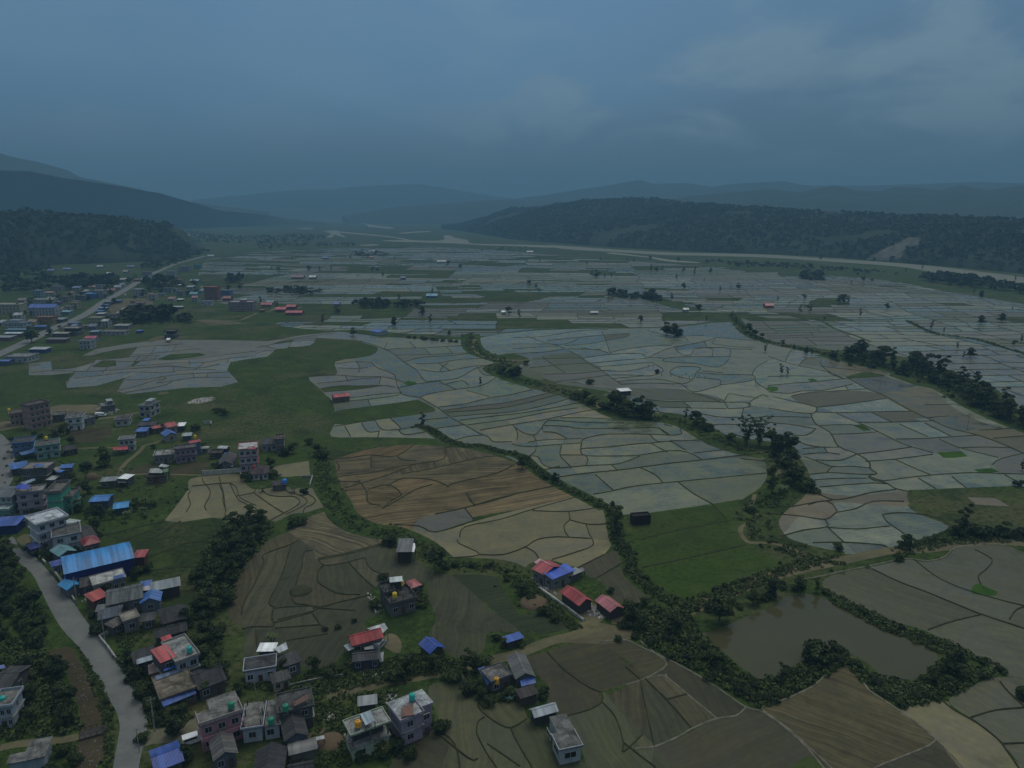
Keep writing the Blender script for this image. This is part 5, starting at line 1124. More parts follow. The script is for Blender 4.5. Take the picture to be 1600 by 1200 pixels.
# ---- houses along the road, lower left
house('road_house', 'pale blue two storey house with blotchy roof slab and green tank near the road', *z2((1300, 402), (1456, 342), (1393, 197)), 6.0, 2, (.33, .39, .46), rcol=(.24, .24, .235), parapet=.45, trim=(.36, .33, .32), win=2, tanks=[(z2((1395, 322))[0], None, TURQ, 'green water tank on the blotchy roof slab near the road')])
house('red_canopy_house', 'two storey house under a broad striped red sheet roof near the road', *z2((1186, 402), (1288, 360), (1252, 272)), 6.2, 2, (.10, .09, .10), 'shed', (.44, .085, .085), win=1, rise=.5, oh=.3)
house('slate_cottage', 'dark slate cottage with pale porch roof left of the red sheet roof', *z2((1002, 420), (1150, 372), (1140, 292)), 3.2, 1, (.14, .14, .15), 'shed', (.035, .036, .042), win=2, rise=.5, panels=[('porch_roof', z2((1002, 378), (1115, 346), (1122, 380), (1006, 414)), 3.9, (.30, .35, .39))])
house('red_cabin', 'tiny cabin with bright red roof behind the striped red roof', *z2((1210, 248), (1256, 232), (1250, 208)), 5.2, 1, (.10, .05, .05), 'shed', (.46, .05, .06), win=0, side=False, rise=.2)
house('slate_longhouse', 'long black slate gable house behind the red roofed houses', *z2((1148, 214), (1368, 156), (1360, 110)), 3.4, 1, (.09, .09, .09), 'gx', (.038, .037, .040), win=2, rise=1.0)
house('slate_hip_house', 'large black hip roofed house among the trees beside the grove', *z2((1205, 112), (1368, 66), (1310, -22)), 3.6, 1, (.09, .09, .09), 'hip', (.032, .031, .034), win=2)
house('awning_house', 'brown flat roofed house with a long royal blue front awning', *z2((1186, 672), (1432, 586), (1376, 440)), 3.6, 1, (.16, .13, .10), rcol=(.15, .13, .10), parapet=.25, win=3, panels=[('awning', z2((1182, 682), (1426, 582), (1446, 626), (1202, 726)), [3.5, 3.5, 2.7, 2.7], BLUE), ('roof_sheet', z2((1140, 502), (1340, 424), (1346, 456), (1150, 532)), 4.0, (.14, .19, .30)), ('roof_sheet', z2((1200, 450), (1285, 420), (1290, 436), (1205, 465)), 4.6, BLUE)])
house('brown_annex', 'little pinkish brown annex at the corner of the awning house', *z2((1108, 480), (1176, 462), (1162, 415)), 3.0, 1, (.22, .17, .15), 'shed', (.24, .18, .16), win=0, rise=.15, side=False, rmat=paint((.24, .18, .16)))
house('slate_house', 'dark slate gable house right of the awning house with one white dish', *z2((1465, 592), (1650, 522), (1565, 420)), 3.4, 1, (.10, .10, .10), 'gx', (.035, .036, .040), win=2)
house('blue_roof_house', 'low house under one big plain royal blue roof at the road junction', *z2((1148, 1192), (1336, 1120), (1256, 1000)), 2.9, 1, (.10, .10, .12), 'gx', (.028, .08, .36), win=2, rise=.8)
house('left_slate_house', 'dark slate roofed house cut by the left picture edge', *z2((-70, 592), (66, 586), (132, 432)), 3.2, 1, (.12, .12, .12), 'gx', (.045, .045, .048), win=2, panels=[('roof_sheet', z2((-20, 425), (30, 415), (42, 440), (-15, 450)), 4.6, (.10, .14, .40))])
house('pale_blue_house', 'pale blue house with white terrace at the left picture edge', *z2((-60, 742), (82, 722), (136, 606)), 5.2, 2, (.40, .47, .55), parapet=.6, win=3, tanks=[(z2((22, 692))[0], 4.2, TURQ, 'turquoise water tank on the pale blue house at the left edge')])
house('grey_shed', 'long shed with stained concrete roof and pale blue wall below the footpath', *z2((68, 1142), (316, 1092), (342, 966)), 3.0, 1, (.34, .40, .46), rcol=(.17, .165, .16), parapet=0, win=0, cut=[(0, 1, 0, .45), (.38, 1, .45, 1)])
# ---- blue hall and its neighbours
hall = house('market_hall', 'large hall with bright blue arched roof and deep blue walls', *z1((476, 926), (982, 806), (948, 690)), 5.6, 1, (.012, .018, .16), 'arch', (.04, .24, .58), rise=1.9, oh=.3, win=0, side=False, cat='hall')
house('blue_outhouse', 'small blue and white outhouse at the left end of the blue hall', *z1((388, 872), (462, 852), (456, 822)), 2.6, 1, (.30, .33, .42), 'shed', (.05, .08, .34), win=2, side=False, rise=.15)
house('red_shed', 'small red roofed shed at the right end of the blue hall', *z1((985, 806), (1056, 800), (1046, 760)), 3.0, 1, (.12, .05, .05), 'shed', (.40, .06, .06), win=0, side=False, rise=.3)
house('bright_blue_hut', 'gabled hut with bright sky blue roof beside the road below the hall', *z1((498, 1038), (590, 1002), (572, 948)), 3.0, 1, (.16, .17, .19), 'gy', (.035, .27, .58), win=0, rise=.8, panels=[('lean_to_roof', z1((470, 942), (588, 916), (594, 946), (480, 968)), 3.2, (.035, .10, .42))])
house('tile_roof_shop', 'dark tiled shop between the sky blue hut and the white roofed building', *z1((596, 1022), (690, 1002), (676, 936)), 3.0, 1, (.10, .09, .09), 'gx', (.055, .05, .052), win=1)
house('white_roof_house', 'house with broad white roof slab and a blue sheet just below the hall', *z1((690, 1012), (918, 952), (892, 894)), 4.4, 1, (.30, .26, .26), rcol=(.50, .50, .47), rmat=concrete((.42, .42, .40)), parapet=.2, win=5, side=False, panels=[('roof_sheet', z1((832, 942), (912, 922), (916, 946), (842, 966)), 5.6, (.06, .13, .38))])
house('red_shop', 'small brick red roofed shop beside the road', *z1((688, 1126), (786, 1086), (772, 1036)), 3.3, 1, (.14, .06, .05), 'shed', (.42, .07, .06), win=1, rise=.5, side=False)
house('grey_longhouse', 'big grey slate longhouse behind the brick red shop', *z1((792, 1152), (1042, 1098), (1022, 1000)), 3.8, 1, (.15, .15, .15), 'gx', (.085, .095, .098), win=3, rise=1.3)
house('grey_lean_to', 'grey sheet lean-to along the near side of the slate longhouse', *q860((112, 952), (484, 902), (472, 842)), 2.9, 1, (.12, .12, .12), 'shed', (.105, .115, .12), win=0, rise=.4, side=False)
house('dark_workshop', 'low workshop with dark blue grey roof below the lean-to', *q860((152, 1082), (470, 1010), (440, 910)), 2.8, 1, (.12, .13, .15), 'shed', (.07, .08, .10), win=1, rise=.5)
house('tan_roof_house', 'concrete house with tan roof slab and one window facing the lane', *q860((540, 1112), (762, 1042), (732, 932)), 3.8, 1, (.20, .20, .20), rmat=concrete((.26, .235, .20)), parapet=.2, win=1)
house('brick_annex', 'low dark brick annex left of the tan roofed house', *q860((372, 1202), (532, 1112), (500, 1034)), 2.6, 1, (.10, .085, .08), 'shed', (.085, .075, .07), win=1, rise=.3, side=False)
house('striped_hut', 'little hut with blue, red and white striped roof at the end of the longhouse', *z1((812, 632), (962, 616), (960, 545)) if False else q860((812, 632), (950, 606), (965, 490)), 3.4, 1, (.10, .09, .10), 'shed', (.05, .12, .40), win=0, rise=.4, side=False, panels=[('roof_sheet', q860((805, 570), (945, 545), (950, 620), (820, 630)), 3.7, (.40, .36, .38))])
house('grey_stable', 'long narrow stable with pale grey sheet roof and dark wall', *q860((972, 636), (1398, 548), (1390, 446)), 3.4, 1, (.055, .05, .05), 'shed', (.24, .27, .29), win=0, rise=.4, side=False)
house('blue_gable_house', 'blue gabled house with bluish front wall beside the grey stable', *q860((806, 818), (1082, 776), (1062, 660)), 3.3, 1, (.14, .17, .22), 'gy', (.045, .15, .44), win=1)
house('slate_house', 'small dark slate house below the blue gabled house', *q860((820, 1102), (1002, 1070), (982, 972)), 2.9, 1, (.10, .10, .105), 'gx', (.06, .06, .064), win=1)
house('slate_hip_house', 'large dark hip roofed house under trees beside the green terraces', *q860((1135, 1130), (1490, 1062), (1420, 872)), 3.4, 1, (.08, .08, .08), 'hip', (.034, .033, .037), win=2)
# ---- villa group above the hall
house('white_villa', 'three storey white villa with white roof terrace and blue balconies', *z1((272, 566), (482, 506), (412, 456)), 9.3, 3, (.50, .54, .58), rmat=concrete((.44, .48, .52)), trim=(.66, .68, .70), parapet=.55, win=3, oh=.8, balcony=False, panels=[('balcony_roof', z1((210, 582), (240, 572), (320, 640), (300, 655)), 5.4, (.06, .09, .34))])
house('white_house', 'white two storey house with cluttered grey roof beside the three storey villa', *z1((388, 662), (588, 622), (560, 556)), 6.2, 2, (.47, .50, .55), rcol=(.10, .10, .10), parapet=.25, win=2, big=1.2, cols=.7)
house('teal_roof_house', 'small house with pale teal gable roof in front of the white two storey house', *z1((440, 792), (552, 754), (522, 702)), 3.2, 1, (.10, .10, .11), 'gy', (.14, .30, .34), win=1, rise=1.0)
house('grey_annex', 'dark grey roofed annex between the white house and the red hip roof', *z1((602, 668), (702, 640), (640, 566)), 3.6, 1, (.12, .11, .11), 'gx', (.05, .048, .048), win=1)
house('red_hip_house', 'red hip roofed house above the blue hall', *z1((622, 718), (730, 690), (704, 640)), 3.4, 1, (.20, .19, .19), 'hip', (.24, .035, .038), win=2, rmat=metal((.24, .035, .038)), rise=1.2)
house('white_cabin', 'tiny white sheeted cabin behind the grey annex', *z1((535, 562), (582, 536), (572, 500)), 3.4, 1, (.10, .10, .10), 'shed', (.42, .46, .46), win=0, rise=.3, side=False)
house('roadside_kiosk', 'dark blue kiosk at the roadside below the villa', *z1((232, 744), (292, 724), (266, 692)), 2.6, 1, (.03, .04, .12), 'gx', (.028, .045, .22), win=1, rise=.5, side=False)
house('lilac_block', 'three storey lilac block with blue tarpaulin roof shed', *q720((252, 526), (650, 478), (636, 400)), 8.6, 3, (.40, .35, .42), rcol=(.22, .21, .20), trim=(.33, .30, .33), parapet=.5, win=2, big=1.2, panels=[('roof_shed', q720((232, 430), (300, 358), (482, 372), (440, 448)), [10.6, 11, 11, 10.6], (.025, .05, .40)), ('roof_shed', q720((312, 340), (540, 272), (556, 300), (385, 372)), 10.2, (.20, .26, .34))])
house('green_tower_house', 'tall mint green house block with walled open roof', *q720((724, 522), (932, 506), (992, 350)), 9.4, 3, (.10, .42, .29), rcol=(.13, .12, .11), trim=(.20, .20, .19), parapet=1.0, win=0, side=False)
house('green_house', 'lower mint green wing with balconies and grey roof terrace', *q720((925, 592), (1112, 578), (1180, 452)), 6.2, 2, (.10, .38, .27), rcol=(.15, .14, .13), trim=(.22, .24, .23), parapet=.7, win=2, big=1.1, cols=.8)
house('cyan_house', 'pale cyan house with grey slate roof at the left edge above the long blue roof', *q720((-160, 572), (172, 562), (172, 402)), 7.6, 3, (.36, .46, .48), 'gx', (.10, .11, .12), win=4, rise=.9, panels=[('lean_to_roof', q720((-60, 610), (75, 598), (85, 630), (-60, 650)), 5.6, (.05, .15, .40))])
house('cyan_terrace', 'mint walled terrace wing at the left edge beside the lilac block', *q720((-120, 790), (130, 775), (180, 640)), 4.2, 1, (.16, .36, .32), rcol=(.40, .44, .46), parapet=.6, win=3)
house('long_blue_shed', 'long shed with royal blue roof and navy wall at the left edge', *q720((-160, 1032), (250, 1004), (232, 892)), 3.2, 1, (.012, .018, .12), 'shed', (.035, .09, .38), win=0, rise=.5, side=False, panels=[('lean_to_roof', q720((245, 922), (385, 908), (402, 934), (262, 962)), 2.8, (.06, .12, .34))])
house('striped_blue_shed', 'shed with striped bright blue roof behind the banana trees', *z1((660, 394), (790, 386), (832, 342)), 3.2, 1, (.06, .08, .16), 'gx', (.04, .20, .56), win=0, rise=.6)
house('blue_pavilion', 'open pavilion with bright blue gable roof in the trees', *z1((838, 446), (938, 432), (940, 392)), 2.8, 1, (.05, .07, .10), 'gx', (.03, .28, .62), win=0, side=False, rise=.8)
# ---- mid left hamlet
house('blue_house', 'two storey bright blue house with dark roof at the left edge', *q600((115, 566), (302, 546), (282, 500)), 5.8, 2, (.07, .19, .44), rcol=(.07, .07, .08), parapet=.4, win=3, panels=[('porch_roof', q600((180, 642), (328, 602), (332, 636), (200, 668)), 2.8, (.08, .18, .42))])
house('mint_house', 'two storey mint house beside the bright blue house', *q600((332, 592), (552, 562), (542, 516)), 6.0, 2, (.24, .44, .40), rcol=(.10, .10, .10), parapet=.4, win=3, big=1.2, tanks=[(q600((435, 520))[0], None, YEL, 'yellow water tank on the two storey mint house')])
house('dark_cottage', 'dark cottage at the end of the footpath beside the mint house', *q600((602, 622), (722, 602), (716, 574)), 2.8, 1, (.06, .06, .06), 'gx', (.045, .042, .042), win=1)
house('blue_shed', 'shed with slanting blue roof below the bright blue house', *q600((112, 802), (268, 772), (256, 730)), 3.0, 1, (.08, .07, .08), 'shed', (.045, .13, .40), win=1, rise=.5)
house('bare_brick_house', 'bare grey block two storey house with blue roof sheet above the lilac block', *q600((205, 802), (432, 792), (440, 736)), 6.0, 2, (.125, .12, .125), rcol=(.22, .21, .20), parapet=.3, win=2, panels=[('roof_sheet', q600((318, 772), (320, 752), (402, 748), (402, 776)), 7.6, (.06, .13, .42))])
house('brick_house', 'grey brick house with two blue roof sheets beside the meadow', *q600((540, 832), (682, 802), (694, 748)), 3.6, 1, (.17, .165, .165), rcol=(.26, .25, .24), parapet=.3, win=1, panels=[('roof_sheet', q600((562, 788), (572, 756), (702, 742), (672, 786)), 4.8, (.06, .16, .48)), ('roof_sheet', q600((525, 822), (562, 802), (612, 806), (562, 830)), 4.4, (.06, .16, .48))])
house('white_roof_hut', 'tiny hut with off white roof between the two grey brick houses', *q600((440, 898), (502, 898), (522, 868)), 2.3, 1, (.10, .10, .10), 'shed', (.40, .42, .42), win=0, side=False, rise=.2)
house('pink_block', 'four storey salmon block with dark windows by the dirt road', *q600((268, 214), (458, 172), (452, 142)), 12.2, 4, (.40, .265, .25), rcol=(.10, .09, .09), trim=(.26, .18, .17), parapet=.7, win=4, cols=.8)
house('orange_house', 'two storey orange plastered house left of the four storey block', *q600((88, 286), (252, 266), (242, 236)), 6.4, 2, (.44, .29, .20), rcol=(.10, .095, .09), parapet=.4, win=4, tanks=[(q600((85, 256))[0], None, YEL, 'yellow water tank on the orange plastered house')])
house('grey_shop', 'low grey shop right of the four storey block', *q600((490, 302), (598, 292), (592, 262)), 3.4, 1, (.13, .14, .14), rcol=(.11, .11, .11), parapet=.3, win=2)
house('white_hall', 'white plastered two storey building with blank front by the dirt road', *q600((620, 326), (762, 314), (752, 276)), 6.4, 2, (.55, .60, .62), rcol=(.13, .13, .13), parapet=.3, win=2, side=False, cols=1.0)
house('grey_house', 'grey block house with roof columns right of the blank white building', *q600((772, 342), (892, 306), (862, 262)), 3.6, 1, (.22, .22, .23), rcol=(.17, .17, .17), parapet=.2, cols=1.2, win=2)
house('grey_house', 'low grey concrete house at the meadow edge behind the dirt heap', *q600((958, 216), (1076, 200), (1062, 168)), 3.4, 1, (.17, .17, .175), rcol=(.17, .17, .17), parapet=.3, win=1, cap=(.5, .9, .3, .8, 2.2, (.36, .40, .42)))
house('white_cottage', 'small white cottage with dark roof where the footpath forks', *q600((1075, 342), (1206, 332), (1198, 296)), 3.3, 1, (.47, .47, .45), rcol=(.085, .08, .08), parapet=.2, win=2, door=False, cols=.8)
house('blue_shutter_house', 'two storey cream house with blue shutters and bare side wall in the meadow', *q600((1300, 206), (1402, 208), (1492, 164)), 6.4, 2, (.42, .42, .38), rcol=(.14, .15, .15), parapet=.3, win=2, wcol=(.03, .06, .26), big=1.4, cap=(.4, .9, .3, .8, 2.0, (.34, .38, .40)))
house('blue_hut', 'blue roofed hut in the cluster beside the footpath bend', *q600((1275, 446), (1368, 442), (1362, 406)), 2.9, 1, (.10, .10, .12), 'gx', (.05, .15, .46), win=1, rise=.5)
house('dark_hut', 'dark low hut behind the blue roofed hut of the cluster', *q600((1292, 392), (1452, 382), (1442, 352)), 3.0, 1, (.07, .065, .08), 'gx', (.055, .05, .06), win=2, rise=.6)
house('blue_cabin', 'tiny blue roofed cabin standing behind the dark low hut', *q600((1338, 346), (1384, 344), (1380, 326)), 3.0, 1, (.06, .08, .2), 'shed', (.05, .14, .48), win=0, rise=.2, side=False)
house('red_hut', 'small red roofed hut at the footpath corner', *q600((1432, 418), (1516, 406), (1502, 384)), 2.8, 1, (.18, .10, .10), 'gx', (.36, .06, .06), win=1, rise=.5)
house('white_terrace_house', 'white two storey house behind a red veranda roof', *q600((1115, 528), (1250, 516), (1238, 488)), 5.8, 2, (.46, .48, .50), rcol=(.17, .17, .17), parapet=.3, win=3, panels=[('veranda_roof', q600((1056, 592), (1196, 580), (1202, 612), (1062, 622)), [3.2, 3.2, 2.6, 2.6], (.40, .045, .06))])
house('grey_metal_house', 'long low house with grey sheet roof below the curved footpath', *q600((945, 916), (1078, 906), (1064, 880)), 3.0, 1, (.10, .11, .11), 'shed', (.22, .24, .25), win=2, rise=.4)
house('white_sheet_house', 'house with gleaming white sheet roof at the end of the curved footpath', *q600((1112, 884), (1192, 890), (1206, 856)), 3.2, 1, (.10, .10, .11), 'shed', WHITEMETAL, win=1, rise=.3, panels=[('awning', q600((1090, 905), (1180, 900), (1190, 925), (1110, 925)), 2.2, (.10, .11, .12))])
house('ruined_house', 'half built house with brown brick walls and one light green gable', *q200((300, 1062), (566, 1048), (640, 950)), 2.8, 1, (.15, .075, .05), rcol=(.10, .09, .08), parapet=.4, win=3, panels=[('roof_sheet', q200((322, 985), (350, 922), (470, 912), (560, 960), (520, 992)), 4.2, (.36, .36, .34)), ('roof_sheet', q200((480, 890), (520, 845), (645, 870), (600, 900)), 4.8, (.44, .46, .48))])
house('green_gable', 'narrow light green house wing right of the half built brick house', *q200((556, 982), (606, 976), (640, 930)), 4.2, 1, (.15, .36, .20), rcol=(.12, .2, .13), parapet=0, win=0, side=False)
house('terrace_house', 'grey single storey house with white roof edge and roof columns', *q200((404, 728), (692, 702), (708, 632)), 3.7, 1, (.22, .215, .21), rcol=(.27, .265, .25), trim=(.52, .52, .50), parapet=.35, win=4, cols=1.1)
house('purple_house', 'two storey mauve house with roof columns in the hamlet', *q200((732, 636), (1052, 598), (1040, 548)), 6.2, 2, (.33, .21, .31), rcol=(.12, .115, .12), trim=(.20, .13, .19), parapet=.5, win=4, cols=1.0)
house('blue_house', 'narrow two storey blue house with red roof behind the mauve house', *q200((972, 522), (1122, 492), (1116, 464)), 6.4, 2, (.07, .17, .40), 'gx', (.36, .05, .06), win=1, rise=.5, tanks=[(q200((1050, 446))[0], 7.0, YEL, 'yellow water tank above the red roof of the narrow blue house')])
house('white_hut', 'tiny white hut right of the narrow blue house', *q200((1150, 605), (1240, 602), (1236, 578)), 2.4, 1, (.36, .37, .36), 'hip', (.42, .42, .40), win=1, rmat=paint((.42, .42, .40)), side=False, rise=.8)
house('red_gable_house', 'farmhouse with red gable roof and grey front at the meadow edge', *q200((618, 278), (768, 246), (796, 172)), 3.6, 1, (.28, .29, .30), 'gx', (.36, .055, .06), win=1, rise=1.2)
house('white_sheet_shed', 'shed with gleaming white flat roof beside the red gable farmhouse', *q200((770, 260), (868, 254), (886, 210)), 3.0, 1, (.06, .06, .06), 'shed', WHITEMETAL, win=0, rise=.2, side=False)
house('blue_gable_house', 'blue gabled house with cream front in front of the red gable farmhouse', *q200((592, 412), (758, 380), (756, 318)), 3.3, 1, (.34, .33, .28), 'gy', (.05, .13, .42), win=1, rise=1.2)
house('silver_hut', 'silver sheet roofed hut right of the cream fronted house', *q200((850, 416), (976, 406), (978, 372)), 2.6, 1, (.08, .10, .13), 'shed', (.36, .39, .40), win=0, rise=.3, side=False)
house('silver_shack', 'shack with shiny curved roof behind the blue sided house', *q200((1410, 600), (1540, 605), (1520, 575)), 2.6, 1, (.06, .06, .07), 'arch', (.46, .48, .50), win=0, rise=.6, side=False)
house('ruin', 'roofless grey block walls right of the mauve house', *q200((1280, 700), (1450, 690), (1440, 640)), 2.2, 1, (.10, .095, .09), rcol=(.06, .055, .05), parapet=.5, win=2, side=False)
house('blue_side_house', 'dark slate house with a steep blue sheet along its left side', *q330((120, 560), (330, 545), (330, 400)), 3.4, 1, (.14, .15, .17), 'gy', (.065, .06, .062), win=2, panels=[('side_roof', q330((88, 552), (215, 365), (252, 372), (165, 548)), [2.6, 2.6, 3.8, 3.8], (.05, .12, .42)), ('porch_roof', q330((285, 575), (340, 545), (365, 552), (335, 590)), 2.6, (.55, .57, .60))])
house('tower_house', 'tall three storey pinkish white house with red roof edge and red canopy', *q330((428, 338), (712, 312), (752, 206)), 9.8, 3, (.44, .42, .44), rcol=(.42, .40, .40), trim=(.30, .06, .07), parapet=.4, win=3, big=1.1, panels=[('roof_canopy', q330((572, 318), (640, 282), (706, 282), (690, 316)), 11.6, (.42, .05, .05))])
house('tile_bungalow', 'white bungalow under a broad dark maroon tiled hip roof', *q330((594, 716), (882, 690), (864, 584)), 2.8, 1, (.50, .50, .49), 'hip', (.055, .035, .045), win=4, wcol=(.2, .2, .2))
house('slate_villa', 'grey two part house with dark slate roof behind the tall pinkish house', *q330((790, 244), (1012, 232), (992, 142)), 3.6, 1, (.30, .32, .35), 'gx', (.05, .05, .058), win=3, rise=1.2)
house('slate_tower', 'three storey corner tower with wooden galleries at the end of the slate roofed house', *q330((1010, 178), (1128, 168), (1112, 98)), 6.2, 2, (.19, .19, .20), rcol=(.10, .085, .085), trim=(.20, .14, .13), parapet=.5, win=2, cols=.8)
house('pump_house', 'low dark pump house with blue tank among banana plants', *q330((962, 888), (1164, 872), (1162, 822)), 2.3, 1, (.12, .11, .10), 'shed', (.045, .038, .038), win=1, rise=.3, side=False)
water_tank(q330((1148, 860))[0], 1.6, BLU, 'bright blue water tank beside the low dark pump house', 1.4)
water_tank(q330((672, 610))[0], 3.2, REDT, 'small red tank on the maroon tiled bungalow', .8)
# ---- farm beside the irrigation lane
house('red_farmhouse', 'red roofed farmhouse wing joined to the bright blue roof', *z6((722, 652), (802, 692), (914, 632)), 4.0, 1, (.20, .20, .20), 'gx', (.40, .055, .07), win=2, rise=1.2, panels=[('clear_sheet', z6((728, 606), (768, 576), (852, 622), (798, 640)), [4.6, 5.3, 5.3, 4.6], (.60, .36, .38))])
house('blue_farmhouse', 'grey walled farmhouse with bright blue sheet roof', *z6((862, 728), (1016, 664), (974, 626)), 3.7, 1, (.21, .22, .22), 'shed', (.028, .10, .56), win=3, rise=.5, panels=[('porch_roof', z6((802, 692), (842, 676), (880, 712), (846, 728)), 3.4, (.028, .10, .50))])
house('scrap_shed', 'low patchwork shed of grey sheets behind the bright blue roof', *z6((1002, 702), (1070, 672), (1056, 642)), 2.4, 1, (.10, .10, .10), 'shed', (.26, .27, .28), win=0, rise=.2, side=False, panels=[('roof_sheet', z6((1040, 660), (1080, 640), (1100, 662), (1060, 682)), 2.0, (.22, .20, .20))])
house('red_barn', 'open barn with broad red gable roof below the bright blue farmhouse', *z6((932, 822), (1060, 916), (1140, 880)), 3.0, 1, (.07, .06, .055), 'gx', (.40, .055, .06), win=0, rise=1.2, side=False)
house('pink_barn', 'barn with faded pink red roof at the end of the farmyard', *z6((1188, 884), (1288, 962), (1350, 916)), 2.8, 1, (.07, .06, .06), 'gx', (.46, .15, .17), win=0, rise=.9, side=False)
house('black_pen', 'black wooden pen standing alone at the corner of the rice field', *z6((1456, 278), (1586, 268), (1562, 242)), 3.0, 1, (.022, .017, .016), rcol=(.016, .014, .013), parapet=.4, oh=.05, win=0, side=False, cat='pen')
# ---- houses in the muddy fields
house('stilt_house', 'dark house on posts with grey sheet roof and one white sheet', *q560((612, 322), (812, 318), (824, 146)), 4.0, 1, (.045, .038, .034), 'shed', (.13, .13, .135), win=0, rise=.5, side=False, panels=[('side_sheet', q560((832, 182), (882, 186), (890, 245), (870, 324), (812, 320)), [4.2, 4.0, 3.8, 3.6, 3.8], WHITEMETAL)])
house('skeleton_house', 'unfinished dark concrete house with bare columns and two yellow tanks', *q560((512, 1160), (890, 1062), (738, 876)), 3.6, 1, (.15, .15, .155), rcol=(.075, .072, .07), trim=(.11, .105, .10), parapet=.8, win=3, cols=2.0, tanks=[(q560((567, 1030))[0], 4.2, YEL, 'front one of the two yellow tanks on the bare column house')])
house('skeleton_wing', 'upper wing of bare columns at the rear of the unfinished dark house', *q560((420, 985), (560, 952), (480, 820)), 4.6, 1, (.085, .085, .088), rcol=(.07, .07, .072), parapet=.7, win=1, cols=1.6)
house('stair_tower', 'stair tower with pale sheet roof on the unfinished dark house', *q560((512, 792), (668, 776), (652, 730)), 6.6, 2, (.05, .05, .05), 'shed', (.50, .55, .56), win=0, rise=.2, side=False, tanks=[(q560((676, 842))[0], 4.4, YEL, 'rear one of the two yellow tanks next to the pale stair tower roof')])
house('red_hip_hut', 'little hut with rose red hip roof beside the unfinished house', *q560((832, 882), (968, 832), (892, 746)), 2.8, 1, (.13, .11, .10), 'hip', (.38, .09, .10), win=1, rmat=metal((.38, .09, .10)), rise=.8)
# ---- field huts
house('red_hut', 'long low shed with red roof alone at the meadow edge by the purple fields', *ZB([(490, 484), (584, 474), (580, 456)]), 3.2, 1, (.20, .12, .11), 'gx', (.42, .05, .06), win=3, rise=.9)
house('white_roof_hut', 'field hut with white roof beside the tree lined stream', *ZC([(678, 446), (744, 442), (740, 428)]), 2.6, 1, (.06, .06, .07), 'shed', WHITEMETAL, win=0, rise=.3, side=False)
house('blue_roof_hut', 'lone blue roofed hut with white gable in the fields behind the meadow', *ZB([(715, 68), (768, 76), (764, 58)]), 3.0, 1, (.4, .42, .45), 'gx', (.05, .14, .5), win=0, rise=.8, side=False)
# ================================================================== THE TOWN ALONG THE STRAIGHT ROAD
def hs(name, label, xl, xr, yb, st, wall, roof='flat', rcol=None, dm=9.0, yaw=0.0, win=None, hh=None, **k):
 """front wall foot from photo pixel xl to xr on row yb; storeys decide the height"""
 a, b = P(xl, yb), P(xr, yb)
 w_ = (b - a).length; ux = Vector((math.cos(yaw), math.sin(yaw), 0)); uy = Vector((-ux.y, ux.x, 0))
 b = a + ux * w_; c = b + uy * dm; h = hh or 3.1 * st
 px = [to_px(v.x, v.y, h) for v in (a, b, c)]
 k.setdefault('oh', .5); k.setdefault('parapet', .5)
 return house(name, label, *px, h, st, wall, roof, rcol, win=win, **k)
LB = (.35, .45, .55)
hs('school', 'long cream three storey school at the left edge of the town', -24, 32, 490, 3, (.50, .48, .34), rcol=(.30, .29, .25), dm=14, win=10, side=False, cat='school')
hs('school', 'white and cream three storey school under a long blue roof', 46, 87, 494.5, 3, (.50, .52, .55), 'gx', (.05, .12, .42), dm=12, win=8, cat='school')
hs('office_block', 'long pale two storey block behind the blue roofed school', 42, 82, 477, 2, (.42, .44, .38), rcol=(.30, .31, .28), dm=12, win=7, cat='building')
hs('cyan_house', 'cyan upper house rising behind the long pale block', 52, 64, 466, 3, (.24, .38, .44), rcol=(.3, .33, .35), dm=9)
hs('orange_house', 'orange brown two storey house in front of the blue roofed school', 55, 82, 506, 2, (.40, .22, .12), rcol=(.22, .14, .10), dm=10)
hs('grey_roof_house', 'house with plain blue grey roof slab beside the road near the orange house', 80, 98, 504, 1, (.10, .10, .11), 'shed', (.24, .28, .32), dm=9, win=0, rise=.4)
hs('white_block', 'white two storey block with dark windows and grey roof left of the road', 9, 37, 516, 2, (.48, .54, .58), rcol=(.16, .17, .19), dm=12, win=6, cap=(.1, .7, .3, .9, 2.4, (.20, .22, .26)))
hs('teal_shed', 'low teal walled shed below the white two storey block', 8, 40, 521, 1, (.08, .20, .24), 'shed', (.07, .16, .20), dm=7, win=0, rise=.4)
hs('white_roof_shed', 'long shed with gleaming white roof left of the road', 8, 34, 526.5, 1, (.10, .11, .13), 'gx', (.55, .60, .63), dm=6, win=0, rise=.7)
hs('grey_roof_shed', 'low grey roofed shed at the left edge beside the road', -10, 17, 533, 1, (.20, .12, .12), 'shed', (.24, .25, .26), dm=8, win=2, rise=.4)
hs('blue_shacks', 'jumble of blue roofed shacks between the orange house and the road', 54, 71, 515.5, 1, (.10, .10, .16), 'gx', (.05, .10, .38), dm=8, win=2, rise=.7)
hs('cream_villa', 'cream two storey villa with dark windows right of the road', 139, 158, 507, 2, (.52, .48, .30), rcol=(.30, .28, .20), dm=9, win=4)
hs('frame_building', 'grey two storey building with open dark front right of the road', 96, 122, 524.5, 2, (.17, .15, .14), rcol=(.26, .24, .22), dm=10, win=4, open_top=True)
hs('white_roof_shed', 'shed with pinkish white roof beside the dark roadside tree', 82, 106, 526.5, 1, (.12, .09, .09), 'shed', (.42, .38, .37), dm=6, win=0, rise=.4)
hs('brick_shed', 'low brick brown shed with teal end wall right of the road', 72, 103, 536, 1, (.16, .10, .10), 'shed', (.15, .12, .12), dm=6, win=3, rise=.3)
hs('red_roof_house', 'low house with raspberry red roof in front of the grey open building', 132, 149, 534, 1, (.34, .34, .36), 'gx', (.44, .06, .12), dm=9, win=1, rise=1.2)
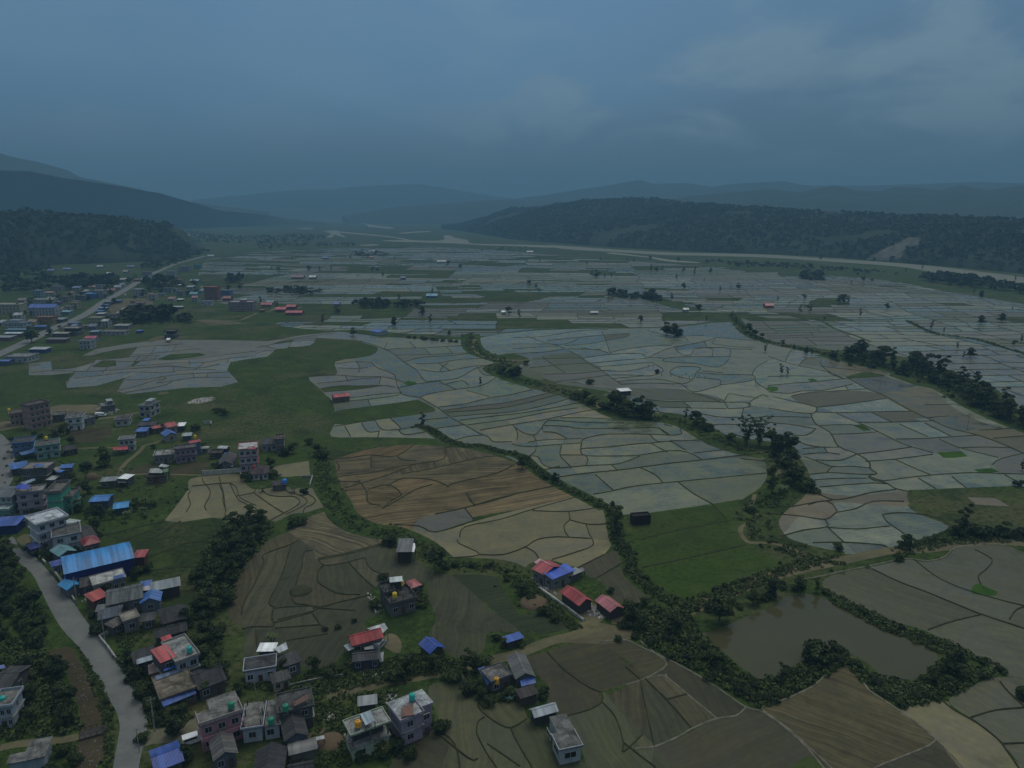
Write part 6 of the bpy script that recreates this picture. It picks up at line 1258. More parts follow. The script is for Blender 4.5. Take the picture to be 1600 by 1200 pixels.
hs('white_house', 'white two storey house with dark doorway below the raspberry red roof', 125, 142, 545.5, 2, (.46, .48, .52), rcol=(.12, .12, .13), dm=8, win=3)
hs('silver_shed', 'long shed with silver roof and blue wall in the grass right of the road', 46, 72, 552, 1, (.05, .07, .22), 'shed', (.40, .44, .46), dm=7, win=0, rise=.5)
hs('white_block', 'white block with broad grey roof at the left edge of the purple fields', 10, 44, 567, 1, (.44, .46, .47), rcol=(.22, .23, .23), dm=13, win=4, hh=4.2, cols=.8)
hs('blue_sheds', 'small blue sheds at the left edge beside the white block', -12, 14, 571, 1, (.10, .12, .24), 'gx', (.06, .13, .40), dm=6, win=1, rise=.5)
hs('blue_house', 'plain bright blue two storey house left of the road', 133, 149, 467, 2, (.06, .17, .50), 'shed', (.06, .20, .58), dm=9, win=0, rise=.3)
hs('white_house', 'white two storey house with dark balconies beside the plain blue house', 145, 162, 466, 3, (.44, .42, .42), rcol=(.34, .28, .28), dm=9, win=3)
hs('grey_house', 'grey flat house with dark upper floor left of the plain blue house', 119, 132, 470, 2, (.16, .16, .19), rcol=(.34, .32, .31), dm=8, win=3)
hs('grey_pink_house', 'greyish pink two storey house left of the grey flat house', 95, 107, 472, 2, (.30, .27, .26), rcol=(.24, .16, .14), dm=8, win=3)
hs('red_hip_house', 'small white house with reddish roof under the dark trees at left', 66, 81, 461, 1, (.48, .49, .50), 'hip', (.30, .12, .12), dm=9, win=3, rmat=metal((.30, .12, .12)), rise=1.5)
hs('pale_house', 'pale two storey house half hidden by the dark trees at left', 80, 96, 455, 2, (.38, .34, .36), rcol=(.24, .22, .22), dm=8, win=3)
hs('grey_cottage', 'faint grey cottage among the dark trees at far left', 40, 48, 453, 1, (.24, .28, .28), 'gx', (.28, .32, .32), dm=7, win=1)
hs('cyan_hut', 'cyan walled hut with yellow wall foot beside the road', 94, 108, 492, 1, (.18, .34, .38), 'shed', (.18, .38, .46), dm=8, win=2, rise=.5)
hs('yellow_house', 'small yellowish house with yellow canopy left of the road', 110, 121, 482, 2, (.40, .36, .26), rcol=(.42, .36, .12), dm=7, win=2)
for lb, xl, xr, yb, c in (('first blue roofed shop of the row right of the road, nearest the cream villa', 150, 160, 491, (.06, .15, .40)), ('pale blue roofed shop in the middle of the row right of the road', 154, 166, 486, (.14, .26, .46)), ('dark blue roofed shop in the row right of the road beyond the pale blue one', 158, 168, 481, (.05, .10, .30)), ('white roofed shop at the near end of the row right of the road', 151, 162, 495, (.50, .52, .54)), ('grey roofed shop at the far end of the row right of the road', 163, 175, 476, (.18, .18, .20)), ('blue fronted shop with white canopy beyond the grey roofed shop', 178, 188, 474, (.07, .14, .40))):
 hs('roadside_shop', lb, xl, xr, yb, 1, (.16, .16, .20), 'shed', c, dm=6, win=1, rise=.4, group='shops in the row along the straight road', cat='shop')
hs('white_tower_house', 'white three storey house directly right of the straight road', 208, 220, 464, 3, (.52, .54, .57), rcol=(.30, .32, .33), dm=11, win=3)
hs('white_narrow_house', 'narrow white two storey house with reddish roof in the green yard', 232, 243, 469, 2, (.50, .48, .46), rcol=(.30, .16, .16), dm=8, win=2, cap=(.0, .5, .2, .8, 1.6, (.36, .2, .2)))
hs('grey_grid_house', 'pale grey house with rows of windows left of the road by the wood', 222, 234, 431, 2, (.30, .32, .34), rcol=(.25, .27, .28), dm=9, win=4)
hs('white_apartment', 'white four storey block with many windows right of the road', 261, 273, 433, 3, (.46, .48, .52), rcol=(.34, .36, .38), dm=10, win=4)
hs('grey_apartment', 'grey three storey block farthest along the right of the road', 280, 295, 425, 3, (.30, .33, .37), rcol=(.28, .30, .33), dm=10, win=5)
hs('blue_shop', 'teal blue house at the far end of the road', 303, 313, 420, 2, (.12, .28, .34), rcol=(.2, .3, .36), dm=9, win=2)
hs('white_cottage', 'white cottage at the forest foot near the far road bend', 324, 334, 402, 1, (.46, .48, .50), 'gx', (.36, .38, .40), dm=9, win=1)
hs('pinkish_house', 'pinkish two storey house with white veranda behind the dark grove', 271, 284, 444, 2, (.36, .26, .25), rcol=(.34, .20, .20), dm=9, win=4)
hs('white_canopy', 'low shelter with gleaming white roof in front of the pinkish house', 277, 284, 448, 1, (.1, .1, .1), 'shed', WHITEMETAL, dm=5, win=0, hh=2.4, rise=.2)
hs('grey_house', 'grey two storey house in the yard below the dark grove', 276, 286, 463, 2, (.27, .29, .32), rcol=(.24, .25, .26), dm=8, win=3)
hs('white_canopy', 'low shelter with gleaming white roof in front of the grey yard house', 277, 285, 471, 1, (.08, .08, .08), 'shed', WHITEMETAL, dm=5, win=0, hh=2.4, rise=.2)
hs('cyan_house', 'cyan roofed house right of the grey yard house', 296, 308, 463, 1, (.14, .32, .38), 'gx', (.10, .30, .40), dm=8, win=1)
hs('white_wall_shed', 'long low shed with white roof in the green yard', 267, 284, 483, 1, (.10, .09, .08), 'shed', (.46, .47, .47), dm=6, win=0, hh=2.4, rise=.3)
hs('red_shed', 'low dull red shed left of the straight road', 209, 217, 440, 1, (.20, .10, .08), 'shed', (.26, .11, .09), dm=7, win=0, rise=.4)
hs('blue_kiosk', 'small blue kiosk right at the straight road beside the dark grove', 232, 238, 438, 1, (.06, .11, .34), 'shed', (.08, .14, .42), dm=7, win=0, rise=.3)
hs('brown_house', 'brown roofed house between the blue kiosk and the dark grove', 239, 250, 439, 1, (.22, .15, .14), 'gx', (.26, .20, .18), dm=8, win=2)
for lb, xl, xr, yb, c in (('bluish roofed hut left of the wood edge, first of the faint huts', 74, 84, 425, (.14, .2, .36)), ('blue roofed hut with white gable below the wooded hill', 98, 110, 423, (.12, .2, .42)), ('white walled hut below the wooded hill nearest the road', 166, 172, 430, (.46, .48, .5)), ('long pale roofed hut below the wooded hill', 187, 197, 440, (.4, .4, .38)), ('white roofed hut at the foot of the wooded hill', 151, 160, 419, (.44, .46, .47)), ('dull blue shed at the corner of the wooded hill', 198, 210, 419, (.12, .16, .26)), ('brownish hut in the trees left of the straight road', 192, 199, 427, (.28, .25, .22))):
 hs('far_hut', lb, xl, xr, yb, 1, (.30, .30, .32), 'gx', c, dm=8, win=1, group='faint huts below the wooded hill', cat='hut')
hs('red_tower', 'five storey brick red building with white framed windows', 320, 340, 469, 5, (.24, .07, .06), rcol=(.30, .14, .12), dm=12, win=5, wcol=(.55, .52, .5), cat='apartment block')
hs('white_house', 'white two storey house in front of the five storey red building', 314, 330, 478, 1, (.50, .52, .55), rcol=(.16, .18, .22), dm=8, win=3, hh=5)
hs('blue_house', 'blue two storey house with cream base right of the red building', 345, 360, 462, 2, (.08, .18, .45), rcol=(.07, .14, .36), dm=9, win=4, trim=(.4, .38, .3))
hs('red_shed', 'dull red roofed shed between the red building and the pink school', 348, 360, 470, 1, (.20, .07, .07), 'gx', (.28, .08, .08), dm=9, win=0)
hs('pink_school', 'long pink three storey school with white stair heads on its roof', 358, 395, 486, 3, (.36, .26, .29), rcol=(.36, .30, .31), dm=13, win=8, cat='school', cap=(.42, .68, .3, .8, 2.6, (.46, .48, .50)))
hs('cyan_house', 'bluish cyan house at the paddy edge behind the town', 297, 310, 442, 1, (.16, .28, .33), 'gx', (.18, .32, .38), dm=8, win=1)
hs('red_hall', 'red roofed hall wing, front one of the red roofed complex', 446, 471, 493, 1, (.24, .07, .08), 'gx', (.46, .07, .10), dm=10, win=5, rise=1.4, cat='hall')
hs('red_hall', 'broad red roofed hall at the left of the red roofed complex', 430, 445, 488, 1, (.22, .07, .08), 'gx', (.46, .07, .10), dm=16, win=3, rise=1.8, cat='hall')
hs('red_hall', 'rear red roofed hall of the red roofed complex', 447, 461, 483.5, 1, (.24, .07, .08), 'gx', (.46, .08, .11), dm=12, win=3, rise=1.6, cat='hall')
hs('red_hut', 'small red roofed huts between the pink school and the red complex', 408, 424, 480, 1, (.30, .22, .2), 'gx', (.42, .07, .09), dm=7, win=2)
hs('blue_roof_house', 'faint house with blue grey roof behind the red roofed huts', 416, 427, 476, 1, (.22, .24, .28), 'gx', (.20, .25, .33), dm=7, win=1)
hs('red_bus', 'dark red shed beside the dirt track below the red roofed huts', 406, 412, 488, 1, (.2, .06, .06), 'shed', (.30, .10, .10), dm=4, win=0, hh=2.4, rise=.1)
hs('teal_house', 'teal house with blue roof alone in the far green field', 666, 683, 466, 1, (.07, .24, .30), 'gx', (.06, .28, .42), dm=9, win=5)
hs('blue_hut', 'small blue roofed hut beyond the red roofed complex', 522, 530, 479, 1, (.12, .13, .2), 'gx', (.08, .16, .4), dm=8, win=0)
hs('dark_red_house', 'dark red house with long roof far across the fields', 455, 474, 436, 1, (.20, .12, .13), 'gx', (.20, .10, .12), dm=10, win=3)
hs('white_shed', 'white roofed shed right of the dark red house in the far fields', 483, 493, 436, 1, (.2, .2, .22), 'gx', (.60, .62, .62), dm=9, win=0)
hs('blue_hut', 'dark blue hut beside bushes in the far fields', 626, 633, 437, 1, (.06, .08, .2), 'gx', (.06, .11, .28), dm=8, win=0)
hs('white_house', 'tiny white house among the far trees in the middle of the valley', 577, 590, 395, 1, (.46, .48, .5), 'gx', (.4, .42, .44), dm=10, win=0)
hs('red_hut', 'tiny reddish hut below the tiny white valley house', 577, 584, 404, 1, (.3, .14, .12), 'gx', (.34, .14, .12), dm=8, win=0)
hs('grey_house', 'tiny pale house by the trees far out in the paddies', 683, 697, 411, 1, (.40, .42, .44), 'gx', (.40, .42, .43), dm=10, win=0)
hs('white_house', 'tiny white house near the riverbank trees', 823, 833, 395.5, 1, (.46, .48, .50), 'gx', (.42, .44, .46), dm=9, win=0)
hs('blue_hut', 'tiny blue hut among the far left trees of the valley', 503, 512, 405, 1, (.1, .14, .26), 'gx', (.1, .18, .4), dm=8, win=0)
hs('red_hut', 'tiny red roofed field hut right of the far bamboo dots', 1196, 1209, 481.5, 1, (.3, .1, .1), 'gx', (.46, .08, .10), dm=8, win=0)
hs('white_hut', 'tiny white hut beside the long bush strip in the far paddies', 1068, 1076, 488, 1, (.4, .42, .42), 'gx', (.6, .62, .62), dm=6, win=0)
hs('white_hut', 'white roofed hut at the track end beside the green field', 784, 790, 492, 1, (.3, .3, .3), 'gx', WHITEMETAL, dm=5, win=0)
hs('white_hut', 'pale hut in the green band of the far paddies', 923, 934, 491.5, 1, (.34, .34, .33), 'gx', (.44, .45, .44), dm=5, win=0, hh=2.2)
hs('dark_pavilion', 'dark house frame with one white sheet at the edge of the green meadow', 257, 273, 529, 2, (.10, .09, .09), rcol=(.12, .11, .11), dm=8, win=2, open_top=True, panels=[('front_sheet', ZA([(1038, 124), (1042, 112), (1066, 112), (1062, 124)]), 2.4, WHITEMETAL)])
hs('grey_ruin', 'grey half built house behind the white two storey house', 178, 200, 514, 1, (.24, .24, .24), 'shed', (.28, .28, .27), dm=8, win=0, rise=.4)
hs('white_terrace', 'row of white and red low houses right of the raspberry red roof', 160, 195, 524, 1, (.46, .45, .45), rcol=(.22, .2, .2), dm=8, win=5)
hs('blue_hut', 'small blue hut alone in the grass right of the white low row', 213, 220, 521, 1, (.06, .09, .3), 'shed', (.06, .14, .44), dm=5, win=0, hh=2.2, rise=.2)
hs('grey_shack', 'greyish teal shack between the white low row and the raspberry red roof', 140, 153, 524, 1, (.12, .18, .20), 'shed', (.18, .26, .28), dm=7, win=1, rise=.4)
for lb, xl, xr, yb in (('pale house in the gap at the left end of the forest foot', 283, 289, 375), ('brightest white house under the wooded spur', 273, 281, 386), ('pale house beside the road under the wooded spur', 290, 297, 370), ('white speck house on the far slope', 359, 363, 352)):
 hs('far_house', lb, xl, xr, yb, 2, (.5, .5, .5), 'gx', (.4, .4, .4), dm=9, win=0, group='pale houses under the wooded spur')
for lb, xl, xr, yb in (('white speck of a house at the foot of the long ridge', 1003, 1007, 377.5), ('pale house left of the white speck at the foot of the long ridge', 983, 991, 379.5), ('faint house farthest left at the foot of the long ridge', 940, 945, 377)):
 hs('far_house', lb, xl, xr, yb, 1, (.55, .55, .55), 'gx', (.5, .5, .5), dm=9, win=0, group='pale houses at the foot of the long ridge')
hs('purple_shed', 'low purple roofed sheds behind the blue roofed school', 83, 93, 476, 1, (.2, .14, .2), 'shed', (.13, .11, .22), dm=7, win=0, rise=.3)
hs('salmon_house', 'small salmon house with yellow wall at the left of the orange house', 43, 55, 508, 1, (.44, .40, .22), 'gx', (.26, .18, .14), dm=8, win=1)
hs('roadside_house', 'dark blue house under the trees beside the near bend of the road', 138, 150, 515, 1, (.16, .2, .26), 'gx', (.12, .15, .22), dm=8, win=2)
hs('roadside_house', 'white and teal house right of the near bend of the road', 106, 121, 510, 1, (.28, .32, .34), 'shed', (.10, .12, .16), dm=7, win=2, rise=.4)
rt = random.Random(77)
for grp, lb, spots in (('small plain houses packed left of the straight road', 'small plain house in the packed cluster left of the straight road', ((28, 473), (38, 477), (100, 484), (112, 475), (88, 487), (104, 462), (113, 457), (128, 459), (150, 453), (168, 457), (178, 452), (187, 448), (22, 502), (-6, 509), (70, 471), (160, 446), (44, 484), (120, 466), (138, 452))), ('small plain houses in the yards right of the straight road', 'small plain house in the yards right of the straight road', ((172, 501), (181, 495), (190, 488), (200, 481), (213, 478), (246, 463), (256, 458), (250, 451), (262, 471), (291, 452), (300, 473), (240, 451), (126, 515), (112, 520), (160, 512), (268, 455), (312, 458)))):
 for x, y in spots:
  hs('town_house', lb, x, x + rt.uniform(7, 12), y, rt.choice((1, 1, 2)), rt.choice(((.40, .42, .44), (.34, .31, .28), (.26, .30, .34), (.46, .44, .38))), rt.choice(('gx', 'flat', 'shed')), rt.choice(((.30, .32, .34), (.20, .16, .15), (.12, .18, .32), (.38, .39, .40), (.28, .12, .11))), dm=8, yaw=rt.uniform(-.15, .15), win=2, group=grp)
# ================================================================== TREES AND BUSHES
t = NT('tree_leaves'); a = t.node('ShaderNodeAttribute'); a.attribute_name = 'leaf_tone'; sp_ = t.node('ShaderNodeSeparateColor'); t.l.new(a.outputs['Color'], sp_.inputs[0])
oi = t.node('ShaderNodeObjectInfo')
lc = t.mix(sp_.outputs[0], (.007, .014, .005), (.052, .074, .018)); lc = t.mix(t.math('MULTIPLY', t.ramp(oi.outputs['Random'], .55, 1.0), .55), lc, (.052, .068, .018)); lc = t.mix(t.math('MULTIPLY', t.ramp(oi.outputs['Random'], .45, 0.0), .55), lc, (.010, .018, .010))
M_LEAF = t.out(lc, .75, .2)
t = NT('tree_bark'); n1 = t.noise(t.scale(t.obj(), (3, 3, .6)), 2.0, 4)
M_BARK = t.out(t.mix(n1, (.035, .028, .02), (.11, .095, .075)), .95, .1)
t = NT('bamboo_culm'); n1 = t.noise(t.scale(t.obj(), (1, 1, 2)), 2.0, 2)
M_CULM = t.out(t.mix(n1, (.06, .075, .03), (.11, .11, .05)), .6, .3)
def crown_mesh(name, blobs, nq, size, seed, flat=.8):
 rng = np.random.default_rng(seed)
 cen = np.array([b[:3] for b in blobs]); rad = np.array([b[3] for b in blobs])
 V, Fq = leaf_quads(cen, rad, nq, size, rng, flat)
 tone = np.clip(np.repeat(rng.uniform(.05, .7, len(blobs)), nq) + rng.normal(0, .17, len(Fq)), 0, 1)
 return np_mesh(name, V, Fq, M_LEAF, {'leaf_tone': np.column_stack([tone, tone * 0, tone * 0, tone * 0 + 1])})
def limbs(h0, tips, r0, seed):
 m = MB(); rr = random.Random(seed)
 m.tube([(0, 0, -.3), (rr.uniform(-.1, .1), rr.uniform(-.1, .1), h0 * .5), (rr.uniform(-.2, .2), rr.uniform(-.2, .2), h0)], [r0 * 1.3, r0, r0 * .8], 7)
 for x, y, z in tips: m.tube([(0, 0, h0 * .82), (x * .45, y * .45, h0 + (z - h0) * .5), (x, y, z)], [r0 * .55, r0 * .38, r0 * .14], 5)
 return m.mesh('trunk', M_BARK)
KIND = {}
def mk(kind, fn, n):
 KIND[kind] = [fn(i) for i in range(n)]
def broad(i):      # ~8 m spreading
 r = random.Random(100 + i); bl = []
 for k in range(11):
  an, q = r.uniform(0, 6.28), r.uniform(.3, 2.6); bl.append((q * math.cos(an), q * math.sin(an), r.uniform(1.7, 6.4) - q * .25, r.uniform(1.0, 1.8)))
 bl.append((0, 0, 6.3, 1.5))
 return limbs(1.6, [b[:3] for b in bl[:7]], .22, i), crown_mesh('crown', bl, 190, .40, 200 + i), 7.8
def tall(i):       # ~10 m, narrow, airy
 r = random.Random(300 + i); bl = []
 for k in range(9):
  an, q = r.uniform(0, 6.28), r.uniform(.2, 1.5); z = 2.2 + k * .90; bl.append((q * math.cos(an), q * math.sin(an), z, r.uniform(.8, 1.35) * (1.1 - k * .04)))
 return limbs(2.6, [b[:3] for b in bl], .18, i), crown_mesh('crown', bl, 150, .40, 400 + i), 10.3
def bush(i):       # ~3 m, down to the ground
 r = random.Random(500 + i); bl = []
 for k in range(8):
  an, q = r.uniform(0, 6.28), r.uniform(.1, 1.6); bl.append((q * math.cos(an), q * math.sin(an), r.uniform(.5, 2.0) - q * .25, r.uniform(.7, 1.15)))
 return limbs(.5, [b[:3] for b in bl[:4]], .07, i), crown_mesh('crown', bl, 150, .28, 600 + i), 2.9
def banana(i):     # big drooping leaves
 r = random.Random(700 + i); V, Fq, tn = [], [], []
 m = MB()
 for s in range(3):
  bx, by, hh_ = r.uniform(-.8, .8), r.uniform(-.8, .8), r.uniform(1.6, 2.6); m.tube([(bx, by, -.2), (bx, by, hh_)], [.16, .10], 6)
  for k in range(8):
   an = k * .8 + r.uniform(-.2, .2); L = r.uniform(1.6, 2.4); prev = None
   for j in range(5):
    u = j / 4; d = L * u; z = hh_ + 1.2 * u * 1.4 - 1.5 * u * u; wd = .28 * math.sin(math.pi * (.12 + .85 * u))
    cx, cy = bx + d * math.cos(an) * .85, by + d * math.sin(an) * .85; sx, sy = -math.sin(an) * wd, math.cos(an) * wd
    cur = [(cx + sx, cy + sy, z), (cx - sx, cy - sy, z)]
    if prev: k0 = len(V); V += prev + cur[::-1]; Fq.append((k0, k0 + 1, k0 + 2, k0 + 3)); tn.append(r.uniform(.5, 1))
    prev = cur
 tn = np.array(tn)
 return m.mesh('trunk', M_CULM), np_mesh('crown', np.array(V), np.array(Fq), M_LEAF, {'leaf_tone': np.column_stack([tn, tn, tn, tn * 0 + 1])}), 3.6
def bamboo(i):     # fanning culms with plumes
 r = random.Random(800 + i); m = MB(); bl = []
 for k in range(17):
  an, le = r.uniform(0, 6.28), r.uniform(.1, .62); hh_ = r.uniform(7, 11); b = (r.uniform(-.6, .6), r.uniform(-.6, .6)); pts = []
  for j in range(5):
   u = j / 4; o_ = le * hh_ * u * u; pts.append((b[0] + o_ * math.cos(an), b[1] + o_ * math.sin(an), hh_ * (u - .12 * le * u ** 3 * 2)))
  m.tube(pts, [.09, .08, .07, .05, .03], 5)
  bl += [(q[0], q[1], q[2], r.uniform(.45, .8)) for q in pts[1:]]
 return m.mesh('trunk', M_CULM), crown_mesh('crown', bl, 34, .34, 900 + i), 10.0
mk('broad', broad, 6); mk('tall', tall, 5); mk('bush', bush, 6); mk('banana', banana, 2); mk('bamboo', bamboo, 2)
NAMES = {'broad': ('leafy_tree', 'tree'), 'tall': ('slender_tree', 'tree'), 'bush': ('bush', 'bush'), 'banana': ('banana_plant', 'banana plant'), 'bamboo': ('bamboo_clump', 'bamboo')}
TR = random.Random(21)
def depth_at(p): return p.y * CP + (H - p.z) * SP
def plant(px, py, hpx, kind, label, group=None, hm=None, wide=1.0):
 p = P(px, py)
 tr_me, cr_me, hh_ = TR.choice(KIND[kind])
 sc = (hm or hpx * depth_at(p) / F * 1.04) / hh_
 nm, cat = NAMES[kind]
 r = thing(nm, label, cat, (p.x, p.y, 0), TR.uniform(0, 6.28), group)
 r.scale = (sc * wide * TR.uniform(.9, 1.15), sc * wide * TR.uniform(.9, 1.15), sc)
 link('trunk', tr_me, r); link('crown', cr_me, r)
 return r
def scatter(px_poly, n, mind, seed):
 """n points inside a photo-traced patch of ground, at least mind metres apart"""
 poly = np.array(G(px_poly)); lo, hi = poly.min(0), poly.max(0); rr = random.Random(seed); out = []
 for _ in range(n * 60):
  q = (rr.uniform(lo[0], hi[0]), rr.uniform(lo[1], hi[1]))
  if inside(poly, np.array([q]))[0] and all(math.dist(q, o) > mind for o in out): out.append(q)
  if len(out) >= n: break
 return out
def along(px, step, jit, seed):
 g = G(px); rr = random.Random(seed); out = []
 d = [0]
 for a, b in zip(g, g[1:]): d.append(d[-1] + math.dist(a, b))
 s = 0
 while s < d[-1]:
  j = max(i for i in range(len(d) - 1) if d[i] <= s); f = (s - d[j]) / ((d[j + 1] - d[j]) or 1)
  out.append((g[j][0] + (g[j + 1][0] - g[j][0]) * f + rr.gauss(0, jit), g[j][1] + (g[j + 1][1] - g[j][1]) * f + rr.gauss(0, jit))); s += step * rr.uniform(.7, 1.3)
 return out
def grove(pts, kinds, hlo, hhi, label, group, wide=1.0):
 for q in pts:
  px, py = to_px(*q); k = TR.choice(kinds)
  plant(px, py, 0, k, label % {'broad': 'leafy tree', 'tall': 'slender tree', 'bush': 'bush', 'banana': 'banana plant', 'bamboo': 'bamboo clump'}[k], group + (' (bushes)' if k == 'bush' else ' (banana)' if k == 'banana' else ' (tall)' if k == 'tall' else ''), hm=TR.uniform(hlo * .72, hhi * .95) * (.55 if k == 'bush' else .6 if k == 'banana' else 1.12 if k == 'tall' else 1), wide=wide)
# the long grove by the right-hand stream
grove(along([(1318, 562), (1360, 570), (1400, 578), (1440, 590), (1480, 605), (1510, 620), (1545, 640), (1580, 656), (1620, 672)], 8.0, 2.2, 1), ['broad', 'broad', 'tall'], 10.5, 15, '%s in the long dark grove by the right-hand stream', 'trees of the long grove by the right-hand stream')
grove(along([(1330, 558), (1400, 570), (1450, 583), (1490, 600), (1550, 628), (1600, 652)], 9.0, 2.5, 2), ['broad', 'tall'], 11, 16, '%s in the long dark grove by the right-hand stream', 'trees of the long grove by the right-hand stream')
grove(along([(1310, 566), (1400, 584), (1470, 606), (1520, 634), (1590, 668)], 12, 2, 3), ['bush'], 5, 8, '%s at the foot of the long dark grove by the right-hand stream', 'trees of the long grove by the right-hand stream')
# big dark grove left of the road
grove(scatter(ZR([(-60, 10), (60, 40), (140, 170), (220, 320), (310, 490), (370, 640), (420, 750), (440, 860), (330, 930), (150, 880), (-60, 830)]), 46, 4.0, 4), ['broad', 'broad', 'bush'], 5.5, 8.0, '%s in the dense dark wood left of the asphalt road', 'trees of the dense wood left of the road')
grove(scatter(Z2([(190, 430), (420, 440), (500, 640), (560, 850), (420, 920), (200, 900), (90, 860), (150, 640)]), 17, 4.4, 5), ['broad', 'bush', 'bush'], 5, 7.5, '%s in the green patch between the stream bed and the left-hand houses', 'plants between the stream bed and the left-hand houses')
grove(scatter(Z2([(300, 1080), (520, 1000), (560, 1176), (500, 1300), (260, 1300)]), 5, 4, 6), ['bush'], 5, 7, '%s beside the stream bed below the footbridge', 'bushes below the footbridge')
# grove in the middle between terraces and ploughed fields
grove(scatter(Z5([(70, 530), (250, 410), (400, 480), (330, 590), (210, 720), (130, 880), (60, 1080), (-60, 1100), (-150, 960), (-40, 760), (0, 640)]), 34, 4.2, 7), ['broad', 'broad', 'bush'], 5.5, 8.0, '%s in the green belt between the short grass terraces and the ploughed field', 'trees of the belt between terraces and ploughed field')
grove(scatter(Z3([(0, -10), (180, 20), (240, 180), (210, 330), (260, 480), (120, 560), (40, 330), (-60, 160)]), 13, 4, 8), ['broad', 'bush'], 5, 7.5, '%s among the dark slate houses left of the ploughed field', 'trees among the dark slate houses')
grove(scatter(Z1([(560, 470), (700, 420), (830, 400), (960, 400), (1080, 380), (1170, 420), (1120, 500), (960, 540), (760, 530)]), 17, 4.5, 9), ['bush', 'broad', 'banana'], 4.5, 6.5, '%s around the bright blue pavilion', 'plants around the bright blue pavilion')
# pond
for px, py, h_, k, lb in ((330, 505, 125, 'broad', 'big round dark tree at the left end of the pond'), (470, 440, 70, 'broad', 'dark tree on the far pond bank, second from the big round one'), (560, 405, 85, 'broad', 'dark tree at the far pond corner beside the lane'), (662, 385, 75, 'broad', 'leafy tree on the far pond bank at the lane fence'), (738, 388, 70, 'tall', 'slender tree at the top right corner of the pond'), (722, 665, 100, 'bush', 'leafy tree leaning over the pond at the tip of the peninsula'), (828, 645, 55, 'bush', 'smaller tree behind the peninsula tree of the pond'), (1285, 735, 105, 'broad', 'large dark tree at the right end of the pond'), (1215, 765, 80, 'broad', 'lower dark tree left of the large one at the right end of the pond'), (320, 705, 80, 'broad', 'dark conical tree on the near left pond bank'), (1325, 690, 70, 'broad', 'tree on the right pond bank behind the large dark tree'), (150, 560, 100, 'broad', 'tree with pale branches left of the pond'), (590, 760, 85, 'tall', 'palm like slender tree on the near pond bank')):
 plant(*Z7([(px, py)])[0], h_ / 2.6667, k, lb)
PB = 'shrubs on the banks of the pond'
grove(along(Z7([(-40, 470), (20, 480), (90, 500), (170, 520), (230, 540)]), 3.6, 1.8, 10), ['bush', 'bush', 'broad'], 3.8, 5.4, '%s in the thicket left of the pond', 'thicket left of the pond')
grove(along(Z7([(-40, 540), (60, 570), (150, 610), (240, 640), (300, 690), (370, 740), (420, 790), (480, 830)]), 3.2, 1.3, 11), ['bush'], 3.8, 6, '%s on the near left bank of the pond', PB + ' (near left)')
grove(along(Z7([(0, 580), (110, 630), (210, 690), (300, 745), (380, 800), (440, 840), (500, 868)]), 3.4, 1.1, 12), ['bush'], 3, 5, '%s on the near left bank of the pond', PB + ' (near left)')
grove(along(Z7([(490, 800), (560, 790), (620, 750), (690, 715), (760, 685), (840, 662), (900, 690), (945, 740), (990, 780)]), 3.0, 1.0, 13), ['bush'], 3.2, 5.2, '%s on the curved near bank of the pond', PB + ' (near)')
grove(along(Z7([(510, 850), (600, 810), (700, 760), (780, 700)]), 3.6, .8, 14), ['bush'], 2.6, 4.4, '%s on the curved near bank of the pond', PB + ' (near)')
grove(along(Z7([(990, 770), (1060, 815), (1130, 830), (1210, 800), (1300, 770), (1390, 740), (1480, 715)]), 3.0, 1.5, 15), ['bush'], 3.6, 5.6, '%s on the right bank of the pond', PB + ' (right)')
grove(along(Z7([(1040, 830), (1110, 860), (1200, 845), (1270, 815)]), 3.4, 1, 16), ['bush'], 2.8, 4.4, '%s on the right bank of the pond', PB + ' (right)')
grove(along(Z7([(790, 392), (860, 432), (950, 485), (1050, 535), (1150, 580), (1250, 620), (1350, 660), (1440, 690)]), 4.2, .8, 17), ['bush'], 2.4, 4.4, '%s along the far right bank of the pond', PB + ' (far right)')
grove(along(Z7([(230, 480), (300, 470), (420, 440), (500, 410), (600, 375), (700, 365), (780, 380)]), 4.2, 1.2, 18), ['bush'], 3, 5, '%s along the lane bank of the pond', PB + ' (lane)')
grove(along(Z7([(180, 425), (250, 410), (330, 385), (420, 345), (500, 320), (580, 290), (650, 262), (720, 245)]), 5, 1.4, 19), ['bush'], 1.8, 3.2, '%s in the hedge between rice field and lane', 'bushes between rice field and lane')
# canal below the rice field
grove(along([(952, 788), (960, 812), (966, 838), (976, 862), (988, 886), (1000, 905), (1020, 922), (1045, 938), (1066, 946)], 4.4, .9, 20), ['bush'], 2.2, 4.2, '%s along the canal left of the rice field', 'bushes along the canal left of the rice field')
plant(961, 838, 50, 'tall', 'slender dark tree at the left corner of the rice field')
plant(690, 890, 38, 'broad', 'single round bright green tree at the corner of the muddy fields'); plant(640, 862, 22, 'broad', 'light green tree behind the dark house on posts'); plant(612, 850, 18, 'bush', 'dark bush left of the dark house on posts')
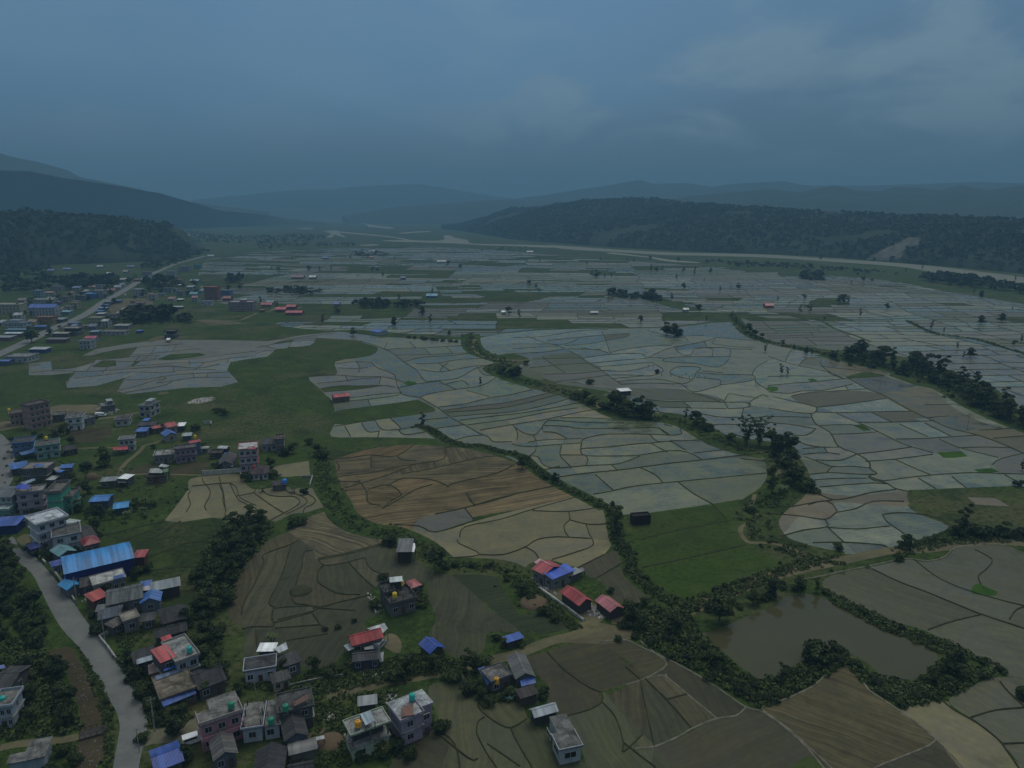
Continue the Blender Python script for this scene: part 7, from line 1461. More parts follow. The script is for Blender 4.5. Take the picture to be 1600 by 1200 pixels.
# stream through the paddies
for px, py, h_, k, lb in ((903, 624, 15, 'bush', 'leftmost bush of the stream row below the white roofed field hut'), (912, 628, 20, 'broad', 'leafy tree beside the path left of the white roofed field hut'), (924, 632, 16, 'bush', 'round bush right of the leafy path tree'), (946, 640, 14, 'bush', 'low bush on the stream left of the field hut trees'), (960, 642, 34, 'broad', 'tree directly below the white roofed field hut'), (972, 646, 30, 'broad', 'dense tree right below the white roofed field hut'), (980, 650, 26, 'broad', 'lower tree at the foot of the field hut grove'), (996, 652, 32, 'broad', 'tall leafy tree right of the field hut grove'), (1005, 654, 38, 'tall', 'tallest tree of the stream row right of the field hut'), (1014, 655, 30, 'broad', 'tree at the right end of the field hut row'), (1023, 657, 14, 'banana', 'banana plant at the right end of the field hut row'), (1071, 656, 20, 'tall', 'thin tree at the stream bend in the middle paddies'), (1086, 664, 24, 'broad', 'leafy tree right of the thin tree at the stream bend'), (1094, 668, 18, 'broad', 'round tree below the stream bend'), (1104, 672, 14, 'bush', 'bush below the round stream tree'), (1140, 688, 14, 'bush', 'bush left of the bamboo clumps'), (1166, 694, 40, 'bamboo', 'left one of the two fanning bamboo clumps'), (1186, 697, 45, 'bamboo', 'right one of the two fanning bamboo clumps'), (1205, 698, 28, 'broad', 'dark tree right of the bamboo clumps'), (1216, 712, 36, 'broad', 'dark tree at the field corner right of the bamboo'), (1229, 706, 34, 'broad', 'round tree behind the field corner tree'), (1238, 714, 18, 'bush', 'bush at the right of the field corner trees'), (1222, 728, 24, 'bush', 'bush under the field corner trees'), (1238, 755, 36, 'broad', 'large bright tree by the winding path'), (1250, 760, 34, 'broad', 'dark tree right of the large path tree'), (1262, 766, 24, 'bush', 'bush at the right end of the path trees'), (1206, 772, 48, 'tall', 'slender tree standing at the stream left of the path trees'), (1222, 772, 20, 'banana', 'banana plant beside the slender stream tree'), (1175, 800, 12, 'bush', 'bush at the head of the winding path')):
 plant(px, py, h_, k, lb)
# single trees out in the fields
for px, py, h_, k, lb in ((661, 668, 24, 'tall', 'single dark tree at the canal head in the middle paddies'), (751, 602, 14, 'tall', 'tiny tree on the bund left of the shrub island'), (816, 733, 24, 'broad', 'round tree on the canal above the brown field'), (867, 753, 16, 'broad', 'small tree on the canal right of the round one'), (852, 748, 10, 'bush', 'low bush between the two canal trees above the brown field'), (783, 584, 14, 'bush', 'left bush of the shrub island at the stream'), (797, 588, 20, 'broad', 'dark tree of the shrub island at the stream'), (808, 586, 16, 'bush', 'right bush of the shrub island at the stream'), (820, 570, 8, 'bush', 'low bush on the path above the shrub island'), (921, 600, 10, 'bush', 'bush above the path tree'), (1027, 583, 7, 'bush', 'tiny bush in the flooded field beside the workers'), (1220, 586, 18, 'tall', 'left one of the two dark posts of trees standing in water'), (1230, 586, 13, 'tall', 'right one of the two small trees standing in water'), (1196, 550, 14, 'tall', 'thin tree on the bush strip right of the middle paddies'), (1041, 524, 22, 'broad', 'dark tree at the top of the middle paddies'), (1053, 526, 22, 'broad', 'second dark tree at the top of the middle paddies'), (1061, 526, 14, 'bush', 'light green bush beside the two dark top trees'), (1505, 832, 48, 'tall', 'tall dark tree in the green field at right'), (1495, 836, 26, 'broad', 'dark tree left of the tall one in the green field'), (1524, 838, 24, 'bush', 'bush right of the tall tree in the green field'), (1568, 838, 26, 'broad', 'dark tree near the right edge of the green field'), (1588, 840, 18, 'bush', 'bush near the right edge of the green field'), (1548, 836, 14, 'bush', 'low bush between the dark trees of the green field'), (1417, 858, 26, 'broad', 'round tree standing at the lane above the big right field'), (1403, 875, 12, 'bush', 'bush at the lane left of the round tree'), (1308, 858, 12, 'bush', 'bush on the lane bank below the terraced fields'), (1592, 760, 12, 'bush', 'bush at the right edge above the green field'), (1597, 735, 18, 'tall', 'thin tree cut by the right edge of the picture'), (1596, 1090, 22, 'bush', 'bush cut by the right edge in the near fields')):
 plant(px, py, h_, k, lb)
FT = [(1260, 553, 12), (1268, 555, 10), (1300, 561, 14), (1306, 562, 16), (1170, 520, 16), (1178, 528, 14), (1190, 530, 10), (1224, 540, 10), (1240, 546, 9), (1153, 452, 10), (1215, 470, 8), (1256, 468, 9), (1263, 482, 7), (1310, 475, 14), (1318, 474, 15), (1325, 474, 12), (1386, 484, 11), (1455, 515, 14), (1475, 520, 9), (1495, 545, 11), (1516, 558, 16), (1505, 560, 12), (1582, 484, 6), (1522, 459, 8), (1595, 535, 12), (1585, 540, 9), (951, 465, 14), (957, 466, 10), (1001, 504, 12), (1017, 425, 12), (1085, 430, 10), (980, 408, 7), (990, 410, 6), (1016, 407, 7), (1060, 408, 7), (1100, 440, 6), (1035, 423, 9), (1068, 425, 8), (932, 434, 13), (925, 430, 9), (945, 435, 8), (955, 434, 8), (842, 457, 8), (838, 449, 7), (720, 420, 8), (700, 415, 8), (583, 424, 8), (590, 424, 7), (598, 432, 6), (482, 424, 10), (500, 425, 9), (435, 424, 7), (552, 525, 14), (702, 524, 8), (660, 493, 9), (635, 480, 9), (1330, 445, 7), (1340, 430, 5), (1350, 431, 6), (1415, 425, 6), (1400, 430, 5), (1180, 415, 6), (1195, 417, 7), (1215, 418, 6), (1230, 420, 7), (1168, 413, 6), (1103, 502, 9), (1143, 498, 12), (1150, 505, 9), (1288, 500, 5), (1362, 440, 6)]
FT += [(TR.uniform(330, 1590), 405 + 105 * TR.random() ** 1.3, 0) for _ in range(46)]
FT = [(x, y, h or (y - 385) * .09 + 4) for x, y, h in FT]
for px, py, h_ in FT: plant(px, py, h_, TR.choice(['broad', 'tall']), 'lone small tree dotted over the far flooded paddies', 'lone trees dotted over the far paddies')
for px, py, h_ in [(1003, 466, 6), (1012, 467, 7), (1022, 468, 9), (1030, 470, 8), (968, 464, 7), (978, 465, 6), (988, 466, 7), (1253, 434, 9), (1260, 436, 9), (1268, 437, 8), (1275, 437, 8), (1284, 438, 7)] + [(640 + i * 9 + TR.uniform(-3, 3), 528 + i * .9, 5) for i in range(9)]:
 plant(px, py, h_, 'bush', 'small bush in a strip between the far paddies', 'bushes in strips between the far paddies', wide=1.3)
# town and hamlet trees
VT = [((50, 535), 26, 'broad', 'dark tree hiding the road at the left edge of the town'), ((78, 526), 13, 'broad', 'round dark tree overhanging the straight road'), ((100, 680), 20, 'broad', 'reddish dark tree beside the mint house'), ((163, 728), 32, 'broad', 'tree alone on the grass below the curved footpath'), ((137, 733), 14, 'bush', 'bush left of the lone tree on the grass'), ((66, 742), 12, 'bush', 'bush between blue shed and brick house'), ((458, 708), 18, 'broad', 'round tree beside the slate roofed tower'), ((446, 712), 14, 'bush', 'bush left of the round tree by the slate tower'), ((422, 730), 18, 'broad', 'tree right of the tall pinkish house'), ((388, 752), 16, 'bush', 'dark bush at the gate of the maroon bungalow'), ((428, 745), 14, 'bush', 'dark bush right of the maroon bungalow'), ((340, 735), 16, 'bush', 'bush left of the blue sided house'), ((458, 770), 12, 'banana', 'banana plants beside the pump house'), ((412, 768), 10, 'banana', 'banana plant left of the pump house'), ((478, 772), 12, 'bush', 'bush right of the pump house'), ((496, 712), 20, 'broad', 'tree at the top of the green canal strip'), ((506, 716), 18, 'bush', 'bush at the top of the green canal strip'), ((484, 694), 12, 'bush', 'bush left of the canal strip tree'), ((457, 825), 20, 'broad', 'round bush tree above the ridged field'), ((470, 818), 14, 'bush', 'bush right of the round bush tree'), ((445, 1055), 30, 'broad', 'dark tree at the left of the farmhouse yard'), ((490, 1050), 28, 'broad', 'round dark tree in the yard right of the white farmhouse'), ((510, 1058), 18, 'bush', 'bush right of the round yard tree'), ((525, 1050), 16, 'bush', 'bush beside the navy walled house'), ((428, 1003), 18, 'banana', 'banana plant behind the white farmhouse'), ((620, 1060), 26, 'bush', 'bush right of the rubble above the lane'), ((640, 1050), 30, 'broad', 'tree left of the steep blue hut'), ((678, 1048), 30, 'broad', 'round dark tree in front of the steep blue hut'), ((690, 1030), 14, 'bush', 'bush beside the steep blue hut'), ((728, 1058), 50, 'tall', 'tall dark tree at the lane above the lean-to house'), ((742, 1050), 26, 'broad', 'tree right of the tall dark lane tree'), ((705, 1062), 22, 'bush', 'bush on the lane left of the tall tree'), ((755, 1042), 20, 'bush', 'bush on the lane right of the tall tree'), ((735, 1082), 22, 'bush', 'bush at the lane entrance of the lean-to house'), ((752, 1092), 22, 'broad', 'tree left of the lean-to house'), ((763, 1100), 18, 'bush', 'bush in front of the lean-to house'), ((795, 1090), 22, 'bush', 'light green bush in front of the courtyard house'), ((812, 1068), 26, 'broad', 'dark tree in the courtyard between the two grey roofs'), ((850, 1088), 18, 'bush', 'bush right of the bright blue porch'), ((788, 1012), 18, 'broad', 'bush tree left of the low blue shelter'), ((812, 1008), 14, 'bush', 'bush right of the low blue shelter'), ((775, 1000), 12, 'bush', 'bright green bush on the lane near the low blue shelter'), ((690, 1140), 22, 'bush', 'bush in front of the lilac house'), ((672, 1134), 16, 'bush', 'flowering bush at the lilac house wall'), ((622, 1170), 22, 'bush', 'bush below the pale green house'), ((600, 1180), 26, 'bush', 'dark bush at the bottom edge below the pale green house'), ((640, 1185), 22, 'bush', 'bush at the bottom edge right of the pale green house'), ((560, 1188), 24, 'bush', 'bush at the bottom edge left of the pale green house'), ((440, 1180), 26, 'broad', 'dark tree beside the barrel roofed shed'), ((455, 1190), 20, 'bush', 'bush at the bottom below the barrel roofed shed'), ((380, 1120), 14, 'bush', 'bush in front of the white twin house'), ((320, 1085), 30, 'broad', 'tree at the back of the dark slate house'), ((345, 1068), 34, 'broad', 'leafy tree right of the dark slate gable house'), ((372, 1088), 24, 'broad', 'tree behind the pink house terrace'), ((270, 1150), 36, 'broad', 'round dark tree beside the big royal blue roof'), ((290, 1192), 34, 'broad', 'dark tree at the bottom edge right of the royal blue roof'), ((222, 1160), 18, 'bush', 'bush at the road junction left of the royal blue roof'), ((255, 1130), 16, 'bush', 'bush behind the royal blue roof'), ((202, 1042), 30, 'broad', 'dark tree on the roadside before the slate cottage'), ((212, 1060), 26, 'bush', 'roadside bush near the rubbish heap'), ((222, 1090), 26, 'bush', 'roadside bush before the awning house'), ((236, 1106), 22, 'bush', 'bush on the bank below the awning house'), ((262, 1118), 20, 'bush', 'light bush on the bank right of the awning house'), ((285, 1112), 18, 'bush', 'bush on the bank below the royal blue awning'), ((150, 990), 20, 'bush', 'bush at the roadside left of the brick annex'), ((158, 975), 16, 'broad', 'leafy tree at the roadside above the lane mouth'), ((145, 965), 14, 'bush', 'bush at the roadside below the stone yard'), ((168, 930), 24, 'broad', 'dark tree between the red shop and the road'), ((160, 945), 18, 'broad', 'dark tree in front of the red shop'), ((212, 905), 22, 'broad', 'dark tree right of the white roof slab'), ((226, 895), 16, 'bush', 'dark bush below the blue hall end'), ((305, 905), 20, 'bush', 'bush right of the grey stable'), ((310, 960), 26, 'broad', 'tree right of the grey stable yard'), ((320, 975), 24, 'broad', 'tree below the green belt beside the dark hip roof'), ((60, 868), 14, 'bush', 'bush at the roadside opposite the villa'), ((75, 872), 16, 'bush', 'bush between the road and the teal roofed house'), ((45, 858), 12, 'bush', 'bush beside the roadside kiosk'), ((120, 862), 10, 'bush', 'bush between the teal roof and the red hip roof'), ((145, 838), 18, 'bush', 'bush right of the red hip roof'), ((150, 822), 16, 'bush', 'bush on the terrace edge behind the red hip roof'), ((40, 800), 14, 'bush', 'bush before the lilac block'), ((60, 805), 14, 'bush', 'bush between lilac block and mint green tower'), ((20, 815), 14, 'bush', 'bush behind the long blue shed'), ((95, 800), 10, 'bush', 'bush behind the white roof terrace'), ((150, 655), 8, 'bush', 'bush behind the salmon block road'), ((240, 700), 8, 'bush', 'low bush beside the footpath bend'), ((255, 735), 8, 'bush', 'low bush right of the half built brick house'), ((350, 648), 12, 'bush', 'dark scrub bush in the wide meadow'), ((338, 645), 10, 'bush', 'dark scrub bush left in the wide meadow'), ((308, 672), 12, 'bush', 'bush right of the red gable farmhouse'), ((320, 700), 10, 'bush', 'bush right of the silver hut'), ((985, 975), 34, 'broad', 'dark tree overhanging the faded red barn'), ((1000, 985), 30, 'broad', 'tree right of the faded red barn'), ((965, 1000), 10, 'bush', 'bush at the lane end of the farmyard'), ((815, 930), 20, 'broad', 'bright round bush opposite the farmyard'), ((830, 940), 16, 'bush', 'bush beside the brown heap opposite the farmyard'), ((850, 958), 14, 'bush', 'bush on the drain bank opposite the red barn'), ((868, 970), 14, 'bush', 'bush on the drain bank near the lane'), ((955, 925), 10, 'bush', 'low dark shrub behind the faded red barn'), ((585, 950), 16, 'bush', 'dark bush left of the bare column house'), ((660, 945), 18, 'bush', 'bush right of the bare column house'), ((655, 920), 12, 'bush', 'bush behind the rose red hut'), ((598, 905), 12, 'bush', 'bush at the rear of the bare column house')]
for (px, py), h_, k, lb in VT: plant(px, py, h_, k, lb)
grove(along([(500, 725), (508, 752), (520, 780), (530, 802), (552, 820), (585, 832), (612, 842)], 6, 2.0, 30), ['bush'], 1.2, 2.2, '%s in the green canal strip beside the brown field', 'bushes of the green canal strip')
grove(along([(662, 868), (700, 884), (740, 886), (775, 888), (800, 900), (815, 925), (835, 948), (860, 962)], 4.4, 1.0, 31), ['bush'], 2.2, 4, '%s in the hedge below the tan field', 'bushes in the hedge below the tan field')
grove(along(Z3([(960, 170), (1050, 140), (1150, 120), (1230, 100)]), 4, .8, 32), ['bush'], 2.2, 3.4, '%s behind the long red gable roof', 'bushes behind the long red gable roof')
grove(along(Z4([(60, 480), (180, 450), (330, 440), (480, 420), (600, 400), (700, 370)]), 4.5, 1.0, 33), ['bush'], 2.4, 4, '%s in the hedge along the upper side of the lane', 'bushes along the upper side of the lane')
grove(along(Z2([(725, 560), (765, 680), (790, 760), (800, 850), (780, 950), (765, 1060), (745, 1160)]), 4, .8, 34), ['bush'], 1.3, 2.4, '%s between the asphalt road and the stream bed', 'bushes between the road and the stream bed')
grove(scatter(YA([(420, 1010), (660, 1000), (820, 880), (960, 800), (900, 830), (700, 930), (560, 960), (330, 990), (100, 1000), (0, 1060), (0, 1130), (180, 1130)]), 34, 9, 81), ['broad', 'broad', 'tall'], 7, 12, '%s between the town houses left of the straight road', 'trees between the town houses left of the road')
grove(scatter(YA([(640, 1040), (820, 930), (1080, 880), (1240, 900), (1240, 1000), (900, 1010), (760, 1060), (600, 1180), (480, 1260), (420, 1200)]), 28, 10, 82), ['broad', 'tall', 'bush'], 6, 11, '%s in the yards right of the straight road', 'trees in the yards right of the road')
grove(scatter(ZA([(30, 700), (480, 690), (480, 840), (320, 880), (500, 1000), (600, 1130), (440, 1160), (60, 1000)]), 20, 6, 83), ['bush', 'broad'], 4, 7, '%s among the left hamlet houses', 'plants among the left hamlet houses')
# --- far belts of trees that read as one mass
def belt(px, n, hlo, hhi, label, seed, nq=22):
 pts = scatter(px, n, 3.0, seed); rng = np.random.default_rng(seed)
 rad = rng.uniform(hlo, hhi, len(pts)) * .5; cen = np.array([(x, y, r_ * .95) for (x, y), r_ in zip(pts, rad)])
 canopy('woodland', cen, rad, nq, rad * .62, label, seed=seed)
belt(YA([(0, 740), (120, 730), (330, 800), (300, 850), (360, 880), (330, 930), (200, 960), (100, 960), (-60, 1000), (-60, 760)]), 130, 9, 15, 'dark wood at the left edge between the hill and the schools', 61)
belt(YA([(340, 880), (500, 860), (640, 870), (740, 870), (730, 910), (600, 920), (520, 940), (400, 930)]), 80, 9, 14, 'dark belt of trees behind the blue house left of the road', 62)
belt(YA([(900, 890), (960, 870), (1060, 870), (1110, 900), (1090, 935), (980, 940), (930, 920)]), 50, 9, 14, 'round dark grove right of the straight road', 63)
belt(YA([(780, 1130), (790, 1090), (860, 1080), (960, 1085), (965, 1130), (880, 1137)]), 34, 9, 14, 'dark clump of trees in the green field beyond the purple paddies', 64, 40)
belt(YA([(1000, 1135), (1010, 1095), (1060, 1085), (1075, 1125)]), 9, 12, 18, 'tall dark tree group right of the dark clump', 65, 50)
belt(YA([(1120, 1130), (1150, 1105), (1200, 1110), (1210, 1140)]), 12, 5, 8, 'low dark bushes beside the dirt track', 66, 40)
belt(YA([(600, 1150), (640, 1110), (760, 1120), (900, 1140), (1100, 1140), (1080, 1150), (700, 1165)]), 60, 3, 5, 'low green thicket below the town', 67)
belt(YA([(1420, 890), (1440, 850), (1500, 860), (1510, 885)]), 16, 7, 11, 'dark bushes among the paddies behind the red tower', 68, 30)
belt(YA([(860, 800), (900, 770), (1000, 760), (1180, 700), (1300, 680), (1320, 700), (1200, 735), (1080, 785), (980, 810)]), 120, 7, 12, 'dark trees along the left side of the far road', 69, 14)
belt(YA([(1160, 560), (1300, 590), (1500, 600), (1600, 610), (1600, 640), (1400, 650), (1240, 640), (1180, 700), (1150, 640)]), 200, 8, 13, 'hazy woodland at the foot of the left mountains', 70, 9)
belt(YB([(0, 600), (100, 600), (260, 590), (420, 600), (430, 625), (260, 640), (0, 650)]), 130, 9, 14, 'hazy tree belt across the left of the valley', 71, 9)
belt(YB([(0, 640), (300, 640), (640, 650), (640, 662), (400, 668), (200, 670), (0, 690)]), 120, 7, 11, 'second hazy tree belt across the left of the valley', 72, 9)
belt(YB([(570, 740), (600, 700), (700, 690), (780, 695), (870, 725), (760, 738), (650, 745)]), 46, 6, 10, 'tree group round the tiny white valley house', 73, 12)
belt(YB([(600, 1030), (640, 1010), (760, 1005), (830, 1015), (820, 1050), (680, 1050)]), 50, 5, 8, 'dark thicket in the green field before the teal house', 74, 24)
belt(YB([(830, 1030), (950, 1010), (1050, 1020), (1040, 1040), (880, 1060)]), 30, 4, 7, 'lighter thicket right of the dark thicket', 75, 22)
belt(YB([(30, 950), (150, 930), (300, 925), (420, 945), (360, 970), (200, 965), (80, 965)]), 60, 5, 8, 'dark thicket behind the red roofed complex', 76, 18)
belt(YD([(940, 880), (1010, 850), (1100, 838), (1250, 862), (1400, 890), (1520, 915), (1640, 945), (1640, 970), (1500, 945), (1350, 930), (1200, 918), (1050, 890)]), 150, 8, 13, 'long dark belt of trees before the sandy river at right', 77, 20)
belt(YD([(200, 840), (240, 820), (330, 830), (370, 860), (300, 870), (230, 865)]), 22, 7, 11, 'small dark grove in the paddies before the river', 78, 24)
belt(YC([(1190, 765), (1300, 755), (1600, 775), (1620, 800), (1480, 800), (1300, 775)]), 46, 5, 9, 'hazy line of trees along the near riverbank', 79, 12)
belt(YD([(0, 770), (200, 780), (430, 800), (640, 820), (760, 830), (700, 840), (480, 825), (200, 805), (0, 800)]), 80, 5, 9, 'hazy riverbank trees right of the middle', 80, 12)
belt(YC([(600, 955), (640, 945), (700, 965), (800, 968), (870, 955), (940, 985), (900, 1010), (800, 990), (640, 975)]), 46, 5, 9, 'dark bush strip on the green island in the far paddies', 81, 26)
belt(YB([(1400, 690), (1560, 665), (1700, 672), (1760, 690), (1600, 700)]), 24, 5, 8, 'hazy trees on the river flats', 82, 10)
# --- undergrowth: leaf tufts along banks and over rough meadow, one mass
rng = np.random.default_rng(99)
uc, ur = [], []
def tufts(pts, lo, hi, sq=.6):
 for q in pts: uc.append((q[0], q[1], 0)); ur.append(rng.uniform(lo, hi))
for nm, n, lo, hi in (('stream', 800, .5, 1.2), ('canal', 420, .5, 1.1), ('canal_low', 420, .5, 1.2), ('green_strip', 600, .3, .7), ('grove', 420, .8, 1.6), ('hedge_far', 160, .8, 1.6), ('mid_road', 160, .6, 1.2)):
 g = BANDS[nm]; wdt = {'stream': 7, 'canal': 2.6, 'canal_low': 2.6, 'green_strip': 4.6, 'grove': 10, 'hedge_far': 5, 'mid_road': 2}[nm]
 d = np.cumsum([0] + [math.dist(a, b) for a, b in zip(g, g[1:])]); s = rng.uniform(0, d[-1], n)
 gx, gy = np.interp(s, d, [p[0] for p in g]), np.interp(s, d, [p[1] for p in g])
 tufts(np.column_stack([gx + rng.normal(0, wdt * .45, n), gy + rng.normal(0, wdt * .45, n)]), lo, hi)
def rough(px, n, lo, hi, seed): tufts(scatter(px, n, .6, seed), lo, hi)
rough(Z2([(0, 180), (330, 330), (420, 420), (600, 900), (0, 1000)]), 330, .5, 1.3, 5)
rough(Z2([(560, 270), (760, 560), (840, 900), (820, 1176), (780, 1176), (740, 760), (640, 480)]), 140, .25, .6, 6)
rough(Z2([(830, 330), (1000, 420), (1120, 560), (1180, 740), (1440, 800), (1300, 880), (1090, 860), (1060, 700)]), 220, .35, .9, 7)
rough(Z2([(830, 170), (1100, 120), (1000, 280), (900, 330)]), 70, .3, .6, 8)
rough(Z3([(360, 530), (700, 560), (880, 470), (1170, 380), (1430, 430), (1600, 430), (1600, 520), (1250, 580), (900, 640), (650, 600), (380, 600)]), 330, .3, .9, 9)
rough(Z3([(900, 660), (1500, 600), (1560, 900), (1480, 1100), (1100, 1180), (600, 1180), (900, 1000)]), 330, .3, .9, 10)
rough(Z4([(0, 380), (260, 330), (340, 350), (600, 420), (560, 470), (0, 530)]), 170, .4, 1.0, 11)
rough(Z4([(640, 480), (720, 560), (800, 620), (980, 600), (1000, 690), (740, 680)]), 90, .3, .9, 12)
rough(Z7([(-60, 430), (200, 470), (250, 560), (330, 640), (480, 760), (500, 870), (300, 750), (0, 600)]), 420, .5, 1.4, 13)
rough(Z7([(480, 770), (700, 690), (850, 650), (1000, 750), (1150, 770), (1250, 690), (1500, 710), (1300, 820), (1100, 870), (960, 790), (860, 690), (520, 865)]), 430, .5, 1.3, 14)
rough(Z7([(760, 380), (900, 440), (1100, 535), (1300, 600), (1480, 690), (1250, 640), (1000, 540), (800, 430)]), 260, .4, 1.1, 15)
rough(Z7([(150, 440), (330, 370), (520, 300), (720, 240), (800, 260), (600, 320), (400, 400), (200, 480)]), 260, .4, 1.1, 16)
rough(Z7([(1040, 210), (1300, 130), (1600, 120), (1600, 180), (1300, 195), (1100, 240)]), 220, .4, 1.0, 17)
rough(Z6([(560, 700), (700, 760), (900, 940), (1080, 1090), (1000, 1100), (760, 950), (620, 840)]), 200, .3, .9, 18)
rough([(0, 700), (260, 740), (300, 760), (250, 815), (160, 830), (90, 800), (0, 790)], 190, .4, 1.0, 19)
rough(Z5([(-60, 560), (80, 500), (300, 420), (430, 480), (330, 620), (160, 840), (60, 1100), (-150, 1150), (-150, 800)]), 380, .5, 1.3, 20)
uc, ur = np.array(uc), np.array(ur)
uc[:, 2] = ur * .35
V, Fq = leaf_quads(uc, ur, 22, ur * .40 + .08, rng, .75)
V[:, 2] = np.maximum(V[:, 2], .02)
tone = np.clip(np.repeat(rng.uniform(.2, .95, len(ur)), 22) + rng.normal(0, .15, len(Fq)), 0, 1)
M_TUFT = M_LEAF
stuff(link('undergrowth', np_mesh('undergrowth', V, Fq, M_TUFT, {'leaf_tone': np.column_stack([tone, tone, tone, tone * 0 + 1])})))
# ================================================================== SMALL THINGS
def wall_run(name, label, px, h, th, mat, cat='wall', cap=True, posts=0):
 """a free-standing masonry wall along a traced ground line: wall, coping and piers"""
 g = G(px); r = thing(name, label, cat, (g[0][0], g[0][1], 0))
 loc = [(x - g[0][0], y - g[0][1]) for x, y in g]
 def run(o0, z0, z1):
  m = MB(); L = offset(loc, o0 / 2); n = len(loc)
  lo, hi = [(x, y, z0) for x, y in L], [(x, y, z1) for x, y in L]; k = len(L); m.v = lo + hi
  for i in range(k): j = (i + 1) % k; m.f.append((i, j, k + j, k + i))
  for i in range(n - 1): m.f.append((k + i, k + i + 1, 2 * k - 2 - i, 2 * k - 1 - i)); m.f.append((k - 1 - i, k - 2 - i, i + 1, i))
  return m
 run(th, -.3, h).build('wall_panel', mat, r)
 if cap: run(th + .12, h + .002, h + .12).build('coping', mat, r)
 if posts:
  d = [0]
  for a, b in zip(loc, loc[1:]): d.append(d[-1] + math.dist(a, b))
  n = max(1, int(d[-1] / posts)); me = MB().box(-.2, .2, -.2, .2, -.2, h + .3).mesh('pier', mat)
  for i in range(n + 1):
   s = d[-1] * i / n; link('pier', me, r, (np.interp(s, d, [q[0] for q in loc]), np.interp(s, d, [q[1] for q in loc]), 0))
 return r
WW = paint((.50, .49, .44), .8); GW = concrete((.30, .295, .28))
wall_run('compound_wall', 'long white compound wall along the top of the tan terraces', q330((-130, 728), (0, 718), (250, 700), (420, 680), (515, 668)), 1.9, .25, WW, posts=4)
wall_run('compound_wall', 'short pale wall stub running down from the white compound wall', q330((455, 700), (490, 800)), .9, .3, GW)
wall_run('garden_wall', 'pale broken garden wall in front of the maroon bungalow', q330((700, 790), (800, 775), (950, 750), (1100, 728)), .8, .25, GW)
wall_run('garden_wall', 'pale concrete yard wall beside the green canal strip', q330((1400, 770), (1585, 755), (1540, 905)), .9, .25, GW)
wall_run('concrete_drain', 'straight white concrete drain wall along the farmyard lane', z6((770, 805), (860, 868), (960, 938), (1090, 1038)), .6, .4, concrete((.42, .42, .40)), 'drain')
wall_run('roadside_wall', 'low white wall at the roadside above the blue hall', ZR([(382, 76), (442, 134)]), .9, .3, WW)
wall_run('roadside_wall', 'long low white wall between the road and the blue hall', ZR([(505, 195), (560, 262), (604, 322)]), .9, .3, WW)
wall_run('roadside_wall', 'thin grey retaining wall along the road below the brick red shop', ZR([(610, 330), (700, 462), (725, 500)]), .7, .25, GW)
wall_run('roadside_wall', 'low grey retaining wall on the road bend beside the grassy yard', ZR([(955, 842), (1040, 945), (1120, 1060)]), .8, .25, GW)
wall_run('garden_wall', 'thin pale wall along the yard of the tan roofed house', ZR([(960, 838), (1100, 780), (1320, 720)]), .8, .2, GW)
wall_run('garden_wall', 'pale yard wall between the white farmhouse and the lane', z3((715, 585), (860, 550), (1010, 520), (1110, 508)), .7, .2, concrete((.20, .20, .17)))
wall_run('corner_wall', 'short white wall corner standing in the wide meadow', q200((1180, 228), (1300, 222), (1304, 268)), 1.6, .25, WW)
wall_run('net_fence', 'curved pale green net fence at the pond end of the yard', z4((868, 665), (900, 682), (940, 680), (972, 655)), 1.0, .06, plain((.30, .46, .38), .8, .2, 'pale_green_netting'), 'fence', cap=False, posts=2)
# wooden footbridge over the stream bed
a, b = P(*z2((590, 950))[0]), P(*z2((795, 893))[0])
fb = thing('footbridge', 'dark wooden footbridge over the stream bed beside the road', 'footbridge', (a.x, a.y, 0), math.atan2(b.y - a.y, b.x - a.x)); L_ = (b - a).length
TIM = slate((.05, .042, .038), 'x')
m = MB()
for i in range(int(L_ / .3)): m.box(i * .3, i * .3 + .27, -1.3, 1.3, .32, .40)
m.build('deck', TIM, fb)
for y in (-1.25, 1.25):
 m = MB(); m.box(-.3, L_ + .3, y - .1, y + .1, .05, .318); m.build('beam', TIM, fb)
 m = MB(); m.box(0, L_, y - .05, y + .05, 1.2, 1.3)
 for i in range(6): m.box(L_ * i / 5 - .05, L_ * i / 5 + .05, y - .05, y + .05, .402, 1.198)
 m.build('railing', TIM, fb)
# poles with wires
PM, WM = concrete((.30, .29, .27)), plain((.02, .02, .02), .6, .2, 'black_cable')
pole_b = MB().tube([(0, 0, -.3), (0, 0, 4), (0, 0, 8.5)], [.16, .13, .09], 8).mesh('shaft', PM); pole_a = MB().box(-.9, .9, -.05, .05, 7.7, 7.8).mesh('crossarm', plain((.12, .12, .12), .5, .4, 'galvanised_steel'))
ins = MB().lathe([(.05, 7.802), (.07, 7.86), (.05, 7.95), (.07, 8.0), (.03, 8.06)], 8).mesh('insulator', plain((.30, .26, .22), .4, .5, 'porcelain'))
def pole(px, lb, rz=0.0, s=1.0):
 p = P(*px); r = thing('utility_pole', lb, 'utility pole', (p.x, p.y, 0), rz); r.scale = (s, s, s)
 link('shaft', pole_b, r); link('crossarm', pole_a, r)
 for x in (-.8, 0, .8): link('insulator', ins, r, (x, 0, 0))
 return p, rz, s
poles = [pole(z2((1138, 905))[0], 'utility pole at the gravel lane mouth beside the road', .5), pole(ZR([(1010, 880)])[0], 'utility pole on the road bend beside the grassy yard', .4), pole(ZR([(745, 520)])[0], 'utility pole at the roadside below the brick red shop', .4), pole(ZR([(610, 345)])[0], 'utility pole at the roadside in front of the sky blue hut', .4), pole(ZR([(395, 70)])[0], 'utility pole at the roadside above the blue hall', .5)]
WIRE = iter(('black cables from the gravel lane mouth pole to the road bend pole', 'black cables along the road beside the slate cottage yard', 'black cables along the road in front of the brick red shop', 'black cables along the road in front of the blue hall'))
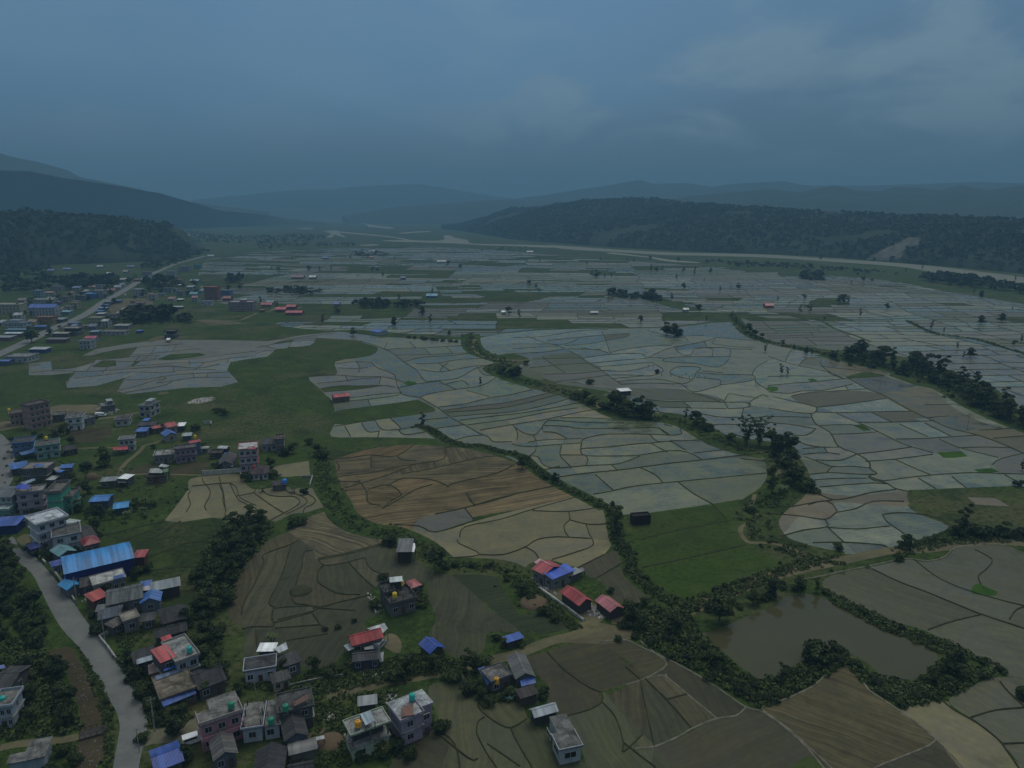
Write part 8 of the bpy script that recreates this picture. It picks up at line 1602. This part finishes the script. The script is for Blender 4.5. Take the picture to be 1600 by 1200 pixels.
for (p, ra, _), (q, rb, _) in zip(poles, poles[1:]):
 k = thing('power_line', next(WIRE), 'power line', (p.x, p.y, 0))
 for x in (-.8, .8):
  A_, B_ = Vector((x * math.cos(ra), x * math.sin(ra), 8.05)), Vector((q.x - p.x + x * math.cos(rb), q.y - p.y + x * math.sin(rb), 8.05))
  MB().tube([A_.lerp(B_, u) - Vector((0, 0, 1.1 * 4 * u * (1 - u))) for u in [i / 8 for i in range(9)]], .018, 4).build('cable', WM, k)
for px, lb, s in ((z3((475, 700))[0], 'thin bare post behind the white twin house', .7), (z3((622, 660))[0], 'thin bare post beside the dark unfinished building', .7), (z2((1025, 1060))[0], 'leaning dark pole at the road junction beside the royal blue roof', .7), (ZE([(398, 460)])[0], 'pole standing in the clear flooded field by the grove', .9), (ZE([(1128, 800)])[0], 'pole standing in the muddy fields below the grove', .9)): pole(px, lb, .2, s)
# a van and a small truck
def vehicle(px, lb, cat, rz, body, L_=4.4, W_=1.75, cargo=None):
 p = P(*px); r = thing('parked_' + cat, lb, cat, (p.x, p.y, 0), rz)
 bm_ = plain(body, .3, .5, 'car_paint'); m = MB()
 pr = [(-L_ / 2, .35), (L_ / 2, .35), (L_ / 2, .95), (L_ * .36, 1.1), (L_ * .20, 1.85), (-L_ / 2 + .1, 1.9), (-L_ / 2, 1.2)] if not cargo else [(L_ * .12, .4), (L_ / 2, .4), (L_ / 2, 1.1), (L_ * .42, 1.25), (L_ * .34, 2.0), (L_ * .12, 2.0)]
 n = len(pr); m.v = [(x, -W_ / 2, z) for x, z in pr] + [(x, W_ / 2, z) for x, z in pr]
 m.f = [tuple(range(n)), tuple(range(2 * n - 1, n - 1, -1))] + [(i, n + i, n + (i + 1) % n, (i + 1) % n) for i in range(n)]
 m.build('body', bm_, r)
 if cargo: MB().box(-L_ / 2, L_ * .10, -W_ / 2 - .05, W_ / 2 + .05, .55, 2.3).build('cargo_box', plain(cargo, .45, .4, 'cargo_paint'), r)
 gm = glass(); x0, x1 = (L_ * .37, L_ * .21) if not cargo else (L_ * .425, L_ * .345); z0, z1 = (1.15, 1.78) if not cargo else (1.3, 1.95)
 MB().slab([(x0 + .02, -W_ * .42, z0), (x0 + .02, W_ * .42, z0), (x1 + .02, W_ * .42, z1), (x1 + .02, -W_ * .42, z1)], .01).build('windscreen', gm, r)
 for s in (-1, 1): MB().box(-L_ * .42 if not cargo else L_ * .15, L_ * .16 if not cargo else L_ * .33, s * W_ / 2 - .012, s * W_ / 2 + .012, 1.25, 1.72).build('side_window', gm, r)
 tm = plain((.02, .02, .02), .8, .2, 'tyre_rubber')
 for x in (-L_ * .3, L_ * .32):
  for s in (-1, 1):
   w_ = MB().lathe([(.34, -.1), (.36, -.05), (.36, .05), (.34, .1)], 14).build('wheel', tm, r); w_.location = (x, s * (W_ / 2 - .08), .36); w_.rotation_euler = (math.pi / 2, 0, 0)
   h_ = MB().lathe([(.2, -.105), (.2, .105)], 10).build('rim', plain((.3, .3, .3), .4, .5, 'rim_metal'), w_)
vehicle(q600((945, 305))[0], 'white box truck parked on the dirt road beside the grey block house', 'truck', .25, (.55, .57, .60), 5.2, 2.0, (.62, .64, .66))
vehicle(z2((1425, 985))[0], 'white van parked on the gravel lane against the pink house', 'van', .55, (.60, .62, .64))
vehicle(z3((1385, 285))[0], 'pale silver car in the yard right of the long red gable roof', 'car', 1.2, (.30, .32, .34), 3.9, 1.65)
for px, lb, c, rz in ((q140((370, 868))[0], 'pale van on the straight road beside the grey roofed shop', (.5, .5, .5), 1.8), (q140((560, 820))[0], 'white car on the straight road before the white three storey house', (.6, .6, .62), 1.8), (q140((755, 660))[0], 'dark car on the straight road near the blue kiosk', (.06, .06, .08), 1.8), (q440((930, 712))[0], 'dark car on the near stretch of the straight road', (.04, .04, .05), 1.8)): vehicle(px, lb, 'car' if 'van' not in lb else 'van', rz, c)
# rice planters out in the flooded fields
def worker_mesh(kind):
 V = [(0, 0, .85), (0, 0, 1.05), (.0, .18 if kind else .0, 1.3), (.0, .42 if kind else .02, 1.45), (0, .52 if kind else .03, 1.5), (0, .62 if kind else .05, 1.58), (-.1, 0, .82), (-.13, .02, .45), (-.14, -.02, .05), (.1, 0, .82), (.13, .04, .45), (.15, .02, .05), (-.19, .38 if kind else 0, 1.42), (-.24, .50 if kind else .05, 1.12), (-.2, .62 if kind else .16, .80), (.19, .38 if kind else 0, 1.42), (.24, .52 if kind else .05, 1.12), (.2, .66 if kind else .16, .80), (-.14, .1, .02), (.15, .14, .02)]
 E = [(0, 1), (1, 2), (2, 3), (3, 4), (4, 5), (0, 6), (6, 7), (7, 8), (0, 9), (9, 10), (10, 11), (3, 12), (12, 13), (13, 14), (3, 15), (15, 16), (16, 17), (8, 18), (11, 19)]
 rad = [.15, .14, .16, .13, .06, .11, .10, .075, .055, .10, .075, .055, .07, .05, .04, .07, .05, .04, .04, .04]
 me = bpy.data.meshes.new('person'); me.from_pydata(V, E, []); o = bpy.data.objects.new('person', me); COL.objects.link(o)
 sk = o.modifiers.new('skin', 'SKIN'); o.modifiers.new('sub', 'SUBSURF').levels = 1
 for i, v in enumerate(me.skin_vertices[0].data): v.radius = (rad[i], rad[i]); v.use_root = i == 0
 dg = bpy.context.evaluated_depsgraph_get(); out = bpy.data.meshes.new_from_object(o.evaluated_get(dg)); bpy.data.objects.remove(o)
 out.materials.append(plain((.05, .05, .07), .8, .2, 'work_clothes')); return out
wk = [worker_mesh(0), worker_mesh(1)]
hat = MB().lathe([(.24, 0), (.14, .10), (.03, .17)], 12).mesh('straw_hat', plain((.24, .19, .10), .8, .2, 'straw')); shirts = [(.25, .05, .05), (.06, .09, .3), (.3, .28, .25), (.05, .05, .06)]
def shirt(c):
 return MB().lathe([(.19, .86), (.20, 1.0), (.21, 1.25), (.17, 1.42)], 10).mesh('shirt', plain(c, .8, .2, 'cotton_cloth'))
shm = [shirt(c) for c in shirts]
for i, (x, y) in enumerate([(935, 352), (995, 355), (1048, 360), (1062, 356), (1088, 345), (1110, 365), (1165, 352), (1205, 366), (1128, 362), (852, 292), (870, 292), (885, 295)]):
 p = P(*ZC([(x, y)])[0]); b_ = i % 3 == 1
 o = link('person', wk[1 if b_ else 0], None, (p.x, p.y, 0), i * 1.7, 1.05)
 far = i > 8
 tag(o, 'farm worker standing in the group on the bund above the lone bush' if far else 'farm worker planting rice in the flooded field right of the lone bush', 'person', 'workers on the bund' if far else 'workers planting rice')
 h_ = link('hat', hat, o, (0, .62 if b_ else .05, 1.64))
 if not b_: link('shirt', shm[i % 4], o)
# haystack, mound, stacked straw
def mound(px, rad, hgt, name, lb, cat, mat):
 p = P(*px); rr = random.Random(int(px[0])); m = MB(); n = 20
 for j, (r_, z) in enumerate(((1, -.1), (.95, .25), (.75, .62), (.45, .9), (.12, 1.0))):
  for i in range(n): an = 2 * math.pi * i / n; q = r_ * rad * (1 + .1 * mnoise.noise(Vector((math.cos(an) * 1.5, math.sin(an) * 1.5, j + px[0])))); m.v.append((q * math.cos(an), q * math.sin(an), z * hgt))
 for j in range(4):
  for i in range(n): a = j * n + i; b = j * n + (i + 1) % n; m.f.append((a, b, b + n, a + n))
 m.f.append(tuple(4 * n + i for i in range(n)))
 o = m.build(name, mat, None, True, (p.x, p.y, 0)); return tag(o, lb, cat)
ST = NT('straw_heap'); n1 = ST.noise(ST.obj(), 2.5, 5, .7); ST.bump(n1, .6, .15); STRAW = ST.out(ST.mix(n1, (.05, .035, .025), (.15, .11, .07)), .95, .1)
mound(q600((865, 885))[0], 2.6, 2.4, 'haystack', 'brown rounded haystack in the meadow below the footpath', 'haystack', STRAW)
mound(z5_ if False else Z5([(612, 958)])[0], 3.4, .9, 'earth_mound', 'round weedy mound in the ploughed field', 'mound', M_BUND['grass'])
mound(z6((722, 905))[0], 4.2, 1.4, 'straw_heap', 'brown heap of old straw opposite the farmyard', 'heap', STRAW)
mound(z3((1010, 985))[0], 3.0, 1.0, 'straw_heap', 'brown straw heap right of the barrel roofed shed', 'heap', STRAW)
# rubble, stones and litter
rb = np.random.default_rng(17); VV, FF, CC = [], [], []
def stones(px, n, lo, hi, light, seed):
 for x, y in scatter(px, n, .25, seed):
  s = rb.uniform(lo, hi, 3) * np.array([1, 1, .6]); k = len(VV); an = rb.uniform(0, 3)
  for dx, dy, dz in ((-1, -1, 0), (1, -1, 0), (1, 1, 0), (-1, 1, 0), (-.6, -.6, 1), (.6, -.6, 1), (.6, .6, 1), (-.6, .6, 1)):
   qx, qy = dx * s[0] / 2 * rb.uniform(.7, 1.2), dy * s[1] / 2 * rb.uniform(.7, 1.2); VV.append((x + qx * math.cos(an) - qy * math.sin(an), y + qx * math.sin(an) + qy * math.cos(an), dz * s[2] - .02))
  f = rb.uniform(*light)
  for q in ((4, 5, 6, 7), (0, 1, 5, 4), (1, 2, 6, 5), (2, 3, 7, 6), (3, 0, 4, 7)): FF.append([k + i for i in q]); CC.append((f, f, f, 1))
stones(Z2([(480, 380), (600, 420), (680, 640), (690, 860), (620, 900), (580, 700)]), 46, .15, .45, (.0, .22), 1)
stones(Z2([(570, 1000), (750, 960), (740, 1180), (560, 1200)]), 46, .15, .45, (.0, .25), 2)
stones(Z3([(1220, 450), (1420, 440), (1430, 520), (1250, 520)]), 80, .2, .6, (.4, 1), 3)
stones(z6((700, 700), (860, 780), (900, 850), (760, 790)), 60, .2, .6, (.3, 1), 4); stones(z6((960, 830), (1180, 930), (1240, 1020), (1120, 1000)), 110, .2, .9, (.0, 1), 5)
stones(Z2([(920, 480), (960, 500), (1030, 600), (1000, 620)]), 40, .2, .7, (.3, 1), 6); stones(Z3([(940, 770), (1060, 760), (1060, 830), (950, 830)]), 26, .2, .6, (.6, 1), 7)
stones(Z3([(1400, 620), (1500, 610), (1500, 720), (1410, 700)]), 50, .2, .6, (.3, 1), 8); stones(z1((560, 900), (640, 930), (680, 1176), (560, 1100)), 50, .2, .7, (.1, .8), 9); stones(z5_pts if False else Z5([(1080, 960), (1150, 980), (1230, 1100), (1170, 1130)]), 40, .2, .7, (.3, 1), 10)
stones(ZA([(1170, 520), (1220, 495), (1330, 485), (1320, 505), (1240, 522)]), 120, .4, 1.1, (.4, 1), 11); stones(ZA([(600, 560), (640, 540), (760, 560), (700, 600)]), 60, .3, .9, (.2, .9), 12)
RM = NT('stones_and_litter'); a = RM.node('ShaderNodeAttribute'); a.attribute_name = 'stone_tone'
rsp = RM.node('ShaderNodeSeparateColor'); RM.l.new(a.outputs['Color'], rsp.inputs[0])
stuff(link('rubble', np_mesh('rubble', np.array(VV), np.array(FF), RM.out(RM.mix(rsp.outputs[0], (.05, .045, .04), (.42, .41, .40)), .9, .2), {'stone_tone': CC})))
for lb, os_ in _labels.items():
 if len(os_) > 1 and len({g for _, g in os_}) > 1 or (len(os_) > 1 and os_[0][1] is None): print('LABEL SHARED', lb, os_[:3])
 if not 4 <= len(lb.split()) <= 16: print('LABEL LENGTH', lb)
